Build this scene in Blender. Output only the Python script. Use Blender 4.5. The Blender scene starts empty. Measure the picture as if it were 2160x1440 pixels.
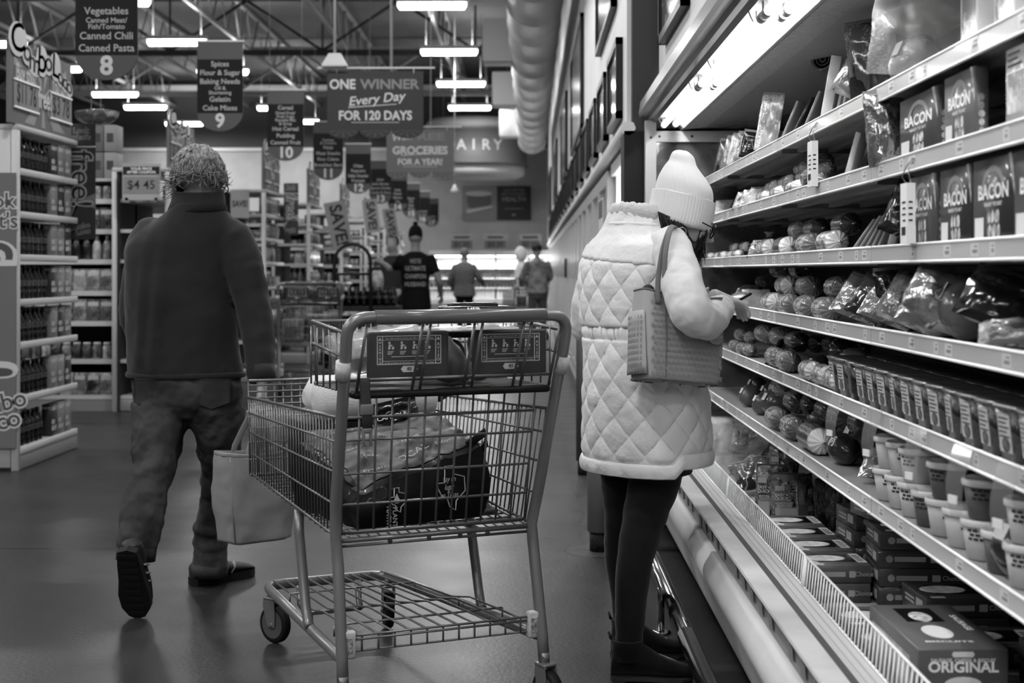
import bpy, bmesh, math, random
from math import sin, cos, pi, radians as R
from mathutils import Vector as V, Matrix as Mx, noise as NZ
random.seed(7)
scn = bpy.context.scene
col = scn.collection
# ------------------------------------------------------------------ camera, world, lights, exposure
HC = 1.2
TH = math.atan(38 / 3000)
cam_data = bpy.data.cameras.new('camera')
cam = bpy.data.objects.new('camera', cam_data)
col.objects.link(cam)
cam.location = (0, 0, HC)
cam.rotation_euler = (R(90), 0, TH)
cam_data.lens = 50
cam_data.sensor_width = 36
cam_data.shift_y = -148 / 2160
cam_data.clip_end = 200
cam_data.clip_start = 0.05
cam_data.dof.use_dof = True
cam_data.dof.focus_distance = 4.25
cam_data.dof.aperture_fstop = 4.5
scn.camera = cam
scn.view_settings.view_transform = 'Standard'
scn.view_settings.look = 'None'
scn.view_settings.gamma = 1
scn.view_settings.use_curve_mapping = False
scn.view_settings.exposure = 0.85
world = bpy.data.worlds.new('world')
scn.world = world
world.use_nodes = True
world.node_tree.nodes['Background'].inputs[0].default_value = (1, 1, 1, 1)
world.node_tree.nodes['Background'].inputs[1].default_value = 0.05
LAMPS = [(-1.4, y) for y in (20.3, 24.6, 28.8, 33.0)] + [(-5.85, y) for y in (20, 23.5, 27, 33, 36)] + \
        [(-8.9, y) for y in (23.65, 26.6, 30.4, 32.8, 36.5)] + \
        [(x, y) for x in (-8.9, -5.85, -1.4) for y in (-6, -2, 2, 6, 10, 14)]
LAMP_Z = 5.0

def area_light(name, loc, sx, sy, power, rot=(0, 0, 0), spread=180):
    l = bpy.data.lights.new(name, 'AREA')
    l.shape = 'RECTANGLE'
    l.size, l.size_y, l.energy = sx, sy, power
    l.spread = R(spread)
    o = bpy.data.objects.new(name, l)
    o.location, o.rotation_euler = loc, rot
    col.objects.link(o)
    return o
for lx, ly in LAMPS:                       # one light under each fluorescent fixture
    if ly < 20:
        area_light('ceiling_lamp_light', (lx, ly, LAMP_Z - .06), .95, .14, 62)
    else:
        area_light('ceiling_lamp_light', (lx, ly, LAMP_Z - .06), .95, .14, 62)
    area_light('ceiling_lamp_uplight', (lx, ly, LAMP_Z + .12), .95, .14, 16, (pi, 0, 0))  # unseen light added over each fixture to brighten the roof deck
FR_Y0, FR_Y1 = 0.4, 6.62
# the two fluorescent tubes under the case canopy
for k, (tx, tz) in enumerate(((.655, 1.905), (.715, 1.9))):
    area_light('case_tube_light', (tx + .012, (FR_Y0 + FR_Y1) / 2, tz - .02), .03, 6.0, 52, (0, R(-8), 0))

# ------------------------------------------------------------------ helpers
def px_dir(px):
    a = (px - 1080) / 3000
    return (-sin(TH) + a * cos(TH), cos(TH) + a * sin(TH))
def at(px, py, Y):
    dx, dy = px_dir(px)
    t = Y / dy
    return V((t * dx, Y, HC - (py - 572) / 3000 * t))
def onfloor(px, py, z=0.0):
    t = (HC - z) * 3000 / (py - 572)
    dx, dy = px_dir(px)
    return V((t * dx, t * dy, z))
def yx(px, X):
    dx, dy = px_dir(px)
    return X * dy / dx

def lin(v):
    v = max(0, v)
    return v / 12.92 if v <= .04045 else ((v + .055) / 1.055) ** 2.4
MATS = {}
def mat(name, v, rough=.5, metal=0, bump=None, var=None, alpha=1, trans=0, coat=0, spec=.22, ior=1.45, sheen=0, emit=0, stretch=None):
    if name in MATS:
        return MATS[name]
    m = bpy.data.materials.new(name)
    MATS[name] = m
    m.use_nodes = True
    nt = m.node_tree
    b = nt.nodes['Principled BSDF']
    g = lin(v)
    b.inputs['Base Color'].default_value = (g, g, g, 1)
    b.inputs['Roughness'].default_value = rough
    b.inputs['Metallic'].default_value = metal
    b.inputs['Alpha'].default_value = alpha
    b.inputs['Transmission Weight'].default_value = trans
    b.inputs['Coat Weight'].default_value = coat
    b.inputs['Coat Roughness'].default_value = .08
    b.inputs['Specular IOR Level'].default_value = spec
    b.inputs['IOR'].default_value = ior
    b.inputs['Sheen Weight'].default_value = sheen
    if emit:
        b.inputs['Emission Color'].default_value = (1, 1, 1, 1)
        b.inputs['Emission Strength'].default_value = emit
    tc = None
    if bump or var:
        tc = nt.nodes.new('ShaderNodeTexCoord')
        src = tc.outputs['Object']
        if stretch:
            mp = nt.nodes.new('ShaderNodeMapping')
            mp.inputs['Scale'].default_value = stretch
            nt.links.new(src, mp.inputs[0])
            src = mp.outputs[0]
    if bump:
        n = nt.nodes.new('ShaderNodeTexNoise')
        n.inputs['Scale'].default_value = bump[0]
        n.inputs['Detail'].default_value = 4
        nt.links.new(src, n.inputs['Vector'])
        bp = nt.nodes.new('ShaderNodeBump')
        bp.inputs['Strength'].default_value = bump[1]
        bp.inputs['Distance'].default_value = bump[2] if len(bump) > 2 else .01
        nt.links.new(n.outputs[0], bp.inputs['Height'])
        nt.links.new(bp.outputs[0], b.inputs['Normal'])
    if var:
        n = nt.nodes.new('ShaderNodeTexNoise')
        n.inputs['Scale'].default_value = var[0]
        n.inputs['Detail'].default_value = 6
        nt.links.new(src, n.inputs['Vector'])
        rp = nt.nodes.new('ShaderNodeMapRange')
        rp.inputs[1].default_value, rp.inputs[2].default_value = .3, .7
        rp.inputs[3].default_value = lin(v - var[1])
        rp.inputs[4].default_value = lin(v + var[1])
        nt.links.new(n.outputs[0], rp.inputs[0])
        nt.links.new(rp.outputs[0], b.inputs['Base Color'])
    return m

def node(nt, kind, **kw):
    n = nt.nodes.new(kind)
    for k, v in kw.items():
        setattr(n, k, v)
    return n
def mathn(nt, op, a, b=None, c=None):
    n = nt.nodes.new('ShaderNodeMath')
    n.operation = op
    for i, v in enumerate((a, b, c)):
        if v is None:
            continue
        if hasattr(v, 'is_linked') or hasattr(v, 'links'):
            nt.links.new(v, n.inputs[i])
        else:
            n.inputs[i].default_value = v
    return n.outputs[0]

def pack_mat(name, dark, light, seed=0, rough=.3, sx=9, sy=7, rnd=0.0, coat=.3):
    """printed packaging: irregular blocks, stripes of small print and a picture patch in the pack's own (generated) coordinates"""
    if name in MATS:
        return MATS[name]
    m = bpy.data.materials.new(name)
    MATS[name] = m
    m.use_nodes = True
    nt = m.node_tree
    b = nt.nodes['Principled BSDF']
    b.inputs['Roughness'].default_value = rough
    b.inputs['Coat Weight'].default_value = coat
    b.inputs['Coat Roughness'].default_value = .12
    b.inputs['Specular IOR Level'].default_value = .3
    tc = node(nt, 'ShaderNodeTexCoord')
    mp = node(nt, 'ShaderNodeMapping')
    mp.inputs['Location'].default_value = (seed * 1.37, seed * .71, seed * .37)
    nt.links.new(tc.outputs['Generated'], mp.inputs[0])
    vo = node(nt, 'ShaderNodeTexVoronoi')
    vo.distance = 'CHEBYCHEV'
    vo.inputs['Scale'].default_value = 2.2
    nt.links.new(mp.outputs[0], vo.inputs['Vector'])
    sep = node(nt, 'ShaderNodeSeparateColor')
    nt.links.new(vo.outputs['Color'], sep.inputs[0])
    mp2 = node(nt, 'ShaderNodeMapping')
    mp2.inputs['Scale'].default_value = (sx, sx, sy * 3)
    nt.links.new(tc.outputs['Generated'], mp2.inputs[0])
    ns = node(nt, 'ShaderNodeTexNoise')
    ns.inputs['Scale'].default_value = 2.0
    nt.links.new(mp2.outputs[0], ns.inputs['Vector'])
    txt = mathn(nt, 'GREATER_THAN', ns.outputs[0], .56)
    nt2 = node(nt, 'ShaderNodeTexNoise')
    nt2.inputs['Scale'].default_value = 4.5
    nt2.inputs['Detail'].default_value = 5
    nt.links.new(mp.outputs[0], nt2.inputs['Vector'])
    pic = mathn(nt, 'MULTIPLY', mathn(nt, 'SUBTRACT', nt2.outputs[0], .45), 1.6)
    isp = mathn(nt, 'GREATER_THAN', sep.outputs[0], .62)
    ist = mathn(nt, 'LESS_THAN', sep.outputs[0], .3)
    f = mathn(nt, 'ADD', mathn(nt, 'MULTIPLY', sep.outputs[1], .35), mathn(nt, 'MULTIPLY', isp, pic))
    f = mathn(nt, 'ADD', f, mathn(nt, 'MULTIPLY', mathn(nt, 'MULTIPLY', ist, txt), .6))
    if rnd:
        oi = node(nt, 'ShaderNodeObjectInfo')
        f = mathn(nt, 'ADD', f, mathn(nt, 'MULTIPLY', mathn(nt, 'SUBTRACT', oi.outputs['Random'], .5), rnd))
    mr = node(nt, 'ShaderNodeMapRange')
    mr.inputs[3].default_value = lin(dark)
    mr.inputs[4].default_value = lin(light)
    nt.links.new(f, mr.inputs[0])
    nt.links.new(mr.outputs[0], b.inputs['Base Color'])
    return m

class MB:
    """collects shapes; build() links them as ONE mesh object"""
    def __init__(s):
        s.v, s.f, s.mi, s.M, s.m = [], [], [], Mx.Identity(4), 0
        s.sm = []
    def add(s, vs, fs, smooth=True):
        o = len(s.v)
        s.v += [s.M @ V(p) for p in vs]
        s.f += [tuple(i + o for i in f) for f in fs]
        s.mi += [s.m] * len(fs)
        s.sm += [smooth] * len(fs)
        return s
    def box(s, a, b):
        (x0, y0, z0), (x1, y1, z1) = a, b
        vs = [(x0, y0, z0), (x1, y0, z0), (x1, y1, z0), (x0, y1, z0), (x0, y0, z1), (x1, y0, z1), (x1, y1, z1), (x0, y1, z1)]
        return s.add(vs, [(0, 3, 2, 1), (4, 5, 6, 7), (0, 1, 5, 4), (1, 2, 6, 5), (2, 3, 7, 6), (3, 0, 4, 7)], False)
    def cbox(s, c, d):
        return s.box([c[i] - d[i] / 2 for i in range(3)], [c[i] + d[i] / 2 for i in range(3)])
    def rbox(s, a, b, bev=.005, seg=2):
        bm = bmesh.new()
        vs = [bm.verts.new(p) for p in ((a[0], a[1], a[2]), (b[0], a[1], a[2]), (b[0], b[1], a[2]), (a[0], b[1], a[2]),
                                        (a[0], a[1], b[2]), (b[0], a[1], b[2]), (b[0], b[1], b[2]), (a[0], b[1], b[2]))]
        for f in ((0, 3, 2, 1), (4, 5, 6, 7), (0, 1, 5, 4), (1, 2, 6, 5), (2, 3, 7, 6), (3, 0, 4, 7)):
            bm.faces.new([vs[i] for i in f])
        bmesh.ops.bevel(bm, geom=bm.edges[:], offset=bev, segments=seg, affect='EDGES', profile=.5)
        bm.verts.index_update()
        s.add([v.co.copy() for v in bm.verts], [[v.index for v in f.verts] for f in bm.faces], True)
        bm.free()
        return s
    def quad(s, *p):
        return s.add(p, [tuple(range(len(p)))], False)
    def ring_tube(s, rings, closed=False, caps=True, smooth=True):
        n = len(rings[0])
        vs = [p for r in rings for p in r]
        fs = []
        k = len(rings)
        for i in range(k if closed else k - 1):
            a, b = i * n, ((i + 1) % k) * n
            for j in range(n):
                fs.append((a + j, a + (j + 1) % n, b + (j + 1) % n, b + j))
        s.add(vs, fs, smooth)
        if caps and not closed:
            o = len(s.v) - len(vs)
            for r, rev in ((0, True), ((k - 1) * n, False)):
                f = [o + r + j for j in range(n)]
                s.f.append(tuple(reversed(f)) if rev else tuple(f))
                s.mi.append(s.m)
                s.sm.append(False)
        return s
    def tube(s, pts, r, n=8, closed=False, caps=True, flat=None, up=None):
        """tube along pts; r number or per-point list of number/(ra, rb)"""
        P = [V(p) for p in pts]
        k = len(P)
        rr = r if isinstance(r, (list, tuple)) and len(r) == k and not (k == 2 and False) else [r] * k
        T = []
        for i in range(k):
            if closed:
                t = P[(i + 1) % k] - P[i - 1]
            else:
                t = P[min(i + 1, k - 1)] - P[max(i - 1, 0)]
            T.append(t.normalized() if t.length > 1e-9 else V((0, 0, 1)))
        u = V(up) if up else (V((0, 0, 1)) if abs(T[0].z) < .9 else V((1, 0, 0)))
        N = (u - T[0] * u.dot(T[0])).normalized()
        rings = []
        for i in range(k):
            N = N - T[i] * N.dot(T[i])
            N = N.normalized() if N.length > 1e-6 else T[i].orthogonal().normalized()
            B = T[i].cross(N)
            ra, rb = rr[i] if isinstance(rr[i], (tuple, list)) else (rr[i], rr[i])
            rings.append([P[i] + N * (ra * cos(2 * pi * j / n)) + B * (rb * sin(2 * pi * j / n)) for j in range(n)])
        return s.ring_tube(rings, closed, caps)
    def lathe(s, prof, n=24, M=None, caps=True, mod=None):
        """prof [(r, z)] about local z"""
        M = M or Mx.Identity(4)
        rings = [[M @ V(((r * (mod(2 * pi * j / n, i) if mod else 1)) * cos(2 * pi * j / n), (r * (mod(2 * pi * j / n, i) if mod else 1)) * sin(2 * pi * j / n), z)) for j in range(n)] for i, (r, z) in enumerate(prof)]
        return s.ring_tube(rings, caps=caps)
    def cyl(s, p0, p1, r, n=16):
        return s.tube([p0, p1], [r, r], n)
    def ell(s, c, r, n=16, m=10, M=None):
        M = M or Mx.Identity(4)
        c = V(c)
        rings = []
        for i in range(m + 1):
            a = -pi / 2 + pi * (i + .02 if i == 0 else i - .02 if i == m else i) / m
            rings.append([c + (M @ V((r[0] * cos(a) * cos(2 * pi * j / n), r[1] * cos(a) * sin(2 * pi * j / n), r[2] * sin(a)))) for j in range(n)])
        return s.ring_tube(rings)
    def prism(s, poly, d0, d1, M=None, smooth=False):
        """poly [(x, y)] in the local xy plane, thickness along local z"""
        M = M or Mx.Identity(4)
        n = len(poly)
        vs = [M @ V((x, y, d0)) for x, y in poly] + [M @ V((x, y, d1)) for x, y in poly]
        s.add(vs, [tuple(reversed(range(n))), tuple(range(n, 2 * n))], False)
        o = len(s.v) - 2 * n
        for i in range(n):
            s.f.append((o + i, o + (i + 1) % n, o + n + (i + 1) % n, o + n + i))
            s.mi.append(s.m)
            s.sm.append(smooth)
        return s
    def grid(s, fn, nu, nv, thick=0, close_u=False):
        vs = [fn(i / nu, j / nv) for j in range(nv + 1) for i in range(nu + (0 if close_u else 1))]
        w = nu if close_u else nu + 1
        fs = []
        for j in range(nv):
            for i in range(nu):
                a, b = j * w + i, j * w + (i + 1) % w
                fs.append((a, b, b + w, a + w))
        return s.add(vs, fs, True)
    def build(s, name, m, parent=None, loc=None, rot=None):
        me = bpy.data.meshes.new(name)
        me.from_pydata([tuple(p) for p in s.v], [], s.f)
        ms = m if isinstance(m, (list, tuple)) else [m]
        for k in ms:
            me.materials.append(k)
        me.polygons.foreach_set('material_index', s.mi)
        me.polygons.foreach_set('use_smooth', s.sm)
        me.update()
        o = bpy.data.objects.new(name, me)
        col.objects.link(o)
        if parent:
            o.parent = parent
        if loc is not None:
            o.location = loc
        if rot is not None:
            o.rotation_euler = rot
        return o

def tag(o, label=None, cat=None, group=None, kind=None):
    for k, v in (('label', label), ('category', cat), ('group', group), ('kind', kind)):
        if v:
            o[k] = v
    return o
def empty(name, loc=(0, 0, 0), rz=0, label=None, cat=None, group=None):
    o = bpy.data.objects.new(name, None)
    o.location = loc
    o.rotation_euler = (0, 0, rz)
    o.empty_display_size = .05
    col.objects.link(o)
    return tag(o, label, cat, group)
def copy_tree(o, parent=None):
    c = o.copy()
    col.objects.link(c)
    if parent:
        c.parent = parent
    for ch in list(KIDS.get(o.name, o.children)):
        copy_tree(ch, c)
    return c
KIDS = {}
def remember(o):
    KIDS[o.name] = [c for c in bpy.data.objects if c.parent == o]
    for c in KIDS[o.name]:
        remember(c)
    return o
def settle(root, z):
    """rest a leaning thing on the height z"""
    M3 = root.rotation_euler.to_matrix()
    lo = min((M3 @ v.co).z for c in bpy.data.objects if c.parent == root for v in c.data.vertices)
    root.location.z = z - lo + .0012
def struct(o, label=None, cat=None):
    o['kind'] = 'structure'
    return tag(o, label, cat)
ORD = ['first', 'second', 'third', 'fourth', 'fifth', 'sixth', 'seventh', 'eighth', 'ninth', 'tenth', 'eleventh', 'twelfth', 'thirteenth',
       'fourteenth', 'fifteenth', 'sixteenth', 'seventeenth', 'eighteenth', 'nineteenth', 'twentieth'] + ['twenty-' + w for w in
       ('first', 'second', 'third', 'fourth', 'fifth', 'sixth', 'seventh', 'eighth', 'ninth')] + ['thirtieth']
def orient(x, y, o):
    """matrix with local x, y axes and origin (z = x cross y)"""
    x, y = V(x).normalized(), V(y)
    z = x.cross(y).normalized()
    y = z.cross(x)
    return Mx(((x.x, y.x, z.x, o[0]), (x.y, y.y, z.y, o[1]), (x.z, y.z, z.z, o[2]), (0, 0, 0, 1)))
TXT = {}
def text_data(s, bold=0.0, shear=0.0, align='CENTER'):
    k = (s, bold, shear, align)
    if k not in TXT:
        cu = bpy.data.curves.new('t', 'FONT')
        cu.body = s
        cu.size = 1
        cu.align_x = align
        cu.align_y = 'CENTER'
        cu.offset = bold
        cu.shear = shear
        cu.resolution_u = 3
        cu.space_line = .95
        o = bpy.data.objects.new('t', cu)
        me = o.to_mesh()
        TXT[k] = ([v.co.copy() for v in me.vertices], [tuple(p.vertices) for p in me.polygons])
        o.to_mesh_clear()
        bpy.data.objects.remove(o)
        bpy.data.curves.remove(cu)
    return TXT[k]
def add_text(mb, s, size, M, bold=.012, shear=0.0, wide=1.0, fit=None, align='CENTER', rise=.0006):
    vs, fs = text_data(s, bold, shear, align)
    if not vs:
        return
    w = max(p.x for p in vs) - min(p.x for p in vs)
    sx = size * wide
    if fit:
        sx = fit / w
    mb.add([M @ V((p.x * sx, p.y * size, rise)) for p in vs], fs, False)
# ------------------------------------------------------------------ the building
def floor_mat():
    m = bpy.data.materials.new('polished_concrete')
    m.use_nodes = True
    nt = m.node_tree
    b = nt.nodes['Principled BSDF']
    tc = node(nt, 'ShaderNodeTexCoord')
    def nz(sc, det=6):
        n = node(nt, 'ShaderNodeTexNoise')
        n.inputs['Scale'].default_value = sc
        n.inputs['Detail'].default_value = det
        nt.links.new(tc.outputs['Object'], n.inputs['Vector'])
        return n.outputs[0]
    sep = node(nt, 'ShaderNodeSeparateXYZ')
    nt.links.new(tc.outputs['Object'], sep.inputs[0])
    big, fine = nz(1.3), nz(60)
    c = mathn(nt, 'ADD', mathn(nt, 'MULTIPLY', mathn(nt, 'SUBTRACT', big, .5), .03), .03)
    c = mathn(nt, 'ADD', c, mathn(nt, 'MULTIPLY', mathn(nt, 'SUBTRACT', fine, .5), .025))
    wob = mathn(nt, 'MULTIPLY', mathn(nt, 'SUBTRACT', nz(14), .5), .03)
    # the joint across the aisle and one running along it
    d = mathn(nt, 'ABSOLUTE', mathn(nt, 'SUBTRACT', mathn(nt, 'ADD', sep.outputs[1], wob), 6.13))
    j = mathn(nt, 'LESS_THAN', d, .008)
    d2 = mathn(nt, 'ABSOLUTE', mathn(nt, 'SUBTRACT', mathn(nt, 'ADD', sep.outputs[1], wob), 11.2))
    j = mathn(nt, 'MAXIMUM', j, mathn(nt, 'LESS_THAN', d2, .008))
    # wandering crack beside the bollards
    wx = mathn(nt, 'MULTIPLY', mathn(nt, 'SUBTRACT', nz(3.5), .5), .25)
    d3 = mathn(nt, 'ABSOLUTE', mathn(nt, 'SUBTRACT', mathn(nt, 'ADD', sep.outputs[0], wx), .235))
    cr = mathn(nt, 'MULTIPLY', mathn(nt, 'LESS_THAN', d3, .004), mathn(nt, 'GREATER_THAN', sep.outputs[1], 6.3))
    # ring of the patched core hole round the bollard
    rx = mathn(nt, 'SUBTRACT', sep.outputs[0], .3)
    ry = mathn(nt, 'SUBTRACT', sep.outputs[1], 6.12)
    rr = mathn(nt, 'SQRT', mathn(nt, 'ADD', mathn(nt, 'MULTIPLY', rx, rx), mathn(nt, 'MULTIPLY', ry, ry)))
    rg = mathn(nt, 'LESS_THAN', mathn(nt, 'ABSOLUTE', mathn(nt, 'SUBTRACT', mathn(nt, 'ADD', rr, mathn(nt, 'MULTIPLY', wob, .6)), .15)), .006)
    ins = mathn(nt, 'MULTIPLY', mathn(nt, 'LESS_THAN', rr, .15), .02)
    c = mathn(nt, 'ADD', c, ins)
    k = mathn(nt, 'MAXIMUM', mathn(nt, 'MAXIMUM', j, cr), rg)
    c = mathn(nt, 'MULTIPLY', c, mathn(nt, 'SUBTRACT', 1, mathn(nt, 'MULTIPLY', k, .85)))
    nt.links.new(c, b.inputs['Base Color'])
    r = mathn(nt, 'ADD', mathn(nt, 'MULTIPLY', nz(4), .16), .26)
    nt.links.new(r, b.inputs['Roughness'])
    b.inputs['Specular IOR Level'].default_value = .2
    bp = node(nt, 'ShaderNodeBump')
    bp.inputs['Strength'].default_value = .25
    bp.inputs['Distance'].default_value = .004
    nt.links.new(fine, bp.inputs['Height'])
    nt.links.new(bp.outputs[0], b.inputs['Normal'])
    return m
YB = 38.0
struct(MB().box((-22, -8, -.1), (2.6, YB + .3, 0)).build('floor', floor_mat()))
# corrugated steel roof deck
def deck_mat():
    m = mat('roof_deck', .4, .7, var=(.6, .04))
    nt = m.node_tree
    tc = node(nt, 'ShaderNodeTexCoord')
    w = node(nt, 'ShaderNodeTexWave')
    w.bands_direction = 'Y'
    w.inputs['Scale'].default_value = 2.2
    nt.links.new(tc.outputs['Object'], w.inputs[0])
    bp = node(nt, 'ShaderNodeBump')
    bp.inputs['Strength'].default_value = .8
    bp.inputs['Distance'].default_value = .04
    nt.links.new(w.outputs['Fac'], bp.inputs['Height'])
    nt.links.new(bp.outputs[0], nt.nodes['Principled BSDF'].inputs['Normal'])
    return m
DK = deck_mat()
struct(MB().box((-22, -8, 6.42), (2.6, YB + .3, 6.55)).build('ceiling', DK))
M_joist = mat('joist_paint', .56, .6)
M_wall = mat('wall_paint', .66, .75, var=(3, .02))
M_wall_d = mat('wall_paint_dark', .3, .8)
M_white = mat('white_paint', .85, .5)
for i in range(8):
    x = -13.4 + i * 1.95
    mb = MB()
    for z, s in ((5.62, .06), (6.36, .07)):
        mb.box((x - s / 2, -8, z - .03), (x + s / 2, YB, z + .03))
    y = -8
    while y < YB - 1:
        mb.tube([(x, y, 6.34), (x, y + .6, 5.64), (x, y + 1.2, 6.34)], .016, 4)
        y += 1.2
    struct(mb.build('ceiling_joist', M_joist))
for i, y in enumerate((12.5, 19.0, 26.0, 32.0)):
    mb = MB()
    for z in (5.2, 6.2):
        mb.box((-22, y - .06, z - .05), (2.5, y + .06, z + .05))
    x = -22
    while x < 1:
        mb.tube([(x, y, 6.16), (x + 1.4, y, 5.24), (x + 2.8, y, 6.16)], .03, 4)
        mb.tube([(x + 1.4, y, 5.24), (x + 1.4, y, 6.16)], .02, 4)
        x += 2.8
    struct(mb.build('ceiling_girder', M_joist if i % 2 else mat('girder_dark', .2, .7)))
# walls
struct(MB().box((-22, YB, 0), (2.6, YB + .2, 4.42)).build('wall_back', M_wall))
struct(MB().box((-22, YB, 4.5), (2.6, YB + .2, 6.45)).build('wall_upper', M_wall_d))
struct(MB().box((-22, YB - .06, 4.42), (2.6, YB + .2, 4.5)).build('trim_1', M_white))
struct(MB().box((-22, YB - .2, 6.02), (2.6, YB - .02, 6.16)).build('trim_2', M_white))
struct(MB().box((-22, -8.2, 0), (2.6, -8, 6.45)).build('wall_front', M_wall_d))
struct(MB().box((-22.2, -8, 0), (-22, YB, 6.45)).build('wall_left', M_wall_d))
struct(MB().box((1.5, -8, 0), (1.7, YB, 6.45)).build('wall_right', M_wall))
# bulkheads above the cold cases
BH_X, BH_N = .46, .6
M_bulk = mat('bulkhead_paint', .84, .45, bump=(90, .06), var=(2, .02))
M_bulk_d = mat('bulkhead_dark', .2, .6)
struct(MB().box((BH_X, 6.76, 1.87), (1.5, YB, 6.42)).build('wall_bulkhead', M_bulk))
struct(MB().box((BH_N, -2, 2.1), (1.5, 6.62, 6.42)).build('wall_canopy', M_bulk))
mb = MB()
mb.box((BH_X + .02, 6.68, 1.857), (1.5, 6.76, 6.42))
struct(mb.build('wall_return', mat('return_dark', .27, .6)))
struct(MB().box((.44, 6.66, 0), (.58, 6.9, 1.857)).build('wall_pier', mat('pier_black', .1, .5)))
mb = MB()
mb.tube([(BH_X + .0, 6.66, 1.87), (BH_X, YB, 1.87)], .035, 8)
struct(mb.build('trim_3', M_bulk))

# round ventilation duct with its outlets
mb = MB()
prof = []
dx0, dz0, dr = .045, 4.07, .3
y = -4.0
rings = []
while y < 32.2:
    for dy, f in ((0, 1), (.015, 1.035), (.045, 1.035), (.06, 1)):
        rings.append((y + dy, dr * f))
    y += 1.35
mb.ring_tube([[(dx0 + r * cos(2 * pi * j / 36), yy, dz0 + r * sin(2 * pi * j / 36)) for j in range(36)] for yy, r in rings])
duct = empty('ventilation_duct', (0, 0, 0), 0, 'long round sheet-metal air duct hung along the cold-case wall under the roof', 'duct')
mb.build('duct_tube', mat('duct_metal', .92, .42, 0, var=(1.5, .03)), duct)
for oy in (14.2, 18.6, 23.5, 29.0):
    m2 = MB().rbox((-.62, oy, 3.95), (-.22, oy + .5, 4.5), .01)
    m2.m = 1
    m2.box((-.63, oy + .04, 4.0), (-.615, oy + .46, 4.45))
    m2.build('duct_outlet', [mat('outlet_white', .86, .5), mat('outlet_grille', .6, .5)], duct)

# fluorescent fixtures
M_lampon = mat('lamp_glow', 1, .5, emit=7)
proto = None
lamp_rows = {-1.4: 'row above the main aisle', -5.85: 'middle row over the shelves', -8.9: 'outer row over the shelves'}
cnt = {}
for lx, ly in sorted(LAMPS, key=lambda a: (a[0], a[1])):
    k = cnt.get(lx, 0)
    cnt[lx] = k + 1
    if ly < 20:
        lab = 'long white fluorescent fixture hanging above the aisle near the camera'
        grp = 'ceiling fixtures out of view'
    else:
        lab = 'glowing fluorescent fixture, %s visible one in the %s' % (ORD[k - 6], lamp_rows[lx])
        grp = 'fluorescent ceiling fixtures'
    if proto is None:
        r = empty('ceiling_lamp', (lx, ly, LAMP_Z))
        MB().box((-.5, -.1, .03), (.5, .1, .09)).build('housing', mat('lamp_housing', .8, .4), r)
        m2 = MB()
        m2.tube([(-.49, 0, 0), (-.46, 0, 0), (.46, 0, 0), (.49, 0, 0)], [.02, .065, .065, .02], 10)
        m2.build('diffuser', M_lampon, r)
        m2 = MB()
        for s in (-.4, .4):
            m2.tube([(s, 0, .09), (s, 0, 1.4)], .003, 4)
        m2.build('hanger_wire', M_joist, r)
        proto = remember(r)
    else:
        r = copy_tree(proto)
        r.location = (lx, ly, LAMP_Z)
    tag(r, lab, 'ceiling lamp', grp)

# DAIRY drum, pictures and cases at the back wall
c = at(1003, 300, 35.45)
mb = MB()
Rd = 1.27
mb.lathe([(Rd * 1.04, 3.80), (Rd * 1.04, 3.86), (Rd, 3.87), (Rd, 4.62), (Rd * 1.04, 4.63), (Rd * 1.04, 4.69)], 48, Mx.Translation((c.x, 35.45, 0)))
dd = empty('dairy_sign', (0, 0, 0), 0, 'big drum sign reading DAIRY hung before the back wall', 'sign')
mb.build('drum', mat('drum_grey', .34, .5), dd)
mb = MB()
mb.lathe([(Rd * .96, 4.69), (Rd * .98, 4.84), (Rd * .9, 4.95)], 40, Mx.Translation((c.x, 35.45, 0)))
mb.lathe([(Rd * .8, 3.5), (Rd * .95, 3.58), (Rd * .97, 3.80)], 40, Mx.Translation((c.x, 35.45, 0)))
mb.build('light_shade', mat('drum_light', .66, .8, bump=(30, .4)), dd)
mb = MB()
for i, ch in enumerate('DAIRY'):
    a = -pi / 2 + (i - 1.9) * .235 - .02
    p = V((c.x + Rd * 1.005 * cos(a), 35.45 + Rd * 1.005 * sin(a), 4.24))
    add_text(mb, ch, .36, orient((-sin(a), cos(a), 0), (0, 0, 1), p), .012)
mb.build('lettering', mat('letter_light', .66, .5), dd)
mb = MB()
for s in (-.8, .8):
    mb.tube([(c.x + s, 35.45, 4.8), (c.x + s, 35.45, 6.4)], .01, 4)
mb.build('hanger_wire', M_joist, dd)
YW = YB - .08
def pbox(x0, y0, x1, y1, Y, t=.04):
    a, b = at(x0, y1, Y), at(x1, y0, Y)
    return (a.x, Y, a.z), (b.x, Y + t, b.z)
o = empty('wall_picture', (0, 0, 0), 0, 'pale square picture of a bowl on the back wall', 'picture')
MB().box(*pbox(975, 392, 1048, 464, YW)).build('panel', mat('pic_pale', .52, .6), o)
mb = MB()
p = at(1010, 428, YW - .01)
mb.prism([(-.32, 0), (-.3, .22), (.3, .22), (.32, 0), (.24, -.16), (-.24, -.16)], 0, .004, orient((1, 0, 0), (0, 0, 1), (p.x, p.y, p.z + .02)))
mb.build('bowl_print', mat('pic_dark', .38, .6), o)
mb = MB()
mb.prism([(.36 * cos(a * pi / 12), .07 * sin(a * pi / 12)) for a in range(24)], 0, .004, orient((1, 0, 0), (0, 0, 1), (p.x, p.y - .005, p.z + .25)))
mb.prism([(-.35, -.16), (.35, -.05), (.38, -.1), (-.3, -.26)], 0, .004, orient((1, 0, 0), (0, 0, 1), (p.x, p.y - .005, p.z - .02)))
mb.build('cream_print', mat('pic_light', .72, .6), o)
o = empty('wall_sign', (0, 0, 0), 0, 'dark square wall sign with HEALTH lettering beside the bowl picture', 'sign')
MB().box(*pbox(1048, 392, 1120, 464, YW)).build('panel', mat('sign_dark', .22, .6), o)
mb = MB()
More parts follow.
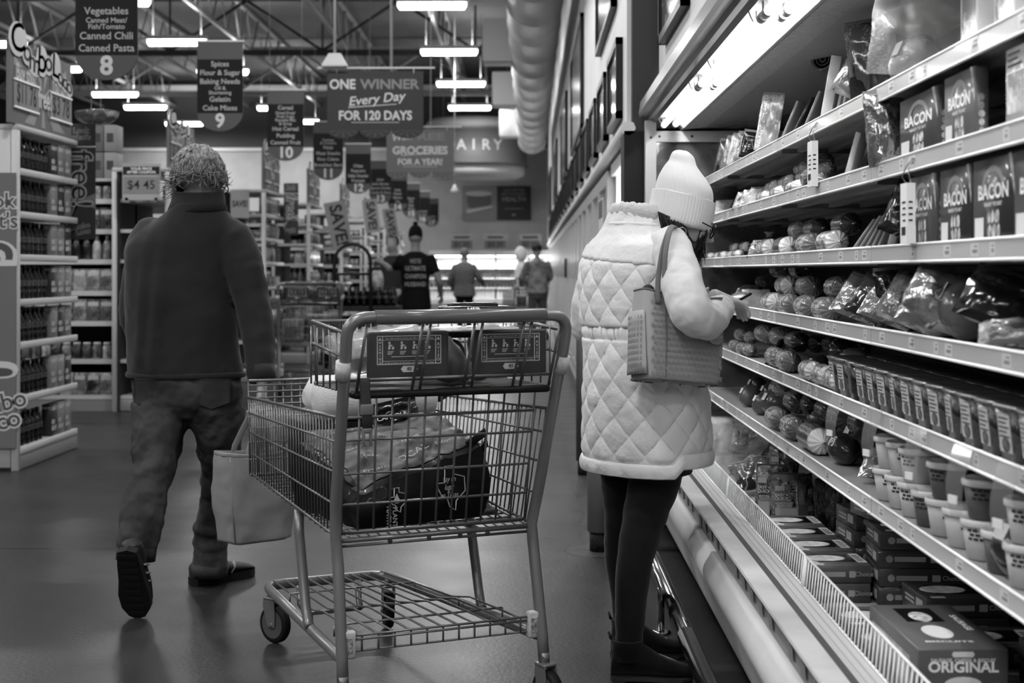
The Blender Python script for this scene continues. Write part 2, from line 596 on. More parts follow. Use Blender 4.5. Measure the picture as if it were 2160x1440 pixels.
p = at(1084, 428, YW - .01)
add_text(mb, 'HEALTH', .17, orient((1, 0, 0), (0, 0, 1), (p.x, p.y, p.z + .1)), .02, fit=.62)
add_text(mb, 'EAT YOURSELF', .09, orient((1, 0, 0), (0, 0, 1), (p.x, p.y, p.z + .24)), .01, fit=.62)
add_text(mb, 'INTO BETTER', .09, orient((1, 0, 0), (0, 0, 1), (p.x, p.y, p.z + .34)), .01, fit=.56)
mb.box((p.x - .25, p.y - .002, p.z - .16), (p.x + .25, p.y, p.z - .145))
mb.rbox((p.x - .05, p.y - .004, p.z - .34), (p.x + .05, p.y, p.z - .29), .0015)
mb.build('lettering', mat('letter_grey', .55, .5), o)
# dairy cases: lit open coolers along the back wall, one unit per price sign
M_caseW = mat('case_white', .82, .4)
M_caseG = mat('case_grey', .5, .5)
M_caselit = mat('case_lamp', 1, .5, emit=9)
dairy_items = []
for k in range(5):
    x0 = at(905, 600, 36.6).x + k * .86
    r = empty('dairy_case', (x0, 36.6, 0), 0, 'lit open dairy cooler by the back wall, %s counted from the cold-case wall side' % ORD[4 - k], 'cooler', 'dairy coolers')
    MB().box((0, 0, 0), (.85, .9, .42)).build('base', mat('dairy_base', .55, .5), r)
    mb = MB().box((0, .78, .42), (.85, .9, 1.75)).box((0, 0, 1.6), (.85, .9, 1.74))
    mb.build('body', M_caseW, r)
    MB().box((.03, .03, 1.57), (.82, .1, 1.595)).build('case_lamp', M_caselit, r)
    for zz in (.5, .78, 1.03, 1.3):
        MB().box((.01, .16, zz - .03), (.84, .78, zz)).build('shelf', M_caseW, r)
    area_light('dairy_case_light', (x0 + .42, 36.62, 1.55), .8, .2, 16, (R(-25), 0, 0))
    MB().box((0, -.02, .36), (.85, .02, .46)).build('bumper', M_caseW, r)
    for zi, zz in enumerate((.5, .78, 1.03, 1.3)):
        for q in range(9):
            dairy_items.append((x0 + .06 + q * .09, zz, zi, k, q))
jp = {}
for (x, zz, zi, k, q) in dairy_items:
    kk = (0 if zi in (0, 3) else 1)
    if kk not in jp:
        mb = MB()
        if kk == 0:
            mb.lathe([(.038, 0), (.04, .01), (.04, .13), (.02, .18), (.018, .2), (.022, .2), (.022, .22)], 10)
        else:
            mb.lathe([(.03, 0), (.036, .1), (.039, .105), (.039, .115)], 10)
        jp[kk] = mb.build('milk_bottle' if kk == 0 else 'yogurt_tub', mat('milk_white', .88, .4) if kk == 0 else pack_mat('dairy_dark', .08, .4, 3, rnd=.4))
        o = jp[kk]
    else:
        o = jp[kk].copy()
        col.objects.link(o)
    o.location = (x, 36.86, zz + .0005)
    tag(o, 'white milk bottle on the lit dairy cooler shelves' if kk == 0 else 'small dark tub on the middle shelves of the dairy coolers',
        'bottle' if kk == 0 else 'tub', 'milk bottles in the dairy coolers' if kk == 0 else 'tubs in the dairy coolers')
for k, (x0, x1, pr) in enumerate(((950, 998, '$1 25'), (1020, 1070, '$3 29'), (1095, 1142, '$2 69'))):
    r = empty('price_board', (0, 0, 0), 0, 'pale price board standing on the dairy coolers, %s one' % ('outermost', 'middle', 'wall-side')[k], 'sign', 'dairy price boards')
    MB().box(*pbox(x0, 493, x1, 527, 36.5, .02)).build('panel', mat('board_pale', .62, .5), r)
    MB().box(*pbox(x0 + 2, 507, x1 - 2, 524, 36.48, .02)).build('price_card', mat('board_card', .42, .5), r)
    p = at((x0 + x1) / 2, 515, 36.475)
    mb = MB()
    add_text(mb, pr, .17, orient((1, 0, 0), (0, 0, 1), p), .02)
    p = at((x0 + x1) / 2, 500, 36.495)
    mb.box((p.x - .2, p.y - .004, p.z - .03), (p.x + .2, p.y - .002, p.z + .02))
    mb.build('lettering', mat('letter_dark', .2, .5), r)
    a, b = at(x0 + 4, 527, 36.5), at(x1 - 4, 527, 36.5)
    mb = MB()
    for q in (a, b):
        mb.box((q.x - .01, 36.52, 1.62), (q.x + .01, 36.54, q.z + .1))
        mb.box((q.x - .01, 36.52, 1.64), (q.x + .01, 36.599, 1.66))
    mb.build('stand', M_caseW, r)

# framed posters on the bulkhead
M_frame = mat('poster_frame', .16, .35)
def poster(y0, y1, z0, z1, x, lab, seed, big=False):
    r = empty('framed_poster', (x, (y0 + y1) / 2, z0), 0, lab, 'poster', 'framed posters on the bulkhead')
    h, w = z1 - z0, y1 - y0
    mb = MB()
    t, d = .035, .035
    mb.box((-d, -w / 2, 0), (-.001, w / 2, t)).box((-d, -w / 2, h - t), (-.001, w / 2, h)).box((-d, -w / 2, 0), (-.001, -w / 2 + t, h)).box((-d, w / 2 - t, 0), (-.001, w / 2, h))
    mb.build('frame', M_frame, r)
    MB().box((-.02, -w / 2 + t, t), (-.004, w / 2 - t, h - t)).build('print', pack_mat('poster_print%d' % (seed % 4), .2, .75, seed, .12, 3, 2), r)
ys = 7.05
k = 0
while ys < 32:
    poster(ys, ys + .85, 1.96, 2.36, BH_X, 'small framed poster low on the bulkhead, %s from the pier by the open case' % ORD[k], k)
    ys += 1.22 + k * .03
    k += 1
for k, (a, b) in enumerate(((7.5, 9.3), (12.1, 15.1), (17.3, 20.2), (23.5, 26.5), (30, 33))):
    poster(a, b, 2.6 if k == 0 else 2.42, 3.4, BH_X, 'large framed poster high on the bulkhead, %s from the pier by the open case' % ORD[k], k + 30)
poster(5.33, 6.3, 2.2, 3.0, BH_N, 'metal framed poster above the canopy of the open meat case', 51)
# closed glass-door coolers beyond the open case
M_alu = mat('door_alu', .66, .35, .3)
M_glass = mat('door_glass', .9, .05, alpha=.14, spec=.6)
x = BH_X
for k in range(26):
    y0 = 8.5 + k * 1.05
    if y0 > 35:
        break
    r = empty('glass_door_cooler', (x, y0, 0), 0, 'glass-door cooler along the cold-case wall, %s from the pier' % ORD[k], 'cooler', 'glass-door coolers')
    mb = MB().box((0.05, 0, 0), (.9, 1.04, .2)).box((.82, 0, .2), (.9, 1.04, 1.85)).box((.05, 0, 1.75), (.9, 1.04, 1.86)).box((.05, 1.0, .2), (.9, 1.04, 1.75))
    mb.build('body', M_caseW, r)
    mb = MB().box((0, .0, .18), (.05, .09, 1.8)).box((0, .95, .18), (.05, 1.04, 1.8)).box((0, .09, .18), (.05, .95, .26)).box((0, .09, 1.72), (.05, .95, 1.8))
    d = mb.build('door', M_alu, r)
    MB().box((.02, .09, .26), (.03, .95, 1.72)).build('pane', M_glass, d)
    MB().rbox((-.03 if k == 8 else -.014, .85, 1.12), (.0, .9, 1.36 if k == 8 else 1.3), .006).build('handle', mat('handle_black', .07, .4) if k == 8 else M_alu, d)
    MB().tube([(.1, .06, .3), (.1, .06, 1.7)], .014, 8).build('cooler_lamp', mat('cooler_lamp_glow', 1, .5, emit=6), r)
    for zz in (.45, .85, 1.25):
        MB().box((.15, .04, zz), (.8, 1.0, zz + .02)).build('shelf', M_caseW, r)
o = empty('door_notice', (BH_X - .006, 8.72, 1.24), 0, 'paper notices taped on the glass door next to the open cooler', 'notice')
mb = MB().box((-.003, .12, .02), (0, .62, .42))
mb.build('sheet', mat('paper_pale', .75, .6), o)
MB().box((-.005, .14, .3), (-.0025, .6, .41)).box((-.005, .14, .1), (-.0025, .6, .17)).build('print', mat('paper_print', .35, .6), o)
# the open cooler right after the pier
r = empty('open_cooler', (BH_X, 6.95, 0), 0, 'bright open cooler just behind the black pier', 'cooler')
mb = MB().box((.05, 0, 0), (.95, 1.5, .45)).box((.9, 0, .45), (.95, 1.5, 1.86)).box((.05, 1.46, .45), (.9, 1.5, 1.86)).box((.02, 0, 1.76), (.95, 1.5, 1.87))
mb.build('body', M_caseW, r)
for zz in (.8, 1.1, 1.4):
    MB().box((.3, .02, zz), (.9, 1.45, zz + .03)).build('shelf', M_caseW, r)
for s in (.16, .24):
    MB().tube([(s, .05, 1.72), (s, 1.42, 1.72)], .016, 10).build('tube_lamp', M_caselit, r)
area_light('open_cooler_light', (BH_X + .2, 7.7, 1.7), .1, 1.3, 14, (0, R(-20), 0))
# bollards
def bollard(x, y, h, rr, m, lab):
    r = empty('bollard', (x, y, 0), 0, lab, 'bollard')
    MB().lathe([(rr, .085), (rr, h - .04), (rr * .8, h - .01), (rr * .3, h)], 24).build('post', m, r)
    MB().lathe([(rr * .8, 0.0005), (rr * .8, .085)], 24).build('base', mat('bollard_base', .12, .6, var=(40, .08)), r)
bollard(.30, 6.12, .98, .055, mat('bollard_steel', .58, .4, .2), 'pale metal bollard behind the standing shopper in the quilted vest')
bollard(.318, 8.4, .9, .046, mat('bollard_dark', .3, .5), 'dark slim bollard farther along by the glass-door coolers')
# ------------------------------------------------------------------ open refrigerated meat case
CY0, CY1 = FR_Y0, FR_Y1
case = empty('refrigerated_case', (0, 0, 0), 0, 'long open refrigerated meat case with six lit shelves and a white wire fence', 'cold case')
M_steel = mat('steel_ledge', .88, .34, .35, var=(5, .08))
M_satin = mat('satin_trim', .5, .3, .6)
M_panel = mat('case_panel', .76, .45, var=(3, .03))
M_bump = mat('bumper_grey', .78, .38, var=(2.5, .03))
M_int = mat('case_interior', .6, .4, var=(4, .04))
M_intd = mat('case_back', .26, .5)
M_wire = mat('white_wire', .9, .4)
M_channel = mat('channel_plastic', .68, .28, coat=.3)
M_lip = mat('channel_edge', .93, .3)

def extr(poly, y0, y1, name, m, parent, smooth=False):
    mb = MB()
    mb.prism([(x, z) for x, z in poly], 0, y1 - y0, Mx(((1, 0, 0, 0), (0, 0, 1, y0), (0, 1, 0, 0), (0, 0, 0, 1))), smooth)
    return mb.build(name, m, parent)
extr([(.575, .13), (.53, .295), (.55, .30), (.60, .13)], CY0, CY1, 'lower_panel', M_panel, case)
MB().box((.68, CY0, .0), (1.3, CY1, .13)).build('kick_base', mat('kick_dark', .08, .6), case)
mb = MB()
for a, b in ((CY0, 2.6), (2.605, 4.02), (4.025, CY1)):
    pr = [(.512 + .0, .298)] + [(.515 - .028 * sin(pi * t / 8), .298 + .112 * t / 8) for t in range(1, 8)] + [(.512, .41), (.54, .41), (.54, .298)]
    mb.prism(pr, 0, b - a, Mx(((1, 0, 0, 0), (0, 0, 1, a), (0, 1, 0, 0), (0, 0, 0, 1))), True)
mb.build('bumper', M_bump, case)
extr([(.527, .408), (.522, .462), (.54, .462), (.54, .408)], CY0, CY1, 'price_rail', mat('rail_dark', .3, .25), case)
mb = MB()
y = CY0 + .15
i = 0
while y < CY1 - .2:
    mb.add([(.5235, y, .42), (.5235, y + .05, .42), (.5205, y + .05, .452), (.5205, y, .452)], [(0, 1, 2, 3)], False)
    y += .13 + .11 * ((i * 7) % 5 == 0)
    i += 1
mb.build('rail_label_lettering', mat('tag_grey', .48, .5), case)
extr([(.517, .462), (.519, .468), (.57, .468), (.575, .462)], CY0, CY1, 'steel_ledge', M_steel, case)
extr([(.575, .455), (.575, .461), (.592, .461), (.592, .455)], CY0, CY1, 'ledge_gap_strip', mat('gap_grey', .3, .4), case)

def perf_mat():
    m = mat('perforated_white', .86, .4)
    nt = m.node_tree
    tc = node(nt, 'ShaderNodeTexCoord')
    vo = node(nt, 'ShaderNodeTexVoronoi')
    vo.inputs['Scale'].default_value = 75
    vo.inputs['Randomness'].default_value = 0
    nt.links.new(tc.outputs['Object'], vo.inputs['Vector'])
    k = mathn(nt, 'LESS_THAN', vo.outputs['Distance'], .33)
    c = mathn(nt, 'SUBTRACT', .72, mathn(nt, 'MULTIPLY', k, .42))
    nt.links.new(c, nt.nodes['Principled BSDF'].inputs['Base Color'])
    return m
extr([(.592, .44), (.592, .461), (.672, .425), (.672, .405)], CY0, CY1, 'perforated_deck', perf_mat(), case)
MB().box((.54, CY0, .36), (1.32, CY1, .372)).build('basin_floor', M_int, case)
MB().box((.672, CY0, .362), (.676, CY1, .42)).build('basin_front', M_int, case)
for i, (a, b) in enumerate(((4.87, 6.2), (3.52, 4.85), (2.17, 3.5), (.82, 2.15))):
    mb = MB()
    f = lambda z: .672 + (z - .42) * .1
    for z in (.425, .498):
        mb.tube([(f(z), a, z), (f(z), b, z)], .0032, 6)
    n = 44
    for j in range(n + 1):
        y = a + (b - a) * j / n
        rr = .0052 if j in (0, n) else .0026
        mb.tube([(.672, y, .424), (.680, y, .498)], [(rr * .8, rr * 1.35)] * 2, 5, up=(1, 0, 0))
    mb.build('wire_fence', M_wire, case)
MB().box((1.3, CY0, .37), (1.34, CY1, 2.0)).build('back_panel', M_intd, case)
SH = [1.624, 1.447, 1.257, 1.069, .882, .672]
SX = .80
bays = [.78, 2.07, 3.33, 4.59, 5.85, CY1 - .02]
bays[0] = .5
for s, z in enumerate(SH):
    for i in range(5):
        a, b = bays[i] + .003, bays[i + 1] - .003
        mb = MB().box((SX + .004, a, z - .03), (1.29, b, z - .012))
        for t in range(4):                         # folded ribs underneath
            x = SX + .06 + t * .1
            mb.box((x, a, z - .042), (x + .02, b, z - .03))
        sh = mb.build('shelf', M_int, case)
        mb = MB()
        t0 = .004
        mb.box((SX - t0, a, z - .036), (SX, b, z - .002))
        mb.m = 1
        mb.tube([(SX - .003, a, z - .001), (SX - .003, b, z - .001)], .0032, 6)
        mb.tube([(SX - .004, a, z - .037), (SX - .004, b, z - .037)], .0032, 6)
        ch = mb.build('price_channel', [M_channel, M_lip], sh)
        mb = MB()
        y = a + .04
        q = 0
        while y < b - .06:
            w = .045 if (q + s) % 3 else .03
            mb.box((SX - t0 - .0008, y, z - .031), (SX - t0, y + w, z - .006))
            mb.m = 1
            mb.box((SX - t0 - .0012, y + .006, z - .024), (SX - t0 - .0008, y + w - .012, z - .018))
            mb.box((SX - t0 - .0012, y + .006, z - .014), (SX - t0 - .0008, y + w * .55, z - .011))
            mb.m = 0
            y += .09 + .08 * ((q * 5 + s * 3 + i) % 4)
            q += 1
        mb.build('price_label_lettering', [mat('tag_pale', .76, .4), mat('tag_ink', .5, .5)], ch)
        if i < 4:
            MB().box((SX + .01, b, z - .045), (1.25, b + .006, z - .012)).build('bracket', M_satin, case)
# canopy
extr([(.51, 1.912), (.505, 1.93), (.512, 1.985), (.53, 2.01), (.56, 2.06), (.6, 2.1), (.62, 2.1), (.62, 1.99), (.56, 1.96), (.535, 1.914)], CY0, CY1, 'canopy_trim', M_satin, case)
extr([(.535, 1.914), (.56, 1.96), (.585, 1.94), (.58, 1.888), (.565, 1.9), (.545, 1.9)], CY0, CY1, 'canopy_light_rail', mat('light_rail', .42, .3, .3), case)
extr([(.585, 1.90), (.585, 1.93), (.69, 1.93), (.72, 1.86), (.70, 1.852), (.67, 1.905)], CY0, CY1, 'reflector', mat('reflector_white', .62, .45), case)
extr([(.72, 1.858), (.82, 1.87), (.825, 1.876), (.72, 1.868)], CY0, CY1, 'air_grille', mat('air_grille', .66, .5, var=(60, .06)), case)
extr([(.82, 1.871), (1.31, 1.945), (1.31, 1.955), (.82, 1.88)], CY0, CY1, 'canopy_ceiling', mat('canopy_ceiling', .86, .2, .1, bump=(9, .08, .02)), case)
for k, (tx, tz) in enumerate(((.612, 1.868), (.665, 1.872))):
    yy = [6.55, 5.13, 3.71, 2.29, .87]
    for i in range(4):
        a, b = yy[i + 1] + .012, yy[i] - .012
        mb = MB().tube([(tx, a + .05, tz), (tx, b - .05, tz)], [.0135, .0135], 12)
        t = mb.build('tube_lamp', mat('tube_glow', 1, .4, emit=3.0), case)
        mb = MB()
        for e, d in ((a, .05), (b, -.05)):
            mb.tube([(tx, e, tz), (tx, e + d, tz)], [.0142, .0142], 12)
            mb.box((tx - .006, e - .006, tz + .008), (tx + .006, e + .006, tz + .035))
        mb.build('end_cap', mat('lamp_cap', .6, .35, .5), t)
mb = MB()
for y in (6.42, 5.2, 4.65, 3.78, 3.3, 2.36):
    mb.tube([(.575, y, 1.9), (.585, y, 1.875), (.592, y, 1.862), (.60, y, 1.868), (.60, y, 1.89)], .0022, 5)
mb.build('lamp_clip_wire', M_satin, case)
# far end panel: white frame, clear panel above, ribbed sheet below
mb = MB()
e0, e1 = CY1 - .0, CY1 + .035
for a, b in (((.535, .30), (.585, 1.9)), ((.585, 1.80), (1.3, 1.85)), ((.585, .62), (1.3, .66)), ((1.26, .4), (1.3, 1.9))):
    mb.box((a[0], e0 - .02, a[1]), (b[0], e1, b[1]))
ep = mb.build('end_panel', mat('end_frame', .78, .35), case)
mb = MB()
for p in ((.56, 1.82), (.6, 1.825), (.75, 1.825), (.95, 1.825)):
    mb.lathe([(.005, 0), (.006, .002), (.003, .004)], 10, Mx.Translation((p[0], e0 - .02, p[1])) @ Mx.Rotation(R(90), 4, 'X'))
mb.build('frame_screw', mat('screw_dark', .25, .3, .8), ep)
gm_ = mat('end_glass', .42, .07, .25, alpha=.72, spec=.9, bump=(7, .12, .02), var=(7, .16))  # mottled grey puts a blurred reflection of the goods into the pane colour
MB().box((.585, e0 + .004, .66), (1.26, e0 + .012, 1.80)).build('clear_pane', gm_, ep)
mb = MB().box((.585, e0, .30), (1.26, e1, .62))
for i in range(6):
    mb.box((.60, e0 - .012, .40 + i * .04), (1.25, e0, .418 + i * .04))
mb.build('ribbed_sheet', mat('ribbed_steel', .52, .3, .5), ep)
struct(MB().box((.58, 6.68, 0), (1.5, 6.76, 1.87)).build('wall_case_end', mat('pier_black', .1, .5)))
# stainless rail on the floor in front of the case
r = empty('floor_bumper_rail', (.434, 0, 0), 0, 'polished round steel rail on short posts in front of the meat case', 'rail')
M_chrome = mat('polished_steel', .72, .14, 1.0)
mb = MB().tube([(0, .4, .19), (0, 3.95, .19)], [.026, .026], 20)
mb.tube([(0, 3.955, .19), (0, 6.4, .19)], [.024, .024], 20)
mb.tube([(0, 6.4, .19), (0, 6.5, .185), (0, 6.54, .14), (0, 6.545, 0.001)], .024, 20)
mb.build('rail_tube', M_chrome, r)
for y in (.9, 2.8, 4.73, 5.9):
    q = MB().tube([(0, y, .0005), (0, y, .19)], [.013, .013], 12).build('post', M_chrome, r)
    MB().lathe([(.035, .0005), (.035, .004), (.02, .009)], 18, Mx.Translation((0, y, 0))).build('flange', M_chrome, q)
# round dial hung under the canopy
g = empty('dial_thermometer', (.95, 4.62, 1.885), 0, 'round dial thermometer hung under the case canopy', 'thermometer')
Mg = Mx.Rotation(R(-28), 4, 'Z') @ Mx.Rotation(R(80), 4, 'X')
MB().lathe([(.034, -.012), (.038, -.01), (.038, .012), (.033, .014), (.03, .006), (.001, .006)], 28, Mg).build('dial_case', mat('dial_steel', .6, .25, .8), g)
MB().lathe([(.03, .0065), (.0005, .0066)], 28, Mg).build('dial_face', mat('dial_dark', .14, .2), g)
mb = MB().lathe([(.022, .0075), (.020, .0078)], 28, Mg, caps=False).lathe([(.010, .0075), (.008, .0078)], 28, Mg, caps=False)
mb.build('dial_print', mat('dial_light', .7, .4), g)
MB().tube([(.0, .02, .03), (.02, .03, .035), (.1, .06, .02)], .0022, 5).build('bracket_wire', M_satin, g)
# ------------------------------------------------------------------ goods in the meat case
REG = {}
def later(o, desc, place, key, cat, end='far end', group=None):
    REG.setdefault((desc, place, end, cat, group), []).append((key, len(REG), o))
def finish_labels():
    for (desc, place, end, cat, group), L in REG.items():
        L.sort(key=lambda t: (t[0], t[1]))
        for i, (_, _, o) in enumerate(L):
            if len(L) == 1:
                tag(o, '%s %s' % (desc, place), cat, group)
            else:
                tag(o, '%s, %s from %s, %s' % (desc, ORD[min(i, 29)], end, place), cat, group or '%s %s' % (desc, place))
SHN = ['on the top case shelf', 'on the second case shelf', 'on the third case shelf', 'on the fourth case shelf', 'on the fifth case shelf', 'on the lowest case shelf', 'in the case basin']
SZ = [z - .0115 for z in SH] + [.373]

CH_M = {
    'light': [mat('chub_film', .8, .18, coat=.5, bump=(60, .2, .004)), pack_mat('chub_print_a', .2, 1.0, 2, .2, 14, 3)],
    'dark': [mat('chub_film_dark', .2, .18, coat=.6, bump=(60, .2, .004)), pack_mat('chub_print_b', .1, .7, 5, .2, 14, 3)],
    'half': [mat('chub_film_mid', .45, .18, coat=.5, bump=(60, .2, .004)), pack_mat('chub_print_c', .1, 1.0, 9, .2, 14, 3)],
    'pale': [mat('chub_pale', .9, .22, coat=.4), pack_mat('chub_print_d', .1, .55, 4, .25, 14, 3)]}
CHP = {}
def chub(s, px, dX, lvl, kind='half', r=.033, L=.19, yaw=0, tilt=0):
    k = (kind, r, L)
    if k not in CHP:
        root = empty('meat_chub', (0, 0, 0))
        Ry = Mx.Rotation(R(-90), 4, 'X')              # local z -> +y
        def md(a, i):
            return 1 + .11 * sin(13 * a) * (1.2 if i == 1 else 1 if i == 2 else .45 if i == 3 else 0)
        MB().lathe([(r * .12, -.012), (r * .3, .0), (r * .68, .007), (r * .93, .021), (r, .034)], 65, Ry, mod=md).build('pleated_end', CH_M[kind][0], root)
        MB().lathe([(r, .034), (r * 1.012, .06), (r, .09), (r * 1.015, .12), (r, L - .034)], 24, Ry, caps=False).build('casing', CH_M[kind][1], root)
        MB().lathe([(r, L - .034), (r * .93, L - .021), (r * .6, L - .006), (r * .12, L)], 22, Ry).build('tail_end', CH_M[kind][0], root)
        MB().tube([(-.006, -.013, 0), (.006, -.013, 0)], .0035, 6).build('clip', mat('clip_metal', .75, .25, .9), root)
        o = CHP[k] = remember(root)
    else:
        o = copy_tree(CHP[k])
    X = SX + .012 + r + dX
    o.location = (X, yx(px, X), SZ[s] + r + lvl * r * 1.72 + .001)
    o.rotation_euler = (R(tilt), random.uniform(-.6, .6), R(yaw))
    nm = {'light': 'light plastic-cased meat roll', 'dark': 'dark plastic-cased meat roll', 'half': 'patterned plastic-cased meat roll', 'pale': 'pale meat roll with dark label'}[kind]
    later(o, nm, SHN[s], -o.location.y, 'meat roll')
    return o

def film(name, dark, light, seed, rough=.14):
    return pack_mat(name, dark, light, seed, rough, 8, 8, coat=.7)
FILM = [film('film_a', .06, .55, 1), film('film_b', .3, .9, 2), film('film_c', .1, .8, 3), film('film_d', .03, .3, 4), film('film_e', .45, .95, 6)]
CLEAR = mat('clear_film', .85, .08, alpha=.22, spec=.9, coat=.6, bump=(18, .7, .02))
SILVER = mat('silver_film', .62, .16, .75, bump=(14, .6, .03), var=(9, .2))
def pillow_mesh(w, h, t, seed, wrinkle=.12, n=18):
    """a filled pouch in the local xz plane, front towards -y, base on z = 0"""
    mb = MB()
    def side(sg):
        def fn(u, v):
            a, b = 2 * u - 1, 2 * v - 1
            pr = max(0, 1 - abs(a) ** 2.6) ** .6 * max(0, 1 - abs(b) ** 3.0) ** .6
            nz = NZ.noise(V((u * 4 + seed, v * 4, sg * 3)))
            n2 = NZ.noise(V((u * 9 + seed, v * 9, sg * 5)))
            d = t * .5 * pr * (1 + wrinkle * 4 * nz) + t * wrinkle * n2 * pr
            ww = w * (.5 - .04 * pr)
            return V((a * ww + .004 * nz, sg * max(d, .0006), h * v + .006 * nz * a * (v > .02)))
        return fn
    mb.grid(side(-1), n, n)
    g = MB().grid(side(1), n, n)
    mb.add(g.v, [tuple(reversed(f)) for f in g.f])
    return mb
def pouch(s, px, dX, w, h, t, m, seed, lean=0, yaw=0, roll=0, desc='shiny film pouch', nm='film_pouch', cat='pouch', dz=0, crimp=True, Y=None, parent_parts=None):
    X = SX + .02 + dX
    root = empty(nm, (X, yx(px, X) if Y is None else Y, SZ[s] + dz + .001), 0)
    pillow_mesh(w, h, t, seed).build('film_bag', m, root)
    if crimp:
        mb = MB()
        mb.box((-w * .49, -.0012, h - .012), (w * .49, .0012, h + .008))
        mb.build('sealed_edge', mat('seal_edge', .5, .25, coat=.4) if m is not CLEAR else CLEAR, root)
    root.rotation_euler = (R(lean), R(roll), R(yaw))
    settle(root, SZ[s] + dz)
    later(root, desc, SHN[s], -root.location.y, cat)
    return root

BXP = {}
def carton(s, px, dX, wy, th, h, yaw=0, lean=0, lvl=0, kind='bacon', dz=0, desc=None, Y=None):
    """upright carton: printed face towards the aisle (-x), spine towards the camera"""
    k = (kind, wy, th, h)
    if k not in BXP:
        root = empty('bacon_box' if kind.startswith('bacon') else 'flat_pack', (0, 0, 0))
        base = {'bacon': .3, 'bacon_dark': .2, 'bacon_lit': .42, 'flat': .62, 'flat_dark': .2, 'flat_light': .82}[kind]  # the lit bacon box has its light put into a paler carton grey
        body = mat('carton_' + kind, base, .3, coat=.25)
        MB().rbox((0, 0, 0), (th, wy, h), .002, 1).build('carton', body, root)
        F = orient((0, -1, 0), (0, 0, 1), (0, wy / 2, h / 2))      # x to the viewer's right = -y
        S = orient((1, 0, 0), (0, 0, 1), (th / 2, 0, h / 2))
        if kind.startswith('bacon'):
            mb = MB()
            add_text(mb, 'BACON', h * .23, F @ Mx.Translation((.0, h * .1, 0)), .035, fit=wy * .72)
            add_text(mb, 'READY TO EAT', h * .06, F @ Mx.Translation((.0, -h * .04, 0)), .01, fit=wy * .42)
            mb.build('lettering', mat('print_white', .93, .4), root)
            mb = MB()
            arc = [(wy * .27 * cos(a * pi / 14), h * .13 + h * .27 * sin(a * pi / 14)) for a in range(15)]
            arc2 = [(wy * .21 * cos(a * pi / 14), h * .13 + h * .2 * sin(a * pi / 14)) for a in range(14, -1, -1)]
            mb.prism(arc + arc2, .0002, .0005, F)
            mb.build('arch_print', mat('print_grey', .58, .4), root)
            mb = MB()
            mb.prism([(-wy * .45, -h * .42), (-wy * .23, -h * .42), (-wy * .23, -h * .18), (-wy * .45, -h * .18)], .0002, .0006, F)
            mb.build('square_label', mat('print_pale', .84, .4), root)
            mb = MB()
            for q in range(8):
                cx, cy = -wy * .1 + wy * .07 * (q % 4) + .004 * (q % 3), -h * .2 - h * .16 * (q // 4)
                mb.prism([(cx + wy * .035 * cos(a * pi / 5), cy + h * .075 * sin(a * pi / 5) + .002 * (a % 3)) for a in range(10)], .0002, .0004 + .0001 * q, F)
            mb.build('food_print', mat('print_food', .62, .4, var=(60, .25)), root)
            mb = MB()
            mb.prism([(wy * .36, h * .5), (wy * .43, h * .5), (wy * .5, h * .12), (wy * .5, h * .02)], .0002, .0004, F)
            for q in range(5):
                cz = -h * .35 + q * h * .11
                mb.prism([(th * .3 * cos(a * pi / 4) * (.6 + .1 * (q % 3)), cz + h * .05 * sin(a * pi / 4)) for a in range(8)], .0002, .0004, S)
            mb.build('stripe_print', mat('print_mid', .68, .4, var=(70, .2)), root)
        else:
            mb = MB()
            mb.prism([(-wy * .42, -h * .3), (wy * .42, -h * .3), (wy * .42, h * .2), (-wy * .42, h * .2)], .0002, .0005, F)
            mb.build('picture_print', pack_mat('flat_print_' + kind, .1, .8, 11, .15), root)
            mb = MB()
            for q, wd in enumerate((.7, .5, .6)):
                mb.prism([(-wy * .4, h * (.27 + .07 * q)), (-wy * .4 + wy * wd, h * (.27 + .07 * q)), (-wy * .4 + wy * wd, h * (.3 + .07 * q)), (-wy * .4, h * (.3 + .07 * q))], .0002, .0005, F)
            mb.build('lettering', mat('print_dark', .15, .4), root)
        o = BXP[k] = remember(root)
    else:
        o = copy_tree(BXP[k])
    X = SX + .012 + dX
    o.location = (X, yx(px, X) if Y is None else Y, SZ[s] + dz + .001)
    o.rotation_euler = (R(lean * .0), R(lean), R(yaw))
    o.location.z += max(0, th * sin(R(lean)))
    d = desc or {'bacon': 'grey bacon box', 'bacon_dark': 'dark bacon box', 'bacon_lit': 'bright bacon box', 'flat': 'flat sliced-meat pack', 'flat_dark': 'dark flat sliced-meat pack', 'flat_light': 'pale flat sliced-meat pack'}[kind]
    later(o, d, SHN[s], -o.location.y + X, 'box' if kind.startswith('bacon') else 'meat pack')
    return o

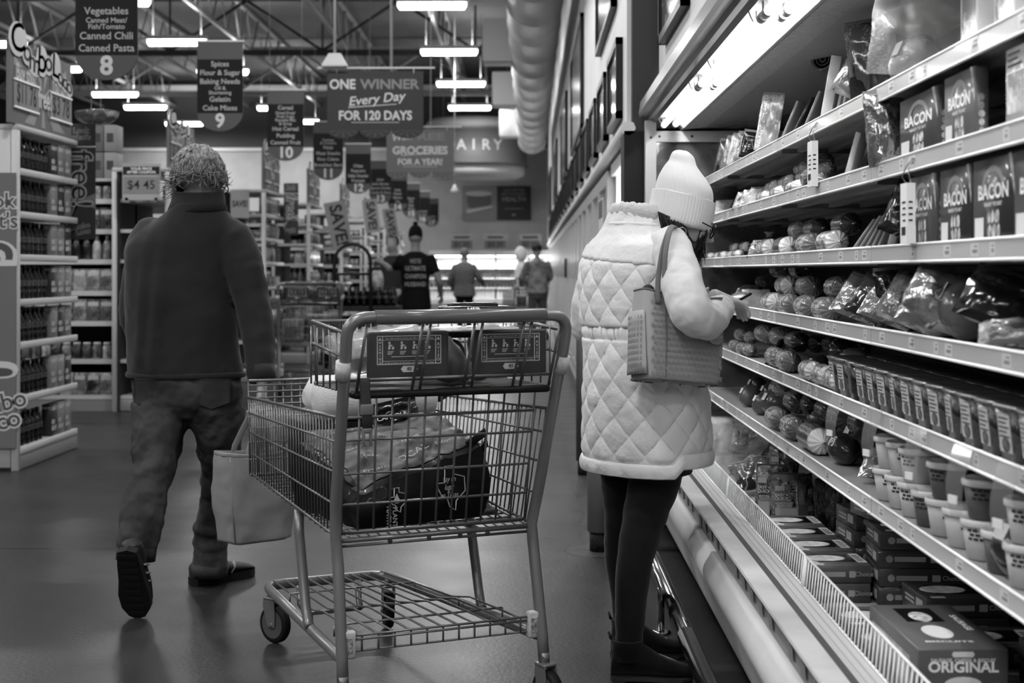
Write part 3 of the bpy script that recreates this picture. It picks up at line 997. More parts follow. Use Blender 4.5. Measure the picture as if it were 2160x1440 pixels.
def lump(s, px, dX, r, m, seed, desc, dz=0, yaw=0, nm='ham', cat='ham', tie=False, Y=None):
    X = SX + .015 + r[0] + dX
    root = empty(nm, (X, yx(px, X) if Y is None else Y, SZ[s] + r[2] * .93 + dz + .001), R(yaw))
    mb = MB().ell((0, 0, 0), r, 28, 18)
    mb.v = [p * (1 + .14 * NZ.noise(p * (1.1 / max(r)) + V((seed, 0, 0))) + .03 * NZ.noise(p * (5 / max(r)))) for p in mb.v]
    for p in mb.v:
        if p.z < -r[2] * .92: p.z = -r[2] * .92
    mb.build('wrapped_meat', m, root)
    mb = MB()
    mb.add([V((r[0] * 1.03 * -cos(a) * cos(b), r[1] * 1.05 * sin(a), r[2] * 1.04 * sin(b))) for b in (.25, .75) for a in (-.4, 0, .4)], [(0, 1, 4, 3), (1, 2, 5, 4)])
    mb.build('sticker', mat('sticker_pale', .8, .3), root)
    if tie:
        MB().lathe([(.006, r[2] * .95), (.012, r[2] * 1.05), (.004, r[2] * 1.12), (.016, r[2] * 1.3), (.02, r[2] * 1.36)], 14, mod=lambda a, i: 1 + .25 * sin(5 * a)).build('tied_neck', CLEAR, root)
    later(root, desc, SHN[s], -root.location.y, cat)
    return root
M_ham = mat('ham_wrap', .3, .22, coat=.6, bump=(30, .4, .01), var=(12, .1))
M_hamd = mat('ham_dark', .14, .2, coat=.6, bump=(25, .5, .01), var=(10, .06))
M_haml = mat('ham_light', .55, .22, coat=.5, bump=(25, .4, .01), var=(14, .15))

# top shelf
for i, px in enumerate((1522, 1540, 1556, 1572, 1588)):
    pouch(0, px, .02, .11, .15 - .012 * i, .03, FILM[(i * 2) % 5], i, lean=-8, yaw=-55 + 8 * i, roll=10, desc='small film pack with a crimped edge')
pouch(0, 1612, .0, .1, .2, .02, FILM[4], 21, lean=-6, yaw=-50, roll=8, desc='tall pale film pack')
for i, (px, k, ln) in enumerate(((1640, 'flat', 24), (1662, 'flat_dark', 28), (1684, 'flat', 24))):
    carton(0, px, .01 + .01 * i, .15, .01, .16, lean=ln, yaw=-30, kind=k)
carton(0, 1728, .0, .2, .03, .19, lean=10, yaw=-16, kind='flat_light', desc='thick pale meat carton')
for i, px in enumerate((1745, 1757, 1769)):
    carton(0, px, .03, .15, .009, .155, lean=14, yaw=-34, kind='flat')
pouch(0, 1800, .02, .15, .19, .06, FILM[2], 31, lean=-14, yaw=-40, roll=24, desc='glossy leaning film pouch')
pouch(0, 1850, .07, .13, .225, .05, FILM[0], 32, lean=-4, yaw=-25, roll=-6, desc='dark tall printed pouch')
lump(0, 1935, .02, (.06, .08, .07), M_ham, 7, 'dark round ham in a clear bag')
pouch(0, 1925, .01, .2, .215, .14, CLEAR, 33, lean=-6, yaw=-22, roll=6, desc='big clear bag round the ham', nm='clear_bag', cat='bag')
carton(0, 2062, .02, .16, .12, .17, kind='flat_light', yaw=-6, desc='large white carton')
carton(0, 2140, .02, .16, .12, .15, kind='flat_light', yaw=-6, desc='large white carton')
# second shelf
for i, px in enumerate((1500, 1515, 1562, 1576, 1590)):
    pouch(1, px, .0, .1, .085, .035, (FILM[4], CLEAR, FILM[1])[i % 3], 40 + i, lean=-30, yaw=-50, desc='small crinkled clear pack', crimp=False)
for px, d, l, k in ((1622, 0, 0, 'light'), (1652, 0, 0, 'light'), (1690, 0, 0, 'light'), (1742, .01, 0, 'half'), (1640, .05, 1, 'light'), (1672, .05, 1, 'light'), (1712, .05, 1, 'light'), (1752, .06, 1, 'half'), (1705, .08, 2, 'light'), (1748, .1, 2, 'half')):
    chub(1, px, d, l, k, .025, .17)
carton(1, 1778, .0, .13, .016, .125, lean=16, yaw=-34, kind='flat_light')
carton(1, 1806, .03, .13, .016, .12, lean=18, yaw=-30, kind='flat_dark')
carton(1, 1832, .0, .16, .016, .145, lean=20, yaw=-32, kind='flat_light')
carton(1, 1848, .03, .16, .016, .14, lean=20, yaw=-32, kind='flat_dark')
lump(1, 1855, .06, (.04, .05, .05), M_hamd, 3, 'dark round pack behind the clear bag')
pouch(1, 1876, .0, .09, .17, .07, SILVER, 50, lean=-4, yaw=-20, roll=-6, desc='tall crumpled silvery bag', nm='crumpled_bag', cat='bag')
carton(1, 1978, .0, .29, .026, .135, kind='bacon')
carton(1, 1985, .03, .28, .026, .13, kind='bacon_dark')
for i in range(4):
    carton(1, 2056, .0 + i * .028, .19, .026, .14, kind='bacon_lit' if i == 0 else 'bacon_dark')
carton(1, 2165, .0, .1, .05, .14, kind='flat_light', desc='white carton at the near end of the row')
# third shelf
for i, px in enumerate((1478, 1490, 1503, 1517, 1531, 1546, 1562)):
    chub(2, px, .0 + .02 * (i % 2), 0, 'light', .02, .13)
for i, px in enumerate((1556, 1578)):
    chub(2, px, .05, 1, 'light', .02, .13)
pouch(2, 1594, .0, .09, .075, .04, FILM[1], 61, lean=-30, yaw=-50, desc='small crinkled clear pack', crimp=False)
lump(2, 1622, .06, (.032, .04, .045), M_hamd, 5, 'small dark bag with a tied neck', tie=True, nm='tied_bag', cat='bag')
for px, d, l, k in ((1630, 0, 0, 'light'), (1668, 0, 0, 'pale'), (1722, 0, 0, 'half'), (1770, 0, 0, 'light'), (1700, .08, 1, 'half'), (1735, .09, 1, 'dark'), (1800, .09, 1, 'dark')):
    chub(2, px, d, l, k, .034, .19)
for i in range(5):
    carton(2, 1792 + i * 13, .005 + .012 * i, .14, .007, .105 + .006 * i, lean=38 - 3 * i, yaw=-40, kind='flat')
carton(2, 1868, .0, .17, .018, .155, lean=17, yaw=-24, kind='flat')
carton(2, 1888, .03, .17, .018, .15, lean=17, yaw=-24, kind='flat_dark')
pouch(2, 1906, .01, .13, .13, .05, FILM[3], 66, lean=-10, yaw=-30, roll=22, desc='dark wedge-shaped film pack')
carton(2, 1974, .0, .2, .024, .152, kind='bacon')
carton(2, 2049, .0, .2, .026, .152, kind='bacon_dark')
carton(2, 2141, .0, .225, .028, .155, kind='bacon_dark')
carton(2, 2245, .0, .225, .028, .155, kind='bacon_dark')
# fourth shelf
for i, (px, l) in enumerate(((1556, 0), (1570, 0), (1588, 1), (1600, 1), (1612, 2))):
    chub(3, px, .1 + .03 * l, l, 'dark' if i % 2 else 'half', .022, .14)
pouch(3, 1583, .0, .12, .08, .05, CLEAR, 71, lean=-30, yaw=-40, desc='crinkled clear pack', crimp=False)
lump(3, 1575, .02, (.045, .06, .045), M_ham, 11, 'rounded wrapped ham at the far end')
for px, d, l, k in ((1640, 0, 0, 'light'), (1676, 0, 0, 'half'), (1716, 0, 0, 'half'), (1758, 0, 0, 'half'), (1670, .045, 1, 'light'), (1718, .045, 1, 'half'), (1784, .05, 1, 'half'), (1826, .07, 1, 'dark'), (1858, .12, 1, 'dark'), (1700, .1, 2, 'dark'), (1655, .1, 2, 'dark')):
    chub(3, px, d, l, k, .034, .18)
for i, (px, m) in enumerate(((1782, SILVER), (1815, FILM[0]), (1846, SILVER), (1880, FILM[2]))):
    pouch(3, px + 14, .0 + .02 * (i % 2), .14, .12 + .006 * i, .045, m, 80 + i, lean=-34, yaw=-42, roll=18, desc='slumped silvery film bag', nm='slumped_bag', cat='bag')
for i, px in enumerate((1905, 1935, 1962)):
    pouch(3, px, .05 + .03 * i, .1, .142, .045, FILM[3], 90 + i, lean=-6, yaw=-15, roll=-8 + 6 * i, desc='tall dark film bag', nm='tall_bag', cat='bag')
lump(3, 1985, .0, (.07, .09, .07), M_haml, 21, 'large glossy wrapped ham', yaw=20)
lump(3, 2060, .01, (.08, .11, .073), M_ham, 23, 'large wrapped ham with folded film', yaw=-15)
lump(3, 2140, .05, (.085, .11, .073), M_hamd, 25, 'large dark wrapped ham', yaw=10)
pouch(3, 1968, .0, .17, .13, .09, SILVER, 97, lean=-30, yaw=-35, roll=15, desc='crumpled bright film bag', nm='crumpled_bag', cat='bag')
pouch(3, 2120, .03, .2, .115, .06, FILM[3], 98, lean=-38, yaw=-30, roll=20, desc='wide dark film bag', nm='wide_bag', cat='bag')
pouch(3, 2170, .06, .17, .06, .05, FILM[1], 99, lean=-40, yaw=-20, desc='low pale film bag', nm='low_bag', cat='bag')
# fifth shelf
for px, d, l in ((1556, 0, 0), (1572, 0, 0), (1586, .01, 0), (1568, .04, 1), (1590, .04, 1)):
    chub(4, px, d, l, 'half', .024, .13)
carton(4, 1612, .0, .16, .014, .1, lean=30, yaw=-20, kind='flat_dark')
for px, d, l, k in ((1648, 0, 0, 'half'), (1672, 0, 0, 'half'), (1622, .04, 1, 'half'), (1655, .06, 1, 'half'), (1692, .05, 1, 'dark'), (1728, .1, 1, 'dark'), (1745, .1, 2, 'dark'), (1774, .13, 1, 'dark'), (1796, .16, 1, 'dark'), (1820, .18, 1, 'dark')):
    chub(4, px, d, l, k, .034, .18)
for px, k in ((1722, 'light'), (1752, 'light'), (1778, 'light')):
    chub(4, px, 0, 0, k, .031, .16)
chub(4, 1772, .06, 1, 'dark', .036, .16, yaw=-20)
lump(4, 1730, .05, (.04, .05, .035), M_hamd, 31, 'dark rounded pack between the meat rolls')
lump(4, 1800, .09, (.04, .06, .03), M_haml, 33, 'pale pack lying over the tubs', dz=.05)
TB = {}
def sq_tub(px, dX, turn=0, dark=False, lvl=0):
    if dark not in TB:
        root = empty('deli_tub', (0, 0, 0))
        def rr(w, z):
            pts = []
            for cx, cy, a0 in ((1, 1, 0), (-1, 1, 90), (-1, -1, 180), (1, -1, 270)):
                for q in range(4):
                    a = R(a0 + q * 30)
                    pts.append(V((cx * (w - .012) + .012 * cos(a), cy * (w - .012) + .012 * sin(a), z)))
            return pts
        MB().ring_tube([rr(.036, 0), rr(.046, .092)], smooth=True).build('tub', pack_mat('tub_side_%d' % dark, .06 if dark else .12, .3 if dark else .6, 14, .3, 3, 8), root)
        MB().ring_tube([rr(.049, .092), rr(.049, .097), rr(.044, .099)]).build('foil_lid', mat('foil_lid', .55, .22, .8, bump=(40, .3, .005)), root)
        for sx_, nrm in (((0, -1, 0), (-1, 0, 0)), ((1, 0, 0), (0, -1, 0))):
            F = orient(sx_, V((0, 0, 1)) - V(nrm) * -.108, V(nrm) * .0415 + V((0, 0, .046)))
            mb = MB().prism([(-.028, -.03), (.024, -.03), (.024, .036), (-.028, .036)], 0, .0008, F)
            lb = mb.build('label_panel', mat('tub_label%d' % dark, .74 if not dark else .28, .35), root)
            mb = MB()
            for q in range(5):
                mb.prism([(-.024, .028 - q * .008), (.018 - .01 * (q % 2), .028 - q * .008), (.018 - .01 * (q % 2), .031 - q * .008), (-.024, .031 - q * .008)], .0008, .0012, F)
            mb.ell(F @ V((0, -.018, 0)), (.016, .016, .014), 10, 6) if False else mb.prism([(.017 * cos(a * pi / 7), -.017 + .013 * sin(a * pi / 7)) for a in range(14)], .0008, .0012, F)
            mb.build('lettering', mat('tub_ink', .3, .4, var=(90, .15)), lb)
        o = TB[dark] = remember(root)
    else:
        o = copy_tree(TB[dark])
    X = SX + .062 + dX
    o.location = (X, yx(px, X), SZ[4] + .001 + lvl * .1)
    o.rotation_euler = (0, 0, R(turn))
    later(o, 'dark square deli tub' if dark else 'square foil-lidded deli tub', 'in the %s row, fifth case shelf' % ('front' if dX < .05 else 'back'), -o.location.y, 'tub')
y = 3.86
i = 0
while y > 1.7:
    for d in (0, .105):
        X = SX + .062 + d
        px = 1118 + X * 3000 / y
        sq_tub(px, d, turn=(0, 4, -5, 2)[i % 4], dark=(i == 2 and d == 0))
    y -= .108
    i += 1
# lowest shelf
for i, px in enumerate((1575, 1590, 1604, 1618)):
    lump(5, px + 8, .02 + .1 * (i % 2), (.045, .05, .045), M_hamd if i % 2 else M_ham, 40 + i, 'dark wrapped round of meat')
lump(5, 1640, .04, (.06, .075, .055), M_ham, 47, 'big smooth wrapped ham')
for px, d, l, k in ((1650, 0, 0, 'half'), (1684, 0, 0, 'half'), (1690, .05, 1, 'dark'), (1720, .08, 1, 'dark'), (1760, .09, 1, 'dark'), (1700, .09, 2, 'dark'), (1655, .08, 1, 'half'), (1790, .1, 1, 'half')):
    chub(5, px, d, l, k, .036, .18)
chub(5, 1736, 0, 0, 'pale', .04, .24)
lump(5, 1735, .09, (.05, .06, .05), M_ham, 51, 'dark wrapped round of meat')
lump(5, 1782, .02, (.045, .07, .045), M_hamd, 53, 'dark wrapped round of meat')
lump(5, 1815, .09, (.05, .07, .055), M_ham, 54, 'dark wrapped round of meat')
chub(5, 1838, .09, 1, 'dark', .04, .16)
chub(5, 1878, .12, 1, 'dark', .038, .16)
for i, px in enumerate((1850, 1862, 1836)):
    r_ = pouch(5, px, .055 + .05 * (i == 2), .1, .12, .03, FILM[(1, 2, 0)[i]], 110 + i, lean=-70, yaw=-24, roll=0, desc='clear vacuum pack with a label', nm='vacuum_pack', cat='meat pack', dz=.012 + .03 * i, crimp=False)
RT = {}
def tub(px, dX, lvl, dark=False):
    if dark not in RT:
        root = empty('deli_cup', (0, 0, 0))
        MB().lathe([(.036, 0), (.038, .002), (.047, .066)], 28).build('cup', mat('cup_pale' if not dark else 'cup_dark', .66 if not dark else .32, .35), root)
        MB().lathe([(.0372, .004), (.0405, .026)], 28, caps=False).build('lower_band', mat('cup_band', .22, .35), root)
        MB().lathe([(.0495, .062), (.051, .064), (.051, .073), (.047, .076), (.044, .073), (.002, .072)], 28).build('lid', mat('cup_lid', .8 if not dark else .5, .18, alpha=.92, coat=.4), root)
        mb = MB()
        for t, st in ((0, 'LANCH'), (1, 'HAND'), (2, 'SOUP')):
            pass
        for q in range(3):
            for w in range(3 - q % 2):
                a = R(-125 + q * 0 + (w - 1) * 16 + 6 * (q % 2))
                z0 = .054 - q * .008
                rr_ = .0375 + .0095 * z0 / .066 + .0009
                mb.add([(rr_ * cos(a + da), rr_ * sin(a + da), z0 + dz) for da, dz in ((-.11, 0), (.11, 0), (.11, .005), (-.11, .005))], [(0, 1, 2, 3)], False)
        mb.build('lettering', mat('cup_ink', .18, .4), root)
        o = RT[dark] = remember(root)
    else:
        o = copy_tree(RT[dark])
    X = SX + .06 + dX
    o.location = (X, yx(px, X), SZ[5] + .001 + lvl * .0765)
    o.rotation_euler = (0, 0, random.uniform(-.5, .5))
    later(o, 'dark round deli cup' if dark else 'round deli cup', 'in the %s %s tier, lowest case shelf' % ('front' if dX < .06 else 'back', ('lower', 'upper')[lvl]), -o.location.y, 'tub')
for i, y in enumerate((3.36, 3.245, 3.135, 3.02, 2.91, 2.79, 2.67, 2.55, 2.43, 2.31)):
    for d in (0, .11):
        X = SX + .06 + d
        px = 1118 + X * 3000 / y
        tub(px, d, 0, dark=(i % 4 == 3))
        if i in (0, 1, 2, 4, 6, 8) or d:
            tub(px + 3, d, 1, dark=i in (4, 6))
lump(5, 2170, .0, (.06, .07, .06), M_hamd, 57, 'dark bag of meat at the near end of the row', nm='meat_bag')
# basin: bags and pouches at the far end, then flat meal boxes
pouch(6, 1560, .04, .26, .16, .14, CLEAR, 120, lean=-20, yaw=-10, desc='large clear bag of produce at the far end', nm='clear_bag', cat='bag', dz=.06)
pouch(6, 1512, -.06, .12, .22, .08, CLEAR, 121, lean=-6, yaw=-20, desc='upright clear bag at the far end corner', nm='clear_bag', cat='bag')
lump(6, 1530, -.02, (.1, .12, .07), M_haml, 60, 'pale bundle under the clear bag', nm='produce_bundle', cat='produce')
for i, (px, dx, z) in enumerate(((1560, .0, .02), (1588, .0, .03), (1575, .08, .06), (1606, .03, .02), (1612, .06, .06), (1640, .12, .1), (1605, .14, .1))):
    pouch(6, px, dx, .14, .16, .05, (FILM[2], FILM[0], FILM[1], FILM[0])[i % 4], 130 + i, lean=-62 + 6 * (i % 3), yaw=-60 + 25 * (i % 4), roll=8 * (i % 3) - 8, desc='crinkled bag lying in the heap', nm='snack_bag', cat='bag', dz=z)
PM = [pack_mat('pouch_print_%d' % i, .08, .62, 30 + i, .25, 7, 9) for i in range(3)]
for i, (px, dx, w, h, yw, ln) in enumerate(((1626, -.02, .11, .18, -24, -8), (1662, .02, .115, .165, -8, -6), (1703, .07, .09, .17, 48, -4), (1736, .12, .085, .16, 58, -4), (1763, .16, .09, .16, 50, -4), (1786, .2, .09, .16, 54, -4), (1650, .1, .11, .19, -25, -10))):
    o = pouch(6, px, dx, w, h, .045, PM[i % 3], 150 + i, lean=ln, yaw=yw, desc='printed standing meat pouch', nm='standing_pouch', cat='pouch', crimp=False)
    MB().box((-w * .49, -.0025, h * .86), (w * .49, .0025, h + .004)).build('top_band', mat('pouch_band', .27, .3, coat=.3), o)
    mb = MB()
    F = orient((1, 0, 0), (0, -.1, 1), (0, -.0265, h * .5))
    if i < 2 or i == 6:
        mb.prism([(-w * .36, -h * .42), (w * .36, -h * .42), (w * .36, -h * .16), (-w * .36, -h * .16)], 0, .001, F)
    mb.prism([(-w * .36, h * .17), (-w * .1, h * .17), (-w * .1, h * .27), (-w * .36, h * .27)], 0, .001, F)
    mb.build('label_panel', mat('pouch_label', .66, .35), o)
    mb = MB()
    if i < 2:
        add_text(mb, 'EASY +', .014, F @ Mx.Translation((-w * .18, h * .09, .0006)))
        add_text(mb, 'QUICK', .014, F @ Mx.Translation((-w * .18, h * .02, .0006)))
    for q in range(4):
        mb.prism([(-w * .32, -h * (.07 + .025 * q)), (w * .1, -h * (.07 + .025 * q)), (w * .1, -h * (.06 + .025 * q)), (-w * .32, -h * (.06 + .025 * q))], .0005, .001, F)
    mb.build('lettering', mat('pouch_ink', .8, .35), o)
MBX = {}
def meal_box(X, Y, z, w=.2, l=.17, h=.045, yaw=0, dark=False):
    k = (dark, w, l, h)
    if k not in MBX:
        root = empty('meal_box', (0, 0, 0))
        b = .2 if dark else .3
        MB().rbox((0, 0, 0), (w, l, h), .0015, 1).build('sleeve', mat('sleeve_%d' % dark, b, .35, coat=.2), root)
        MB().box((w * .2, l * .25, h), (w * .82, l * .8, h + .0006)).build('window', mat('sleeve_window', .04, .12), root)
        mb = MB()
        mb.lathe([(l * .26, h + .0008), (l * .22, h + .0012), (.001, h + .001)], 22, Mx.Translation((w * .37, l * .52, 0)) @ Mx.Diagonal((1.25, .9, 1, 1)))
        mb.build('plate_print', mat('plate_pale', .72, .35, var=(50, .12)), root)
        mb = MB().box((w * .84, l * .2, h), (w * .99, l * .85, h + .0006)).box((w * .08, l * .03, h), (w * .25, l * .12, h + .0005))
        lb = mb.build('label_panel', mat('box_label', .74, .35), root)
        mb = MB()
        for q in range(5):
            mb.box((w * .86, l * (.28 + .1 * q), h + .0006), (w * (.95 + .02 * (q % 2)), l * (.32 + .1 * q), h + .001))
        add_text(mb, 'CHICKEN', .012, orient((1, 0, 0), (0, 1, 0), (w * .55, l * .12, h)), .01)
        mb.build('lettering', mat('box_ink', .2, .4), lb)
        F = orient((1, 0, 0), (0, 0, 1), (w / 2, 0, h / 2))
        mb = MB()
        mb.prism([(-w * .3, -.006), (w * .08, -.006), (w * .08, .006), (-w * .3, .006)], 0, .0006, F)
        mb.prism([(-w * .36 + .009 * cos(a * pi / 6), .009 * sin(a * pi / 6)) for a in range(12)], 0, .0007, F)
        mb.prism([(w * .14, -.008), (w * .24, -.008), (w * .24, .008), (w * .14, .008)], 0, .0005, F)
        add_text(mb, 'Choice', .016, F @ Mx.Translation((w * .38, 0, 0)), .01)
        G = orient((0, -1, 0), (0, 0, 1), (0, l / 2, h / 2))
        mb.prism([(l * .1, -.01), (l * .36, -.01), (l * .36, .012), (l * .1, .012)], 0, .0006, G)
        for q in range(2):
            mb.prism([(-l * .35, -.008 + q * .01), (l * .02, -.008 + q * .01), (l * .02, -.003 + q * .01), (-l * .35, -.003 + q * .01)], 0, .0006, G)
        mb.build('side_print', mat('box_print', .56, .4), root)
        o = MBX[k] = remember(root)
    else:
        o = copy_tree(MBX[k])
    o.location = (X, Y, z)
    o.rotation_euler = (0, 0, R(yaw))
    return o
Zb = .3735
H = .0465
def stackb(X, Y, n, place, yaw=0, w=.17, l=.17, dark=False, z0=0):
    for q in range(n):
        o = meal_box(X + .004 * (q % 2), Y + .003 * (q % 3), Zb + (q + z0) * H, w, l, .0455, yaw + (q % 2) * 1.5, dark)
        later(o, 'flat ready-meal box', place.replace('of the ', '', 1) if place.startswith('of') else place, -(q), 'box', 'the top')
for i, y in enumerate((4.12, 3.935, 3.75, 3.56)):
    stackb(.695, y, 2, 'of the %s stack behind the wire fence' % ('far-end', 'second', 'third', 'fourth')[i], w=.155)
stackb(.86, 3.52, 4, 'of the tall stack under the lowest shelf', dark=True, w=.2, yaw=-3)
o = meal_box(.885, 3.62, Zb + 4 * H + .001, .2, .17, .0455, 12, True)
tag(o, 'dark ready-meal box set askew on top of the tall stack', 'box')
stackb(.86, 3.78, 4, 'of the stack behind the tall stack', dark=True, w=.2, yaw=4)
stackb(.70, 3.15, 1, 'lying low between the stacks behind the fence', w=.17, yaw=3)
stackb(.885, 3.2, 2, 'of the low stack under the round deli cups', dark=True, w=.19, yaw=2)
stackb(1.09, 3.35, 3, 'of the stack deep in the basin', dark=True, w=.19, yaw=-2)
stackb(.885, 2.98, 1, 'lying low under the round deli cups', w=.19, yaw=-4)
stackb(1.0, 2.7, 2, 'of the near-end stack deep in the basin', dark=True, w=.2, yaw=6)
stackb(.70, 2.96, 1, 'half hidden behind the big box', w=.16, yaw=-2)
# the big ORIGINAL box
o = empty('sandwich_box', (.715, 2.632, Zb), R(1), 'big box lettered ORIGINAL lying in the basin by the fence', 'box')
w, l, h = .168, .35, .13
MB().rbox((0, 0, 0), (w, l, h), .003, 2).build('carton', mat('orig_carton', .33, .35, coat=.25), o)
F = orient((1, 0, 0), (0, 0, 1), (w / 2, 0, h / 2))
mb = MB()
add_text(mb, 'ORIGINAL', .027, F @ Mx.Translation((0, .031, 0)), .03, fit=.13)
add_text(mb, 'SAUSAGE, CHEESE & BISCUIT', .009, F @ Mx.Translation((0, .044, 0)), .012, fit=.12)
mb.build('lettering', mat('print_white', .93, .4), o)
mb = MB()
mb.prism([(-.018, .05), (.018, .05), (.021, .055), (.018, .06), (-.018, .06), (-.021, .055)], .0003, .0008, F)
mb.prism([(.035 * cos(a * pi / 8), -.0 + .014 * sin(a * pi / 8)) for a in range(16)], .0003, .0006, F)
mb.prism([(.062 + .012 * cos(a * pi / 8), -.01 + .012 * sin(a * pi / 8)) for a in range(16)], .0003, .0006, F)
T = orient((1, 0, 0), (0, 1, 0), (w / 2, l / 2, h))
mb.prism([(.028 * cos(a * pi / 9) - .01, -.05 + .05 * sin(a * pi / 9)) for a in range(18)], .0003, .0006, T)
mb.build('badge_logo', mat('print_pale', .84, .4), o)
mb = MB()
mb.prism([(-.045, .03), (.03, .03), (.03, .14), (-.045, .14)], .0003, .0007, T)
mb.build('top_window', mat('sleeve_window', .04, .12), o)
mb = MB().ell(T @ V((-.008, .07, -.004)), (.028, .05, .008), 14, 8)
mb.build('food_print', mat('orig_food', .6, .4, var=(60, .25)), o)
mb = MB()
add_text(mb, 'SAUSAGE', .018, T @ Mx.Translation((.058, .02, .0005)) @ Mx.Rotation(R(-90), 4, 'Z'), .02, fit=.12)
add_text(mb, 'BISCUITS', .014, T @ Mx.Translation((-.01, -.125, .0005)), .02, fit=.09)
mb.build('top_lettering', mat('print_white', .93, .4), o)
G = orient((0, -1, 0), (0, 0, 1), (0, l / 2, h / 2))
mb = MB().prism([(-l * .42, -h * .46), (l * .36, -h * .46), (l * .36, h * .3), (-l * .42, h * .3)], .0003, .0007, G)
mb.build('side_print', mat('orig_side', .62, .4, var=(14, .2)), o)
# hanging coupon cards and clear shelf flags
def hang_card(px, s, h, w, lab):
    z = SH[s]
    Y = yx(px, SX - .02)
    o = empty('coupon_card', (SX - .022, Y, z), 0, lab, 'tag', 'coupon cards hung from the case shelves')
    MB().box((-.004, -w * .5, -.045 - .02 - h), (.014, w * .5, -.045 - .02)).build('card', mat('card_white', .86, .4), o)
    mb = MB()
    mb.tube([(.008, -w * .35, -.066), (.0, -w * .55, -.05), (.004, -w * .2, -.03), (.018, -.004, -.012), (.018, .004, -.012), (.004, w * .2, -.03), (0, w * .55, -.05), (.008, w * .35, -.066)], .0014, 6)
    mb.build('wire_hook', M_satin, o)
    mb = MB()
    for q in range(4):
        mb.box((-.0048, -w * .3, -.075 - h * (.25 + .1 * q)), (-.004, w * (.2 - .1 * (q % 2)), -.075 - h * (.28 + .1 * q) + h * .06))
        mb.box((w * .0, -w * .5 - .0006, -.075 - h * (.25 + .1 * q)), (.008, -w * .5, -.075 - h * (.28 + .1 * q) + h * .06))
    for q in range(7):
        mb.box((-.0048, -w * .3 + w * .085 * q, -.06 - h * .9), (-.004, -w * .3 + w * .085 * q + w * .05, -.06 - h * .76))
    mb.build('lettering', mat('print_dark', .15, .4), o)
hang_card(1712, 0, .125, .06, 'white coupon card on a wire hook over the second shelf edge')
hang_card(1912, 1, .125, .05, 'white coupon card on a wire hook beside the bacon boxes')
M_flag = mat('clear_flag', .6, .1, alpha=.3, spec=.9, coat=.5)
for i, px in enumerate((1772, 1852, 1945, 2040, 2138)):
    Y = yx(px, SX - .01)
    o = empty('shelf_flag', (SX - .012, Y, SH[4]), R(20))
    mb = MB()
    w = .028
    mb.grid(lambda u, v: V((-.004 - .022 * sin(v * 2.4), (u - .5) * 2 * w * (1 - .35 * v * v), .004 - .13 * v)), 4, 12)
    mb.build('clear_flap', M_flag, o)
    MB().box((-.03, -w * .45, -.1), (-.027, w * .45, -.085)).build('flag_print', mat('flag_print', .85, .4), o)
    later(o, 'curved clear plastic flag', 'clipped on the fifth shelf edge', -Y, 'shelf flag')
# ------------------------------------------------------------------ shopping cart
CA = R(24.87)
CX, CYc = -.2516, 3.807
cart = empty('shopping_cart', (CX, CYc, 0), CA, 'grey wire shopping cart loaded with bags, standing in the middle of the aisle', 'shopping cart')
def cw(u, v, z=0):
    return V((CX + u * cos(CA) - v * sin(CA), CYc + u * sin(CA) + v * cos(CA), z))
M_cart = mat('cart_paint', .5, .3, .45, bump=(80, .05, .002))
M_wirec = mat('cart_wire', .46, .3, .6)
M_clip = mat('clip_plastic', .72, .45, var=(50, .08))
def arc(p0, p1, p2, r, n=5):
    """points rounding the corner p1"""
    p0, p1, p2 = V(p0), V(p1), V(p2)
    a, b = p1 + (p0 - p1).normalized() * r, p1 + (p2 - p1).normalized() * r
    return [(a * (1 - t) ** 2 + p1 * 2 * t * (1 - t) + b * t * t) for t in [i / n for i in range(n + 1)]]
HZ = 1.085
tr = .0155
mb = MB()
path = [(-.284, -.078, .135), (-.283, -.067, .21), (-.279, -.02, .44), (-.28, -.003, .505), (-.288, -.03, .60), (-.302, -.16, 1.0)]
L = path + arc((-.302, -.16, 1.0), (-.306, -.182, HZ), (-.2, -.184, HZ), .055) 
full = L + [(-x, y, z) for x, y, z in reversed([tuple(p) for p in L])]
mb.tube(full, tr, 12)
# lower frame
low = [(-.284, -.067, .21)] + arc((-.284, -.067, .21), (-.205, 1.02, .172), (.205, 1.02, .172), .06)
lowf = low + [(-x, y, z) for x, y, z in reversed([tuple(p) for p in low])]
mb.tube(lowf, [(.017, .0135)] * len(lowf), 12)
for s in (-1, 1):
    mb.tube([(s * .262, .30, .205), (s * .263, .315, .215), (s * .264, .333, .25), (s * .264, .40, .45), (s * .265, .402, .52)], .014, 10)
mb.build('frame', M_cart, cart)
mb = MB().tube([(-.235, -.184, HZ), (.235, -.184, HZ)], [.0185, .0185], 14)
mb.build('handle_grip', mat('grip_plastic', .36, .28, coat=.3), cart)
for s in (-1, 1):
    mb = MB().tube([(s * .3035, -.137, .93), (s * .3055, -.151, .975)], [.0195, .0195], 14)
    mb.build('collar', M_clip, cart)
# caddy plate on the handle
mb = MB().rbox((-.02, -.172, HZ + .012), (.16, -.06, HZ + .024), .005).rbox((.01, -.1, HZ + .02), (.14, -.05, HZ + .032), .005)
q = mb.build('handle_console', mat('console_black', .05, .25, coat=.3), cart)
mb = MB()
add_text(mb, 'HEB', .013, orient((1, 0, 0), (0, .6, .8), (.03, -.19, HZ + .018)), .02, wide=1.5)
mb.build('lettering', mat('print_white', .93, .4), q)
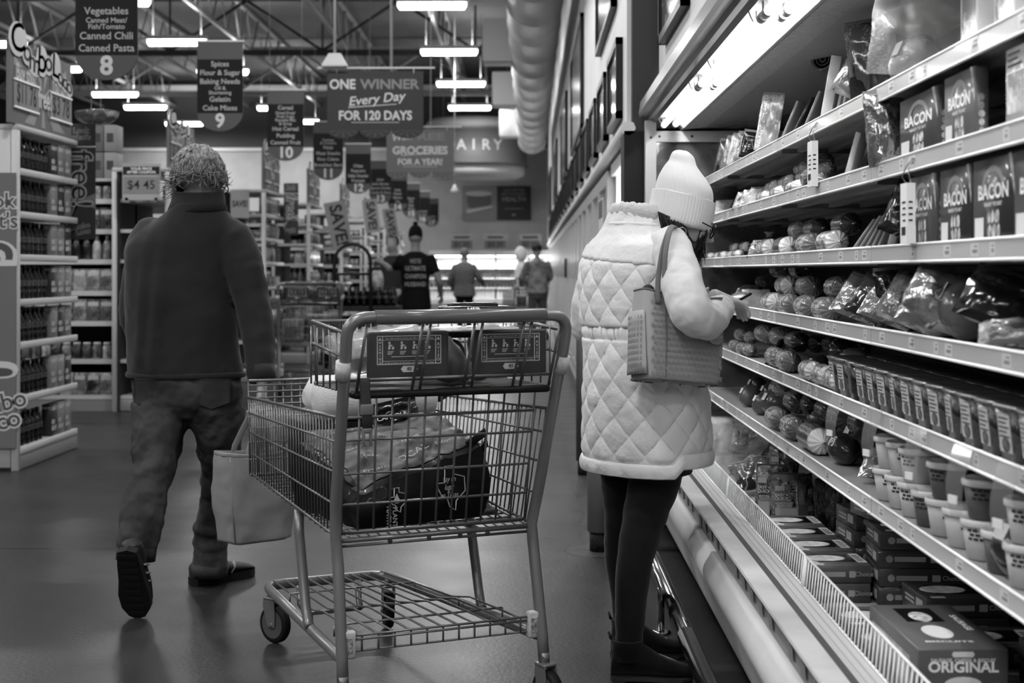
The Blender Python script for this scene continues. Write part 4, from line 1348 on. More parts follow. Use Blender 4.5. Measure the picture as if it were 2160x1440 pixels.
# lower tray
mb = MB()
for z in (.262, .252):
    mb.tube([(-.262, -.052, z), (.262, -.052, z)], .0035, 6)
mb.tube([(-.262, -.05, .222), (-.22, -.05, .222), (.22, -.05, .222), (.262, -.05, .222)], .003, 6)
for i in range(11):
    u = -.225 + i * .045
    mb.tube([(u, -.052, .222), (u, -.052, .26), (u * .99, .3, .245), (u * .96, .42, .222), (u * .82, .99, .19)], .003, 6)
for v, z in ((.12, .25), (.4, .222), (.72, .206)):
    w = .255 - .07 * v
    mb.tube([(-w, v, z), (w, v, z)], .003, 6)
    for s in (-1, 1):
        mb.tube([(s * w, v, z), (s * w, v, z - .03)], .003, 6)
mb.build('lower_tray', M_wirec, cart)
for s in (-1, 1):
    mb = MB().rbox((s * .262 - .018, -.066, .205), (s * .262 + .018, -.04, .277), .006)
    k = mb.build('rail_clip', M_clip, cart)
    MB().box((s * .262 - .012, -.0675, .222), (s * .262 + .008, -.0655, .26)).build('clip_print', mat('clip_wear', .5, .5, var=(120, .25)), k)
mb = MB()
for s in (-.1, .1):
    mb.tube([(s, .985, .17), (s, .975, .11), (s * .9, .93, .09)], .011, 8)
mb.tube([(-.09, .93, .09), (.09, .93, .09)], .009, 8)
mb.build('front_stop', M_cart, cart)
# casters
def caster(u, v, z, rot, rear):
    c = empty('caster', (u, v, 0), rot)
    c.parent = cart
    r = .062
    Wm = Mx.Translation((0, -.018, r + .0015)) @ Mx.Rotation(R(90), 4, 'Y')
    w = MB().lathe([(r * .78, -.0145), (r * .94, -.0135), (r, -.008), (r, .008), (r * .94, .0135), (r * .78, .0145)], 30, Wm).build('wheel', mat('wheel_rubber', .09, .55), c)
    mb = MB().lathe([(r * .74, -.0155), (r * .76, .0), (r * .74, .0155), (r * .4, .006), (r * .3, .016), (.001, .016)], 24, Wm)
    mb.lathe([(r * .3, -.016), (.001, -.016)], 24, Wm)
    mb.build('hub', mat('wheel_hub', .3, .4), w)
    mb = MB()
    for s in (-1, 1):
        poly = [(-.018 - .016, .055), (-.018 + .016, .055), (.02, z - .025), (.016, z), (-.03, z), (-.036, .1)]
        mb.prism(poly, s * .0185 - .0012, s * .0185 + .0012, Mx(((0, 0, 1, 0), (1, 0, 0, 0), (0, 1, 0, 0), (0, 0, 0, 1))))
    mb.rbox((-.022, -.03, z - .004), (.022, .018, z + .004), .003)
    mb.lathe([(.013, z), (.013, z + .03)], 12)
    mb.tube([(-.024, -.018, r), (.024, -.018, r)], [.006, .006], 8)
    mb.build('fork', M_cart if rear else mat('fork_zinc', .5, .4, .6), c)
caster(-.284, -.078, .138, 0, True)
caster(.284, -.078, .138, R(8), True)
caster(-.2, .96, .145, R(28), False)
caster(.2, .96, .145, R(170), False)
# basket
RB, FB = .503, .552                                   # floor height rear, front
def zf(v): return RB + (FB - RB) * v / .92
mb = MB()
for i in range(20):
    u = -.266 + i * .028
    mb.tube([(u, -.0, zf(0)), (u * .99, .92, zf(.92))], .0024, 6)
for i in range(19):
    v = .02 + i * .05
    mb.tube([(-.272, v, zf(v) - .005), (.272, v, zf(v) - .005)], .0028, 6)
mb.tube([(-.278, -.004, RB - .004), (.278, -.004, RB - .004)], .0065, 8)
mb.tube([(-.27, .004, RB - .02), (.27, .004, RB - .02)], .004, 8)
for u in (-.13, -.02, .07, .15):
    mb.tube([(u, -.004, RB - .004), (u, .004, RB - .02)], .006, 6)
mb.build('basket_floor', M_wirec, cart)
for s in (-1, 1):
    mb = MB()
    top = lambda v: (s * (.297 - .015 * v), v, .828 - .03 * (v + .07))
    bot = lambda v: (s * .275, v, zf(v))
    for t, r in ((1, .0048), (.80, .0035), (.55, .0035), (.28, .0035), (.02, .0045)):
        pts = []
        for v in (-.07 * t - .0, .3, .6, .934):
            a, b = V(top(v)), V(bot(max(v, 0)))
            p = b.lerp(a, t)
            pts.append(p)
        mb.tube(pts, r, 6)
    for i in range(33):
        v = .0 + .93 * i / 32
        mb.tube([bot(v), top(v - .06 * (1 - i / 32))], .0024, 5)
    mb.build('side_panel', M_wirec, cart)
mb = MB()
ZT = .85
for z, r in ((ZT, .005), (.835, .0028), (.815, .0028), (.795, .003), (.775, .0028), (.755, .0028), (.735, .0028), (.70, .003), (.655, .003), (.60, .003), (FB, .0045)):
    v = .934 - .02 * (ZT - z) / .3
    mb.tube([(-.282, v, z), (.282, v, z)], r, 6)
for i in range(21):
    u = -.282 + i * .0282
    mb.tube([(u, .916, FB), (u, .935, ZT)], .0024, 5)
mb.build('front_panel', M_wirec, cart)
mb = MB()                                             # swinging rear gate
gx = lambda t: (.006 - .05 * t)
for t, r in ((0, .0055), (.2, .0035), (.42, .0035), (.66, .0035), (.82, .0045), (1, .0055)):
    z = RB + .015 + .37 * t
    w = .262 + .012 * t
    mb.tube([(-w, gx(t), z), (w, gx(t), z)], r, 6)
for i in range(13):
    u = -.262 + .0437 * i
    mb.tube([(u, gx(0), RB + .015), (u * 1.045, gx(1), RB + .385)], .0033, 6)
mb.build('rear_gate', M_wirec, cart)
# child seat
SV, SZT = .19, 1.064
seat = MB()
for s in (-1, 1):
    seat.tube([(s * .300, -.155, 1.045), (s * .287, SV, SZT)], .0055, 8)
    seat.tube([(s * .298, -.13, .985), (s * .287, SV, 1.005)], .004, 8)
    for i in range(6):
        v = -.1 + .058 * i
        seat.tube([(s * .29, v, .895), (s * .29, v, 1.05)], .0026, 6)
seat.tube([(-.287, SV, SZT), (.287, SV, SZT)], .0055, 8)
seat.tube([(-.287, SV, 1.0), (.287, SV, 1.0)], .0035, 8)
for i in range(15):
    u = -.28 + .04 * i
    seat.tube([(u, SV, SZT), (u, SV - .01, .90)], .0026, 6)
seat.tube([(-.285, SV - .012, .897), (.285, SV - .012, .897)], .005, 8)
for u in (-.262, -.113, -.092, .030, .052, .170, .192, .276):
    seat.tube([(u + .012, -.178, HZ), (u, -.118, .89)], .0042, 6)
seat.tube([(-.28, -.118, .925), (.285, -.118, .925)], .0045, 8)
for i in range(10):
    v = -.1 + .03 * i
    seat.tube([(-.285, v, .893), (.285, v, .893)], .0025, 6)
cs = seat.build('child_seat', M_wirec, cart)
MB().rbox((-.275, -.14, .878), (.275, -.085, .897), .008).build('seat_flap', mat('flap_dark', .09, .5, bump=(20, .5)), cs)
M_board = mat('seat_board_plastic', .25, .38, bump=(200, .06))
for a, b in ((-.228, -.006), (.062, .276)):
    o = MB().rbox((a, -.112, .922), (b, -.092, 1.046), .008, 3).build('seat_board', M_board, cs)
    o.rotation_euler = (0, 0, 0)
    w = b - a
    F = orient((1, 0, 0), (0, 0, 1), ((a + b) / 2, -.1122, .984))
    mb = MB()
    def bar(x0, y0, x1, y1, d=.0004):
        mb.prism([(x0, y0), (x1, y0), (x1, y1), (x0, y1)], 0, d, F)
    x0, x1, y0, y1 = -w * .39, w * .39, -.022, .05
    for q in (x0, x0 + .014, x1 - .014, x1):
        bar(q - .001, y0, q + .001, y1)
    for q in (y0, y1):
        bar(x0, q - .001, x1, q + .001)
    for q in (y0 + .008, y1 - .01):
        bar(x0 + .014, q - .0005, x1 - .014, q + .0005)
    add_text(mb, '\n'.join('WARNING'), .0088, F @ Mx.Translation((x0 + .007, .008, .0003)), .02)
    add_text(mb, '\n'.join('AVISO'), .0105, F @ Mx.Translation((x1 - .007, .008, .0003)), .02)
    for q in (x0 + .007, x1 - .007):
        mb.prism([(q - .005, y1 - .011), (q + .005, y1 - .011), (q, y1 - .003)], 0, .0004, F)
    add_text(mb, 'Your child can fall out of cart and suffer a serious head injury', .0052, F @ Mx.Translation((0, y1 - .0055, .0003)), .008, fit=w * .6)
    add_text(mb, 'Su hijo se puede caer del carrito y sufrir heridas en la cabeza', .0052, F @ Mx.Translation((0, y0 + .0035, .0003)), .008, fit=w * .6)
    for q in range(4):
        cx = -w * .225 + q * w * .15
        mb.prism([(cx - .004 + .0032 * cos(t * pi / 4), .033 + .0032 * sin(t * pi / 4)) for t in range(8)], 0, .0004, F)
        mb.prism([(cx - .006, .029), (cx - .001, .029), (cx + .006, .026), (cx - .001, .024), (cx - .002, .016), (cx - .0075, .016)], 0, .0004, F)
        mb.prism([(cx + .002, .023), (cx + .009, .023), (cx + .008, .016), (cx + .003, .016)], 0, .0004, F)
        for t in range(3):
            bar(cx - .009, .010 - .0035 * t, cx + .008 - .003 * t, .0115 - .0035 * t)
    bar(-w * .22, -.0035, w * .22, -.002)
    mb.build('warning_label', mat('label_print', .74, .45), o)
    mb = MB()
    mb.prism([(x, y - .035) for x, y in [(-.017, -.008), (.017, -.008), (.023, 0), (.017, .008), (-.017, .008), (-.023, 0)]], 0, .0006, F)
    mb.build('maker_badge', mat('label_print', .74, .45), o)
    mb = MB()
    add_text(mb, 'IES', .011, F @ Mx.Translation((0, -.035, .0004)), .03)
    mb.build('badge_lettering', mat('print_dark', .15, .4), o)
s_ = MB()
s_.tube([(-.245, -.135, .93), (-.247, -.145, .90), (-.243, -.147, .84), (-.24, -.145, .80)], [(.002, .014)] * 4, 8, up=(0, 1, 0)).build('safety_strap', mat('strap_web', .22, .8), cart)
sp = [c for c in bpy.data.objects if c.name == 'safety_strap'][0]
MB().rbox((-.26, -.153, .838), (-.226, -.139, .866), .004).rbox((-.255, -.152, .76), (-.248, -.142, .80), .002).rbox((-.236, -.152, .76), (-.229, -.142, .80), .002).rbox((-.255, -.152, .792), (-.229, -.142, .805), .003).build('buckle', mat('buckle_plastic', .4, .4), sp)

# ---- goods in the cart (each a thing of its own)
def cput(name, u, v, z, rz=0, label='', cat='', group=None):
    return empty(name, cw(u, v, z), CA + R(rz), label, cat, group)
o = cput('fruit_clamshell', -.12, .06, .9, 6, 'clear plastic clamshell of produce tilted in the cart child seat', 'clamshell')
M_clam = mat('clam_plastic', .9, .05, alpha=.35, spec=1, coat=.8)
mb = MB().rbox((-.13, -.08, .1), (.11, .09, .145), .012).rbox((-.12, -.07, .03), (.1, .08, .1), .012).box((-.135, -.085, .097), (.115, .095, .102))
for q in range(5):
    mb.box((-.11 + q * .045, -.082, .105), (-.10 + q * .045, .09, .147))
mb.build('clear_shell', M_clam, o)
o.rotation_euler = (R(4), R(-9), CA)
mb = MB()
for q in range(12):
    mb.ell((-.09 + .045 * (q % 4), -.05 + .05 * (q // 4), .075), (.021, .021, .019), 10, 8)
k = mb.build('greens', mat('berry_dark', .28, .4), o)
k['kind'] = 'stuff'
for i, (u, v, z, r) in enumerate(((.07, .0, .955, .036), (.14, .04, .96, .037), (.08, .09, .965, .037), (.17, .1, .975, .036), (.02, .1, .95, .036))):
    a = cput('orange', u, v, .898 + r if i < 2 else .90 + r + .02 * i, 0, 'round pale fruit in the cart child seat, %s from the hinge side' % ORD[i], 'fruit', 'fruit in the child seat')
    MB().lathe([(.003, -r * .98)] + [(r * cos(t * pi / 12 - pi / 2) if t else .003, r * sin(t * pi / 12 - pi / 2)) for t in range(1, 12)] + [(.006, r * .95), (.002, r * .92)], 20).build('peel', mat('fruit_skin', .45, .4, bump=(180, .25, .003), var=(8, .04)), a)
    MB().lathe([(.004, r * .93), (.005, r * .96), (.001, r * .97)], 8).build('stem_end', mat('stem_dark', .2, .6), a)
a = cput('squash', .025, -.03, .955, 0, 'large smooth dull fruit between the seat boards', 'fruit')
MB().lathe([(.003, -.055), (.03, -.045), (.047, -.01), (.045, .02), (.03, .045), (.012, .058), (.006, .07), (.003, .071)], 22, mod=lambda t, i: 1 + .03 * sin(5 * t)).build('rind', mat('squash_skin', .34, .4), a)
a = cput('fruit_tray', .09, .06, 1.02, -3, 'black rimmed tray with a clear lid across the fruit', 'tray')
MB().rbox((-.14, -.06, .0), (.15, .08, .018), .006).build('tray', mat('console_black', .05, .25, coat=.3), a)
MB().rbox((-.145, -.065, .018), (.155, .085, .028), .005).build('clear_lid', M_clam, a)
a = cput('round_label_tub', .2, .11, .955, 0, 'round pale tub standing on edge at the end of the child seat', 'tub')
MB().lathe([(.055, -.02), (.06, -.015), (.06, .018), (.052, .022), (.001, .022)], 26, Mx.Translation((0, 0, .04)) @ Mx.Rotation(R(90), 4, 'X')).build('tub_body', mat('tub_pale', .62, .35, var=(20, .15)), a)
# main basket
a = cput('paper_roll_pack', .05, .66, zf(.66) + .2, 0, 'white wrapped pack of paper rolls on top of the cartons at the cart front', 'paper pack')
mb = MB()
mb.tube([(-.2, 0, .07), (-.19, 0, .07), (-.17, 0, .07), (.17, 0, .07), (.19, 0, .07), (.2, 0, .07)], [.02, .055, .068, .068, .055, .02], 22)
mb.tube([(-.2, .1, .07), (-.17, .1, .07), (.17, .1, .07), (.2, .1, .07)], [.02, .066, .066, .02], 22)
mb.build('wrapped_rolls', mat('paper_wrap', .8, .5, bump=(60, .6, .004), stretch=(1, 6, 6)), a)
MB().tube([(.2, 0, .07), (.225, 0, .075), (.235, 0, .06)], [.02, .03, .012], 10).build('gathered_end', mat('wrap_dark', .2, .5), a)
a = cput('dark_carton', -.02, .72, zf(.72) + .006, 4, 'black carton carrying the paper pack in the cart', 'box')
MB().rbox((-.16, -.1, 0), (.16, .1, .192), .004).build('carton', mat('carton_black', .05, .5), a)
MB().box((-.1, -.1015, .06), (.06, -.1, .13)).build('carton_print', mat('carton_grey', .12, .5), a)
a = cput('coffee_pouch', .03, .42, zf(.42) + .2, -14, 'small glossy black pouch lying on the shopping bag', 'pouch')
q = pillow_mesh(.17, .085, .05, 3, .2)
q.build('foil_pouch', mat('pouch_black', .08, .22, coat=.4), a)
MB().box((-.086, -.002, .082), (.086, .002, .095)).build('sealed_edge', mat('pouch_black', .08, .22), a)
mb = MB()
add_text(mb, 'CAFE OLE', .016, orient((1, 0, 0), (0, 0, 1), (0, -.031, .04)), .02, fit=.09)
mb.build('lettering', mat('print_white', .93, .4), a)
a.rotation_euler = (R(-20), R(-12), CA + R(-10))
# the big reusable bag lying on its side
a = cput('shopping_bag', -.19, .075, RB + .008, 7, 'dark printed reusable shopping bag lying on its side in the cart', 'bag')
LU, DV = .375, .34
def bagtop(u, v):
    return .092 + .105 * u + .105 * v ** .8 * (1 - .3 * u) + .012 * NZ.noise(V((u * 5, v * 5, 2))) + .006 * NZ.noise(V((u * 14, v * 12, 7)))
mb = MB()
N = 36
def edge(u, v):
    du = .014 * NZ.noise(V((u * 4, v * 4, 0)))
    return (u * LU - .03 * v * (1 - u) + du, v * DV * (1 - .15 * u))
mb.grid(lambda u, v: V((*edge(u, v), bagtop(u, v))), N, N)
def wall(f, n):
    def fn(s, t):
        u, v = f(s)
        x, y = edge(u, v)
        bow = .018 * sin(pi * t) + .006 * NZ.noise(V((s * 7, t * 4, 3)))
        cu, cv = u - .5, v - .5
        return V((x + (bow if abs(cu) == .5 else 0) * (1 if cu > 0 else -1), y + (bow if abs(cv) == .5 else 0) * (1 if cv > 0 else -1), bagtop(u, v) * t))
    mb.grid(fn, n, 8)
wall(lambda s: (s, 0), N); wall(lambda s: (1, s), N); wall(lambda s: (1 - s, 1), N); wall(lambda s: (0, 1 - s), N)
mb.grid(lambda u, v: V((*edge(u, 1 - v), 0)), 6, 6)
mb.build('bag_body', [mat('bag_black', .06, .45, coat=.1, bump=(35, .35, .006))], a)
# printed top panel, its dark hem and the script lettering
mb = MB()
mb.grid(lambda u, v: V((*edge(.04 + .9 * u, .06 + .9 * v), bagtop(.04 + .9 * u, .06 + .9 * v) + .0025)), N, N)
pt = mb.build('top_print', mat('bag_print', .22, .5, coat=0, bump=(30, .3, .005), var=(26, .15)), a)
def on_top(u, v, rot=0, d=.004):
    e = .02
    p = V((*edge(u, v), bagtop(u, v)))
    x = V((*edge(u + e, v), bagtop(u + e, v))) - p
    y = V((*edge(u, v + e), bagtop(u, v + e))) - p
    return orient(x, y, p + V((0, -.0, d))) @ Mx.Rotation(rot, 4, 'Z')
mb = MB()
rr = random.Random(3)
for t, (u, v, s) in {'Fresh': (.2, .2, .04), 'LOCAL': (.5, .22, .05), 'Texas': (.3, .42, .035), 'Wine': (.62, .48, .04), 'PEACH': (.25, .65, .03), 'limes': (.5, .68, .03), 'QUESO': (.72, .72, .03), 'chips': (.45, .88, .025), 'tacos': (.8, .28, .03)}.items():
    add_text(mb, t, s, on_top(u, v, R(rr.uniform(-18, 18))), .005, shear=.25, wide=.75)
mb.build('script_print', mat('bag_ink', .62, .4), pt)
def on_front(u, t, off=.022):
    x, y = edge(u, 0)
    return orient((1, .03, .0), (0, .0, 1), (x, y - off, bagtop(u, 0) * t))
mb = MB()
tex = [(-.35, .1), (-.12, .1), (-.12, .45), (.1, .45), (.1, .28), (.42, .2), (.45, -.1), (.3, -.22), (.2, -.3), (.18, -.5), (.02, -.42), (-.06, -.22), (-.2, -.18), (-.3, -.02)]
F = on_front(.70, .55)
P = [F @ V((x * .115, y * .13, 0)) for x, y in tex]
mb.tube(P, .0016, 5, closed=True)
for q, t in enumerate(('hay un', 'lugar', 'en Texas')):
    add_text(mb, t, .022, F @ Mx.Translation((0, .022 - .022 * q, 0)), .005, shear=.3, wide=.7)
F = on_front(.27, .62)
P = [F @ V((x * .065, y * .07, 0)) for x, y in tex]
mb.tube(P, .0014, 5, closed=True)
mb.prism([(-.006, -.01), (.006, -.01), (.008, .0), (0, .016), (-.008, .0)], 0, .001, F)
add_text(mb, 'PLANT\nNATIVE', .02, on_front(.22, .2) @ Mx.Rotation(R(-90), 4, 'Z') @ Mx.Translation((-.005, .0, 0)), .01, fit=.06)
mb.build('front_print', mat('bag_ink_white', .8, .4), a)
mb = MB()
mb.tube([(.34, .02, .2), (.40, .02, .235), (.42, .05, .2), (.40, .08, .14)], [(.012, .002)] * 4, 6)
mb.tube([(-.005, .03, .11), (-.04, .06, .14), (-.06, .16, .17), (-.03, .26, .2)], [(.003, .006)] * 4, 6)
mb.build('bag_handle', mat('bag_strap', .12, .5), a)
a = cput('folded_purse', .07, .12, RB + .012, 8, 'grey soft leather bag lying flat under the shopping bag', 'bag')
mb = MB()
mb.grid(lambda u, v: V(((u - .5) * .34, .26 * v, .008 + .052 * (max(0, 1 - (2 * u - 1) ** 4) * max(0, 1 - (2 * v - 1) ** 4)) ** .5 * (.5 + .5 * u))), 20, 16)
mb.grid(lambda u, v: V(((.5 - u) * .34, .26 * v, .0)), 4, 4)
mb.tube([(-.17, 0, .006), (.17, 0, .006), (.18, .13, .007), (.17, .26, .006), (-.17, .26, .006)], .007, 8, closed=True)
mb.build('leather_body', mat('purse_leather', .3, .4, bump=(50, .2)), a)
a = cput('chip_bag', .215, .3, RB + .05, 40, 'crumpled dark snack bag behind the shopping bag in the cart', 'bag')
pillow_mesh(.16, .2, .07, 8, .15).build('foil_bag', FILM[0], a)
MB().box((-.075, -.002, .19), (.075, .002, .208)).build('sealed_edge', mat('seal_edge', .5, .25, coat=.4), a)
a.rotation_euler = (R(-30), R(20), CA + R(30))
a = cput('produce_bag', -.12, .50, zf(.50) + .004, 5, 'clear crinkled produce bag slumped along the cart side', 'bag')
pillow_mesh(.2, .2, .14, 14, .14, 24).build('clear_film_bag', CLEAR, a)
mb = MB()
for q in range(7):
    mb.ell((-.06 + .05 * (q % 3), .0 + .03 * (q % 2), .04 + .045 * (q // 3)), (.034, .034, .03), 12, 8)
k = mb.build('leafy_greens', mat('greens_dark', .24, .6, bump=(30, .6)), a)
k['kind'] = 'stuff'
MB().box((-.02, -.09, .11), (.07, -.085, .15)).build('paper_label', mat('print_pale', .84, .4), a)
# ------------------------------------------------------------------ people
M_skin = mat('skin', .66, .5, bump=(120, .06, .003), var=(20, .02))
M_eye = mat('eye_white', .85, .2)
M_iris = mat('eye_dark', .06, .15)
def remeshed(mb, name, m, parent=None, voxel=.007, smooth=4, loc=None, rot=None, disp=None):
    o = mb.build(name, m, parent, loc, rot)
    r = o.modifiers.new('remesh', 'REMESH')
    r.mode = 'VOXEL'
    r.voxel_size = voxel
    r.use_smooth_shade = True
    if smooth:
        s = o.modifiers.new('smooth', 'SMOOTH')
        s.factor = .5
        s.iterations = smooth
    return o
def loft(mb, rings, n=28, caps=True):
    """rings: (centre, side vector, front vector)"""
    out = []
    for c, a, b in rings:
        c, a, b = V(c), V(a), V(b)
        out.append([c + a * cos(2 * pi * j / n) + b * sin(2 * pi * j / n) for j in range(n)])
    return mb.ring_tube(out, caps=caps)
def spline(pts, k=4):
    """Catmull-Rom through tuples of numbers"""
    P = [tuple(p) for p in pts]
    out = []
    for i in range(len(P) - 1):
        p0, p1, p2, p3 = P[max(i - 1, 0)], P[i], P[i + 1], P[min(i + 2, len(P) - 1)]
        for q in range(k):
            t = q / k
            out.append(tuple(.5 * (2 * b + (c - a) * t + (2 * a - 5 * b + 4 * c - d) * t * t + (3 * b - a - 3 * c + d) * t ** 3) for a, b, c, d in zip(p0, p1, p2, p3)))
    out.append(P[-1])
    return out
def limb(mb, pts, k=4, n=16, wr=0, seed=0):
    """pts (x, y, z, r): rounded tapering tube with closed ends; wr: fold depth of the cloth"""
    S = spline(pts, k)
    P = [V(s[:3]) for s in S]
    rr = [s[3] for s in S]
    if wr:
        rr = [r + wr * NZ.noise(V((i * .9 + seed, seed * 3.1, 0))) for i, r in enumerate(rr)]
    a = P[0] - (P[1] - P[0]).normalized() * rr[0] * .5
    b = P[-1] + (P[-1] - P[-2]).normalized() * rr[-1] * .5
    return mb.tube([a] + P + [b], [rr[0] * .6] + rr + [rr[-1] * .6], n)
def hand(mb, wrist, dirv, palm_n, s=1.0, curl=.6, thumb=1, spread=.09):
    """palm, four unequal bent fingers and a thumb leaving the side of the palm; dirv towards the fingers, palm_n out of the palm"""
    d, nrm = V(dirv).normalized(), V(palm_n)
    nrm = (nrm - d * nrm.dot(d)).normalized()
    side = d.cross(nrm) * thumb
    w = V(wrist)
    loft(mb, [(w - d * .01 * s, side * .026 * s, nrm * .019 * s), (w + d * .02 * s, side * .03 * s, nrm * .017 * s), (w + d * .055 * s, side * .04 * s, nrm * .015 * s), (w + d * .085 * s, side * .04 * s, nrm * .012 * s), (w + d * .095 * s, side * .034 * s, nrm * .008 * s)], 14)
    for i, L in enumerate((.066, .074, .069, .054)):
        b = w + d * .083 * s + side * (.029 - .0195 * i) * s
        fd = (d + side * spread * (1.5 - i) * .6).normalized()
        p, pts = b, [b - fd * .012 * s]
        ang = 0
        pts.append(b)
        for q, f in enumerate((.44, .32, .24)):
            ang += curl * (.75, 1.0, .8)[q]
            p = p + (fd * cos(ang) + nrm * sin(ang)) * L * f * s
            pts.append(p)
        mb.tube(pts, [.0095 * s, .0098 * s, .009 * s, .0082 * s, .0065 * s], 10)
    b = w + d * .026 * s + side * .026 * s
    td = (side * .75 + d * .6 + nrm * .35).normalized()
    p2 = b + td * .036 * s
    p3 = p2 + (td * .5 + d * .75 + nrm * .3).normalized() * .03 * s
    p4 = p3 + (d * .9 + nrm * .45).normalized() * .022 * s
    mb.tube([b - td * .01, b, p2, p3, p4], [.013 * s, .0135 * s, .011 * s, .0098 * s, .0075 * s], 10)
def head_mesh(mb, Mh, s=1.0):
    """Mh: local x face forward, y to its left, z up, origin at mid-head"""
    q = lambda x, y, z: Mh @ V((x * s, y * s, z * s))
    E = lambda c, r, n=18, m=12: mb.ell(V((0, 0, 0)), (1, 1, 1), n, m, Mh.to_3x3().to_4x4()) if False else mb.ring_tube([[q(c[0] + r[0] * cos(a) * cos(t), c[1] + r[1] * cos(a) * sin(t), c[2] + r[2] * sin(a)) for t in [2 * pi * j / n for j in range(n)]] for a in [(-pi / 2 + .03) + (pi - .06) * i / m for i in range(m + 1)]])
    E((-.012, 0, .03), (.098, .077, .088))                # skull
    E((.03, 0, -.03), (.06, .06, .078))                   # face
    E((.045, 0, -.082), (.034, .036, .026))               # chin
    E((.0, .0, -.06), (.06, .056, .045))                  # jaw
    mb.tube([q(.088, 0, .02), q(.101, 0, -.006), q(.116, 0, -.026), q(.098, 0, -.034)], [.008 * s, .0105 * s, .0125 * s, .008 * s], 10)
    for sg in (-1, 1):
        E((.106, sg * .0095, -.028), (.008, .007, .006), 8, 6)
        E((.084, sg * .03, .024), (.014, .022, .008), 10, 6)      # brow
        E((.066, sg * .038, -.02), (.022, .02, .02), 10, 6)       # cheek
        mb.ring_tube([[q(-.004 + (.006 * cos(t) + .019 * sin(t) * .35) * f, sg * (.074 + .009 * k + .004 * sin(t)), -.006 + .032 * sin(t) * f) for t in [2 * pi * j / 12 for j in range(12)]] for k, f in ((0, .6), (.6, 1), (1.2, .9))])
    E((.088, 0, -.054), (.014, .023, .006), 12, 6)
    E((.086, 0, -.064), (.013, .02, .006), 12, 6)
def eyes(Mh, parent, s=1.0):
    for sg in (-1, 1):
        mb = MB()
        c = Mh @ V((.082 * s, sg * .031 * s, .002 * s))
        mb.ell(c, (.0115 * s,) * 3, 12, 8)
        e = mb.build('eye', M_eye, parent)
        mb = MB().ell(Mh @ V((.0905 * s, sg * .032 * s, .001 * s)), (.0055 * s,) * 3, 10, 6)
        mb.build('iris', M_iris, e)
def strands(roots, flow, n, r=.0016, seed=1):
    mb = MB()
    rd = random.Random(seed)
    for i in range(n):
        pts = flow(rd)
        mb.tube(pts, [r * (1 if k < len(pts) - 1 else .3) for k in range(len(pts))], 4)
    return mb

# ================= the shopper at the case, in hat and quilted vest
FA = R(30)
fw, lf = V((cos(FA), sin(FA), 0)), V((-sin(FA), cos(FA), 0))
W_ = 'standing shopper in pale beanie, quilted pale vest and dark trousers, at the meat case'
def P4(px, py, Y, r=None):
    p = at(px, py, Y)
    return (p.x, p.y, p.z) if r is None else (p.x, p.y, p.z, r)
HM = Mx.Translation(at(1440, 462, 4.23)) @ Mx.Rotation(R(4), 4, 'Z') @ Mx.Rotation(R(24), 4, 'Y')
mb = MB()
head_mesh(mb, HM, .9)
hb = V(HM.translation)
limb(mb, [P4(1365, 520, 4.27, .056), P4(1392, 480, 4.25, .052), (hb.x - .03, hb.y, hb.z - .05, .05)])
RGS = [  # z, centre px x, side half, front half
    (.60, 1362, .215, .165), (.70, 1363, .213, .166), (.806, 1363, .208, .163), (.93, 1350, .190, .145), (1.019, 1340, .178, .132),
    (1.09, 1333, .186, .130), (1.16, 1332, .193, .126), (1.22, 1334, .196, .120), (1.274, 1341, .18, .108), (1.30, 1346, .145, .098), (1.33, 1350, .115, .088), (1.375, 1354, .090, .080)]
WY = 4.28
def wc(z):
    R_ = RGS
    for i in range(len(R_) - 1):
        if R_[i][0] <= z <= R_[i + 1][0] or i == len(R_) - 2 or (i == 0 and z < R_[0][0]):
            t = max(-.3, min(1, (z - R_[i][0]) / (R_[i + 1][0] - R_[i][0])))
            q = [a + (b - a) * t for a, b in zip(R_[i], R_[i + 1])]
            break
    cx = (q[1] - 1118) * WY / 3000
    return V((cx, WY, z)), q[2], q[3]
rings = []
for z in (.62, .75, .86, .95, 1.03, 1.12, 1.2, 1.26, 1.31):
    c, a, b = wc(z)
    rings.append((c, lf * (a - .035), fw * (b - .03)))
loft(mb, rings)
legN = [P4(1383, 960, 4.22, .085), P4(1380, 1015, 4.22, .078), P4(1363, 1076, 4.21, .067), P4(1341, 1172, 4.2, .055), P4(1333, 1236, 4.2, .05), P4(1329, 1300, 4.2, .044), P4(1327, 1352, 4.2, .041)]
legF = [P4(1320, 960, 4.38, .085), P4(1318, 1010, 4.39, .075), P4(1317, 1076, 4.4, .063), P4(1311, 1172, 4.41, .053), P4(1317, 1236, 4.42, .047), P4(1322, 1300, 4.43, .043), P4(1325, 1338, 4.43, .04)]
for L in (legN, legF):
    limb(mb, [(x, y, z, r * .8) for x, y, z, r in L])
armR = [P4(1405, 512, 4.16, .062), P4(1428, 560, 4.07, .062), P4(1446, 620, 3.98, .060), P4(1462, 662, 3.95, .058), P4(1488, 676, 4.0, .055), P4(1507, 664, 4.1, .047), P4(1519, 652, 4.19, .040)]
armL = [P4(1285, 530, 4.40, .062), P4(1258, 590, 4.45, .058), P4(1240, 655, 4.46, .056), P4(1246, 694, 4.5, .052), P4(1290, 690, 4.6, .046), P4(1400, 650, 4.62, .04)]
for L in (armR, armL):
    limb(mb, [(x, y, z, r * .72) for x, y, z, r in L])
hw = V(P4(1508, 622, 4.25))
hand(mb, hw, (.82, .4, -.3), (.1, .1, -.95), .98, .5, thumb=1)
hw2 = V(P4(1420, 645, 4.63))
hand(mb, hw2, (.9, -.3, .15), (.2, .1, .9), .92, .5, thumb=1)
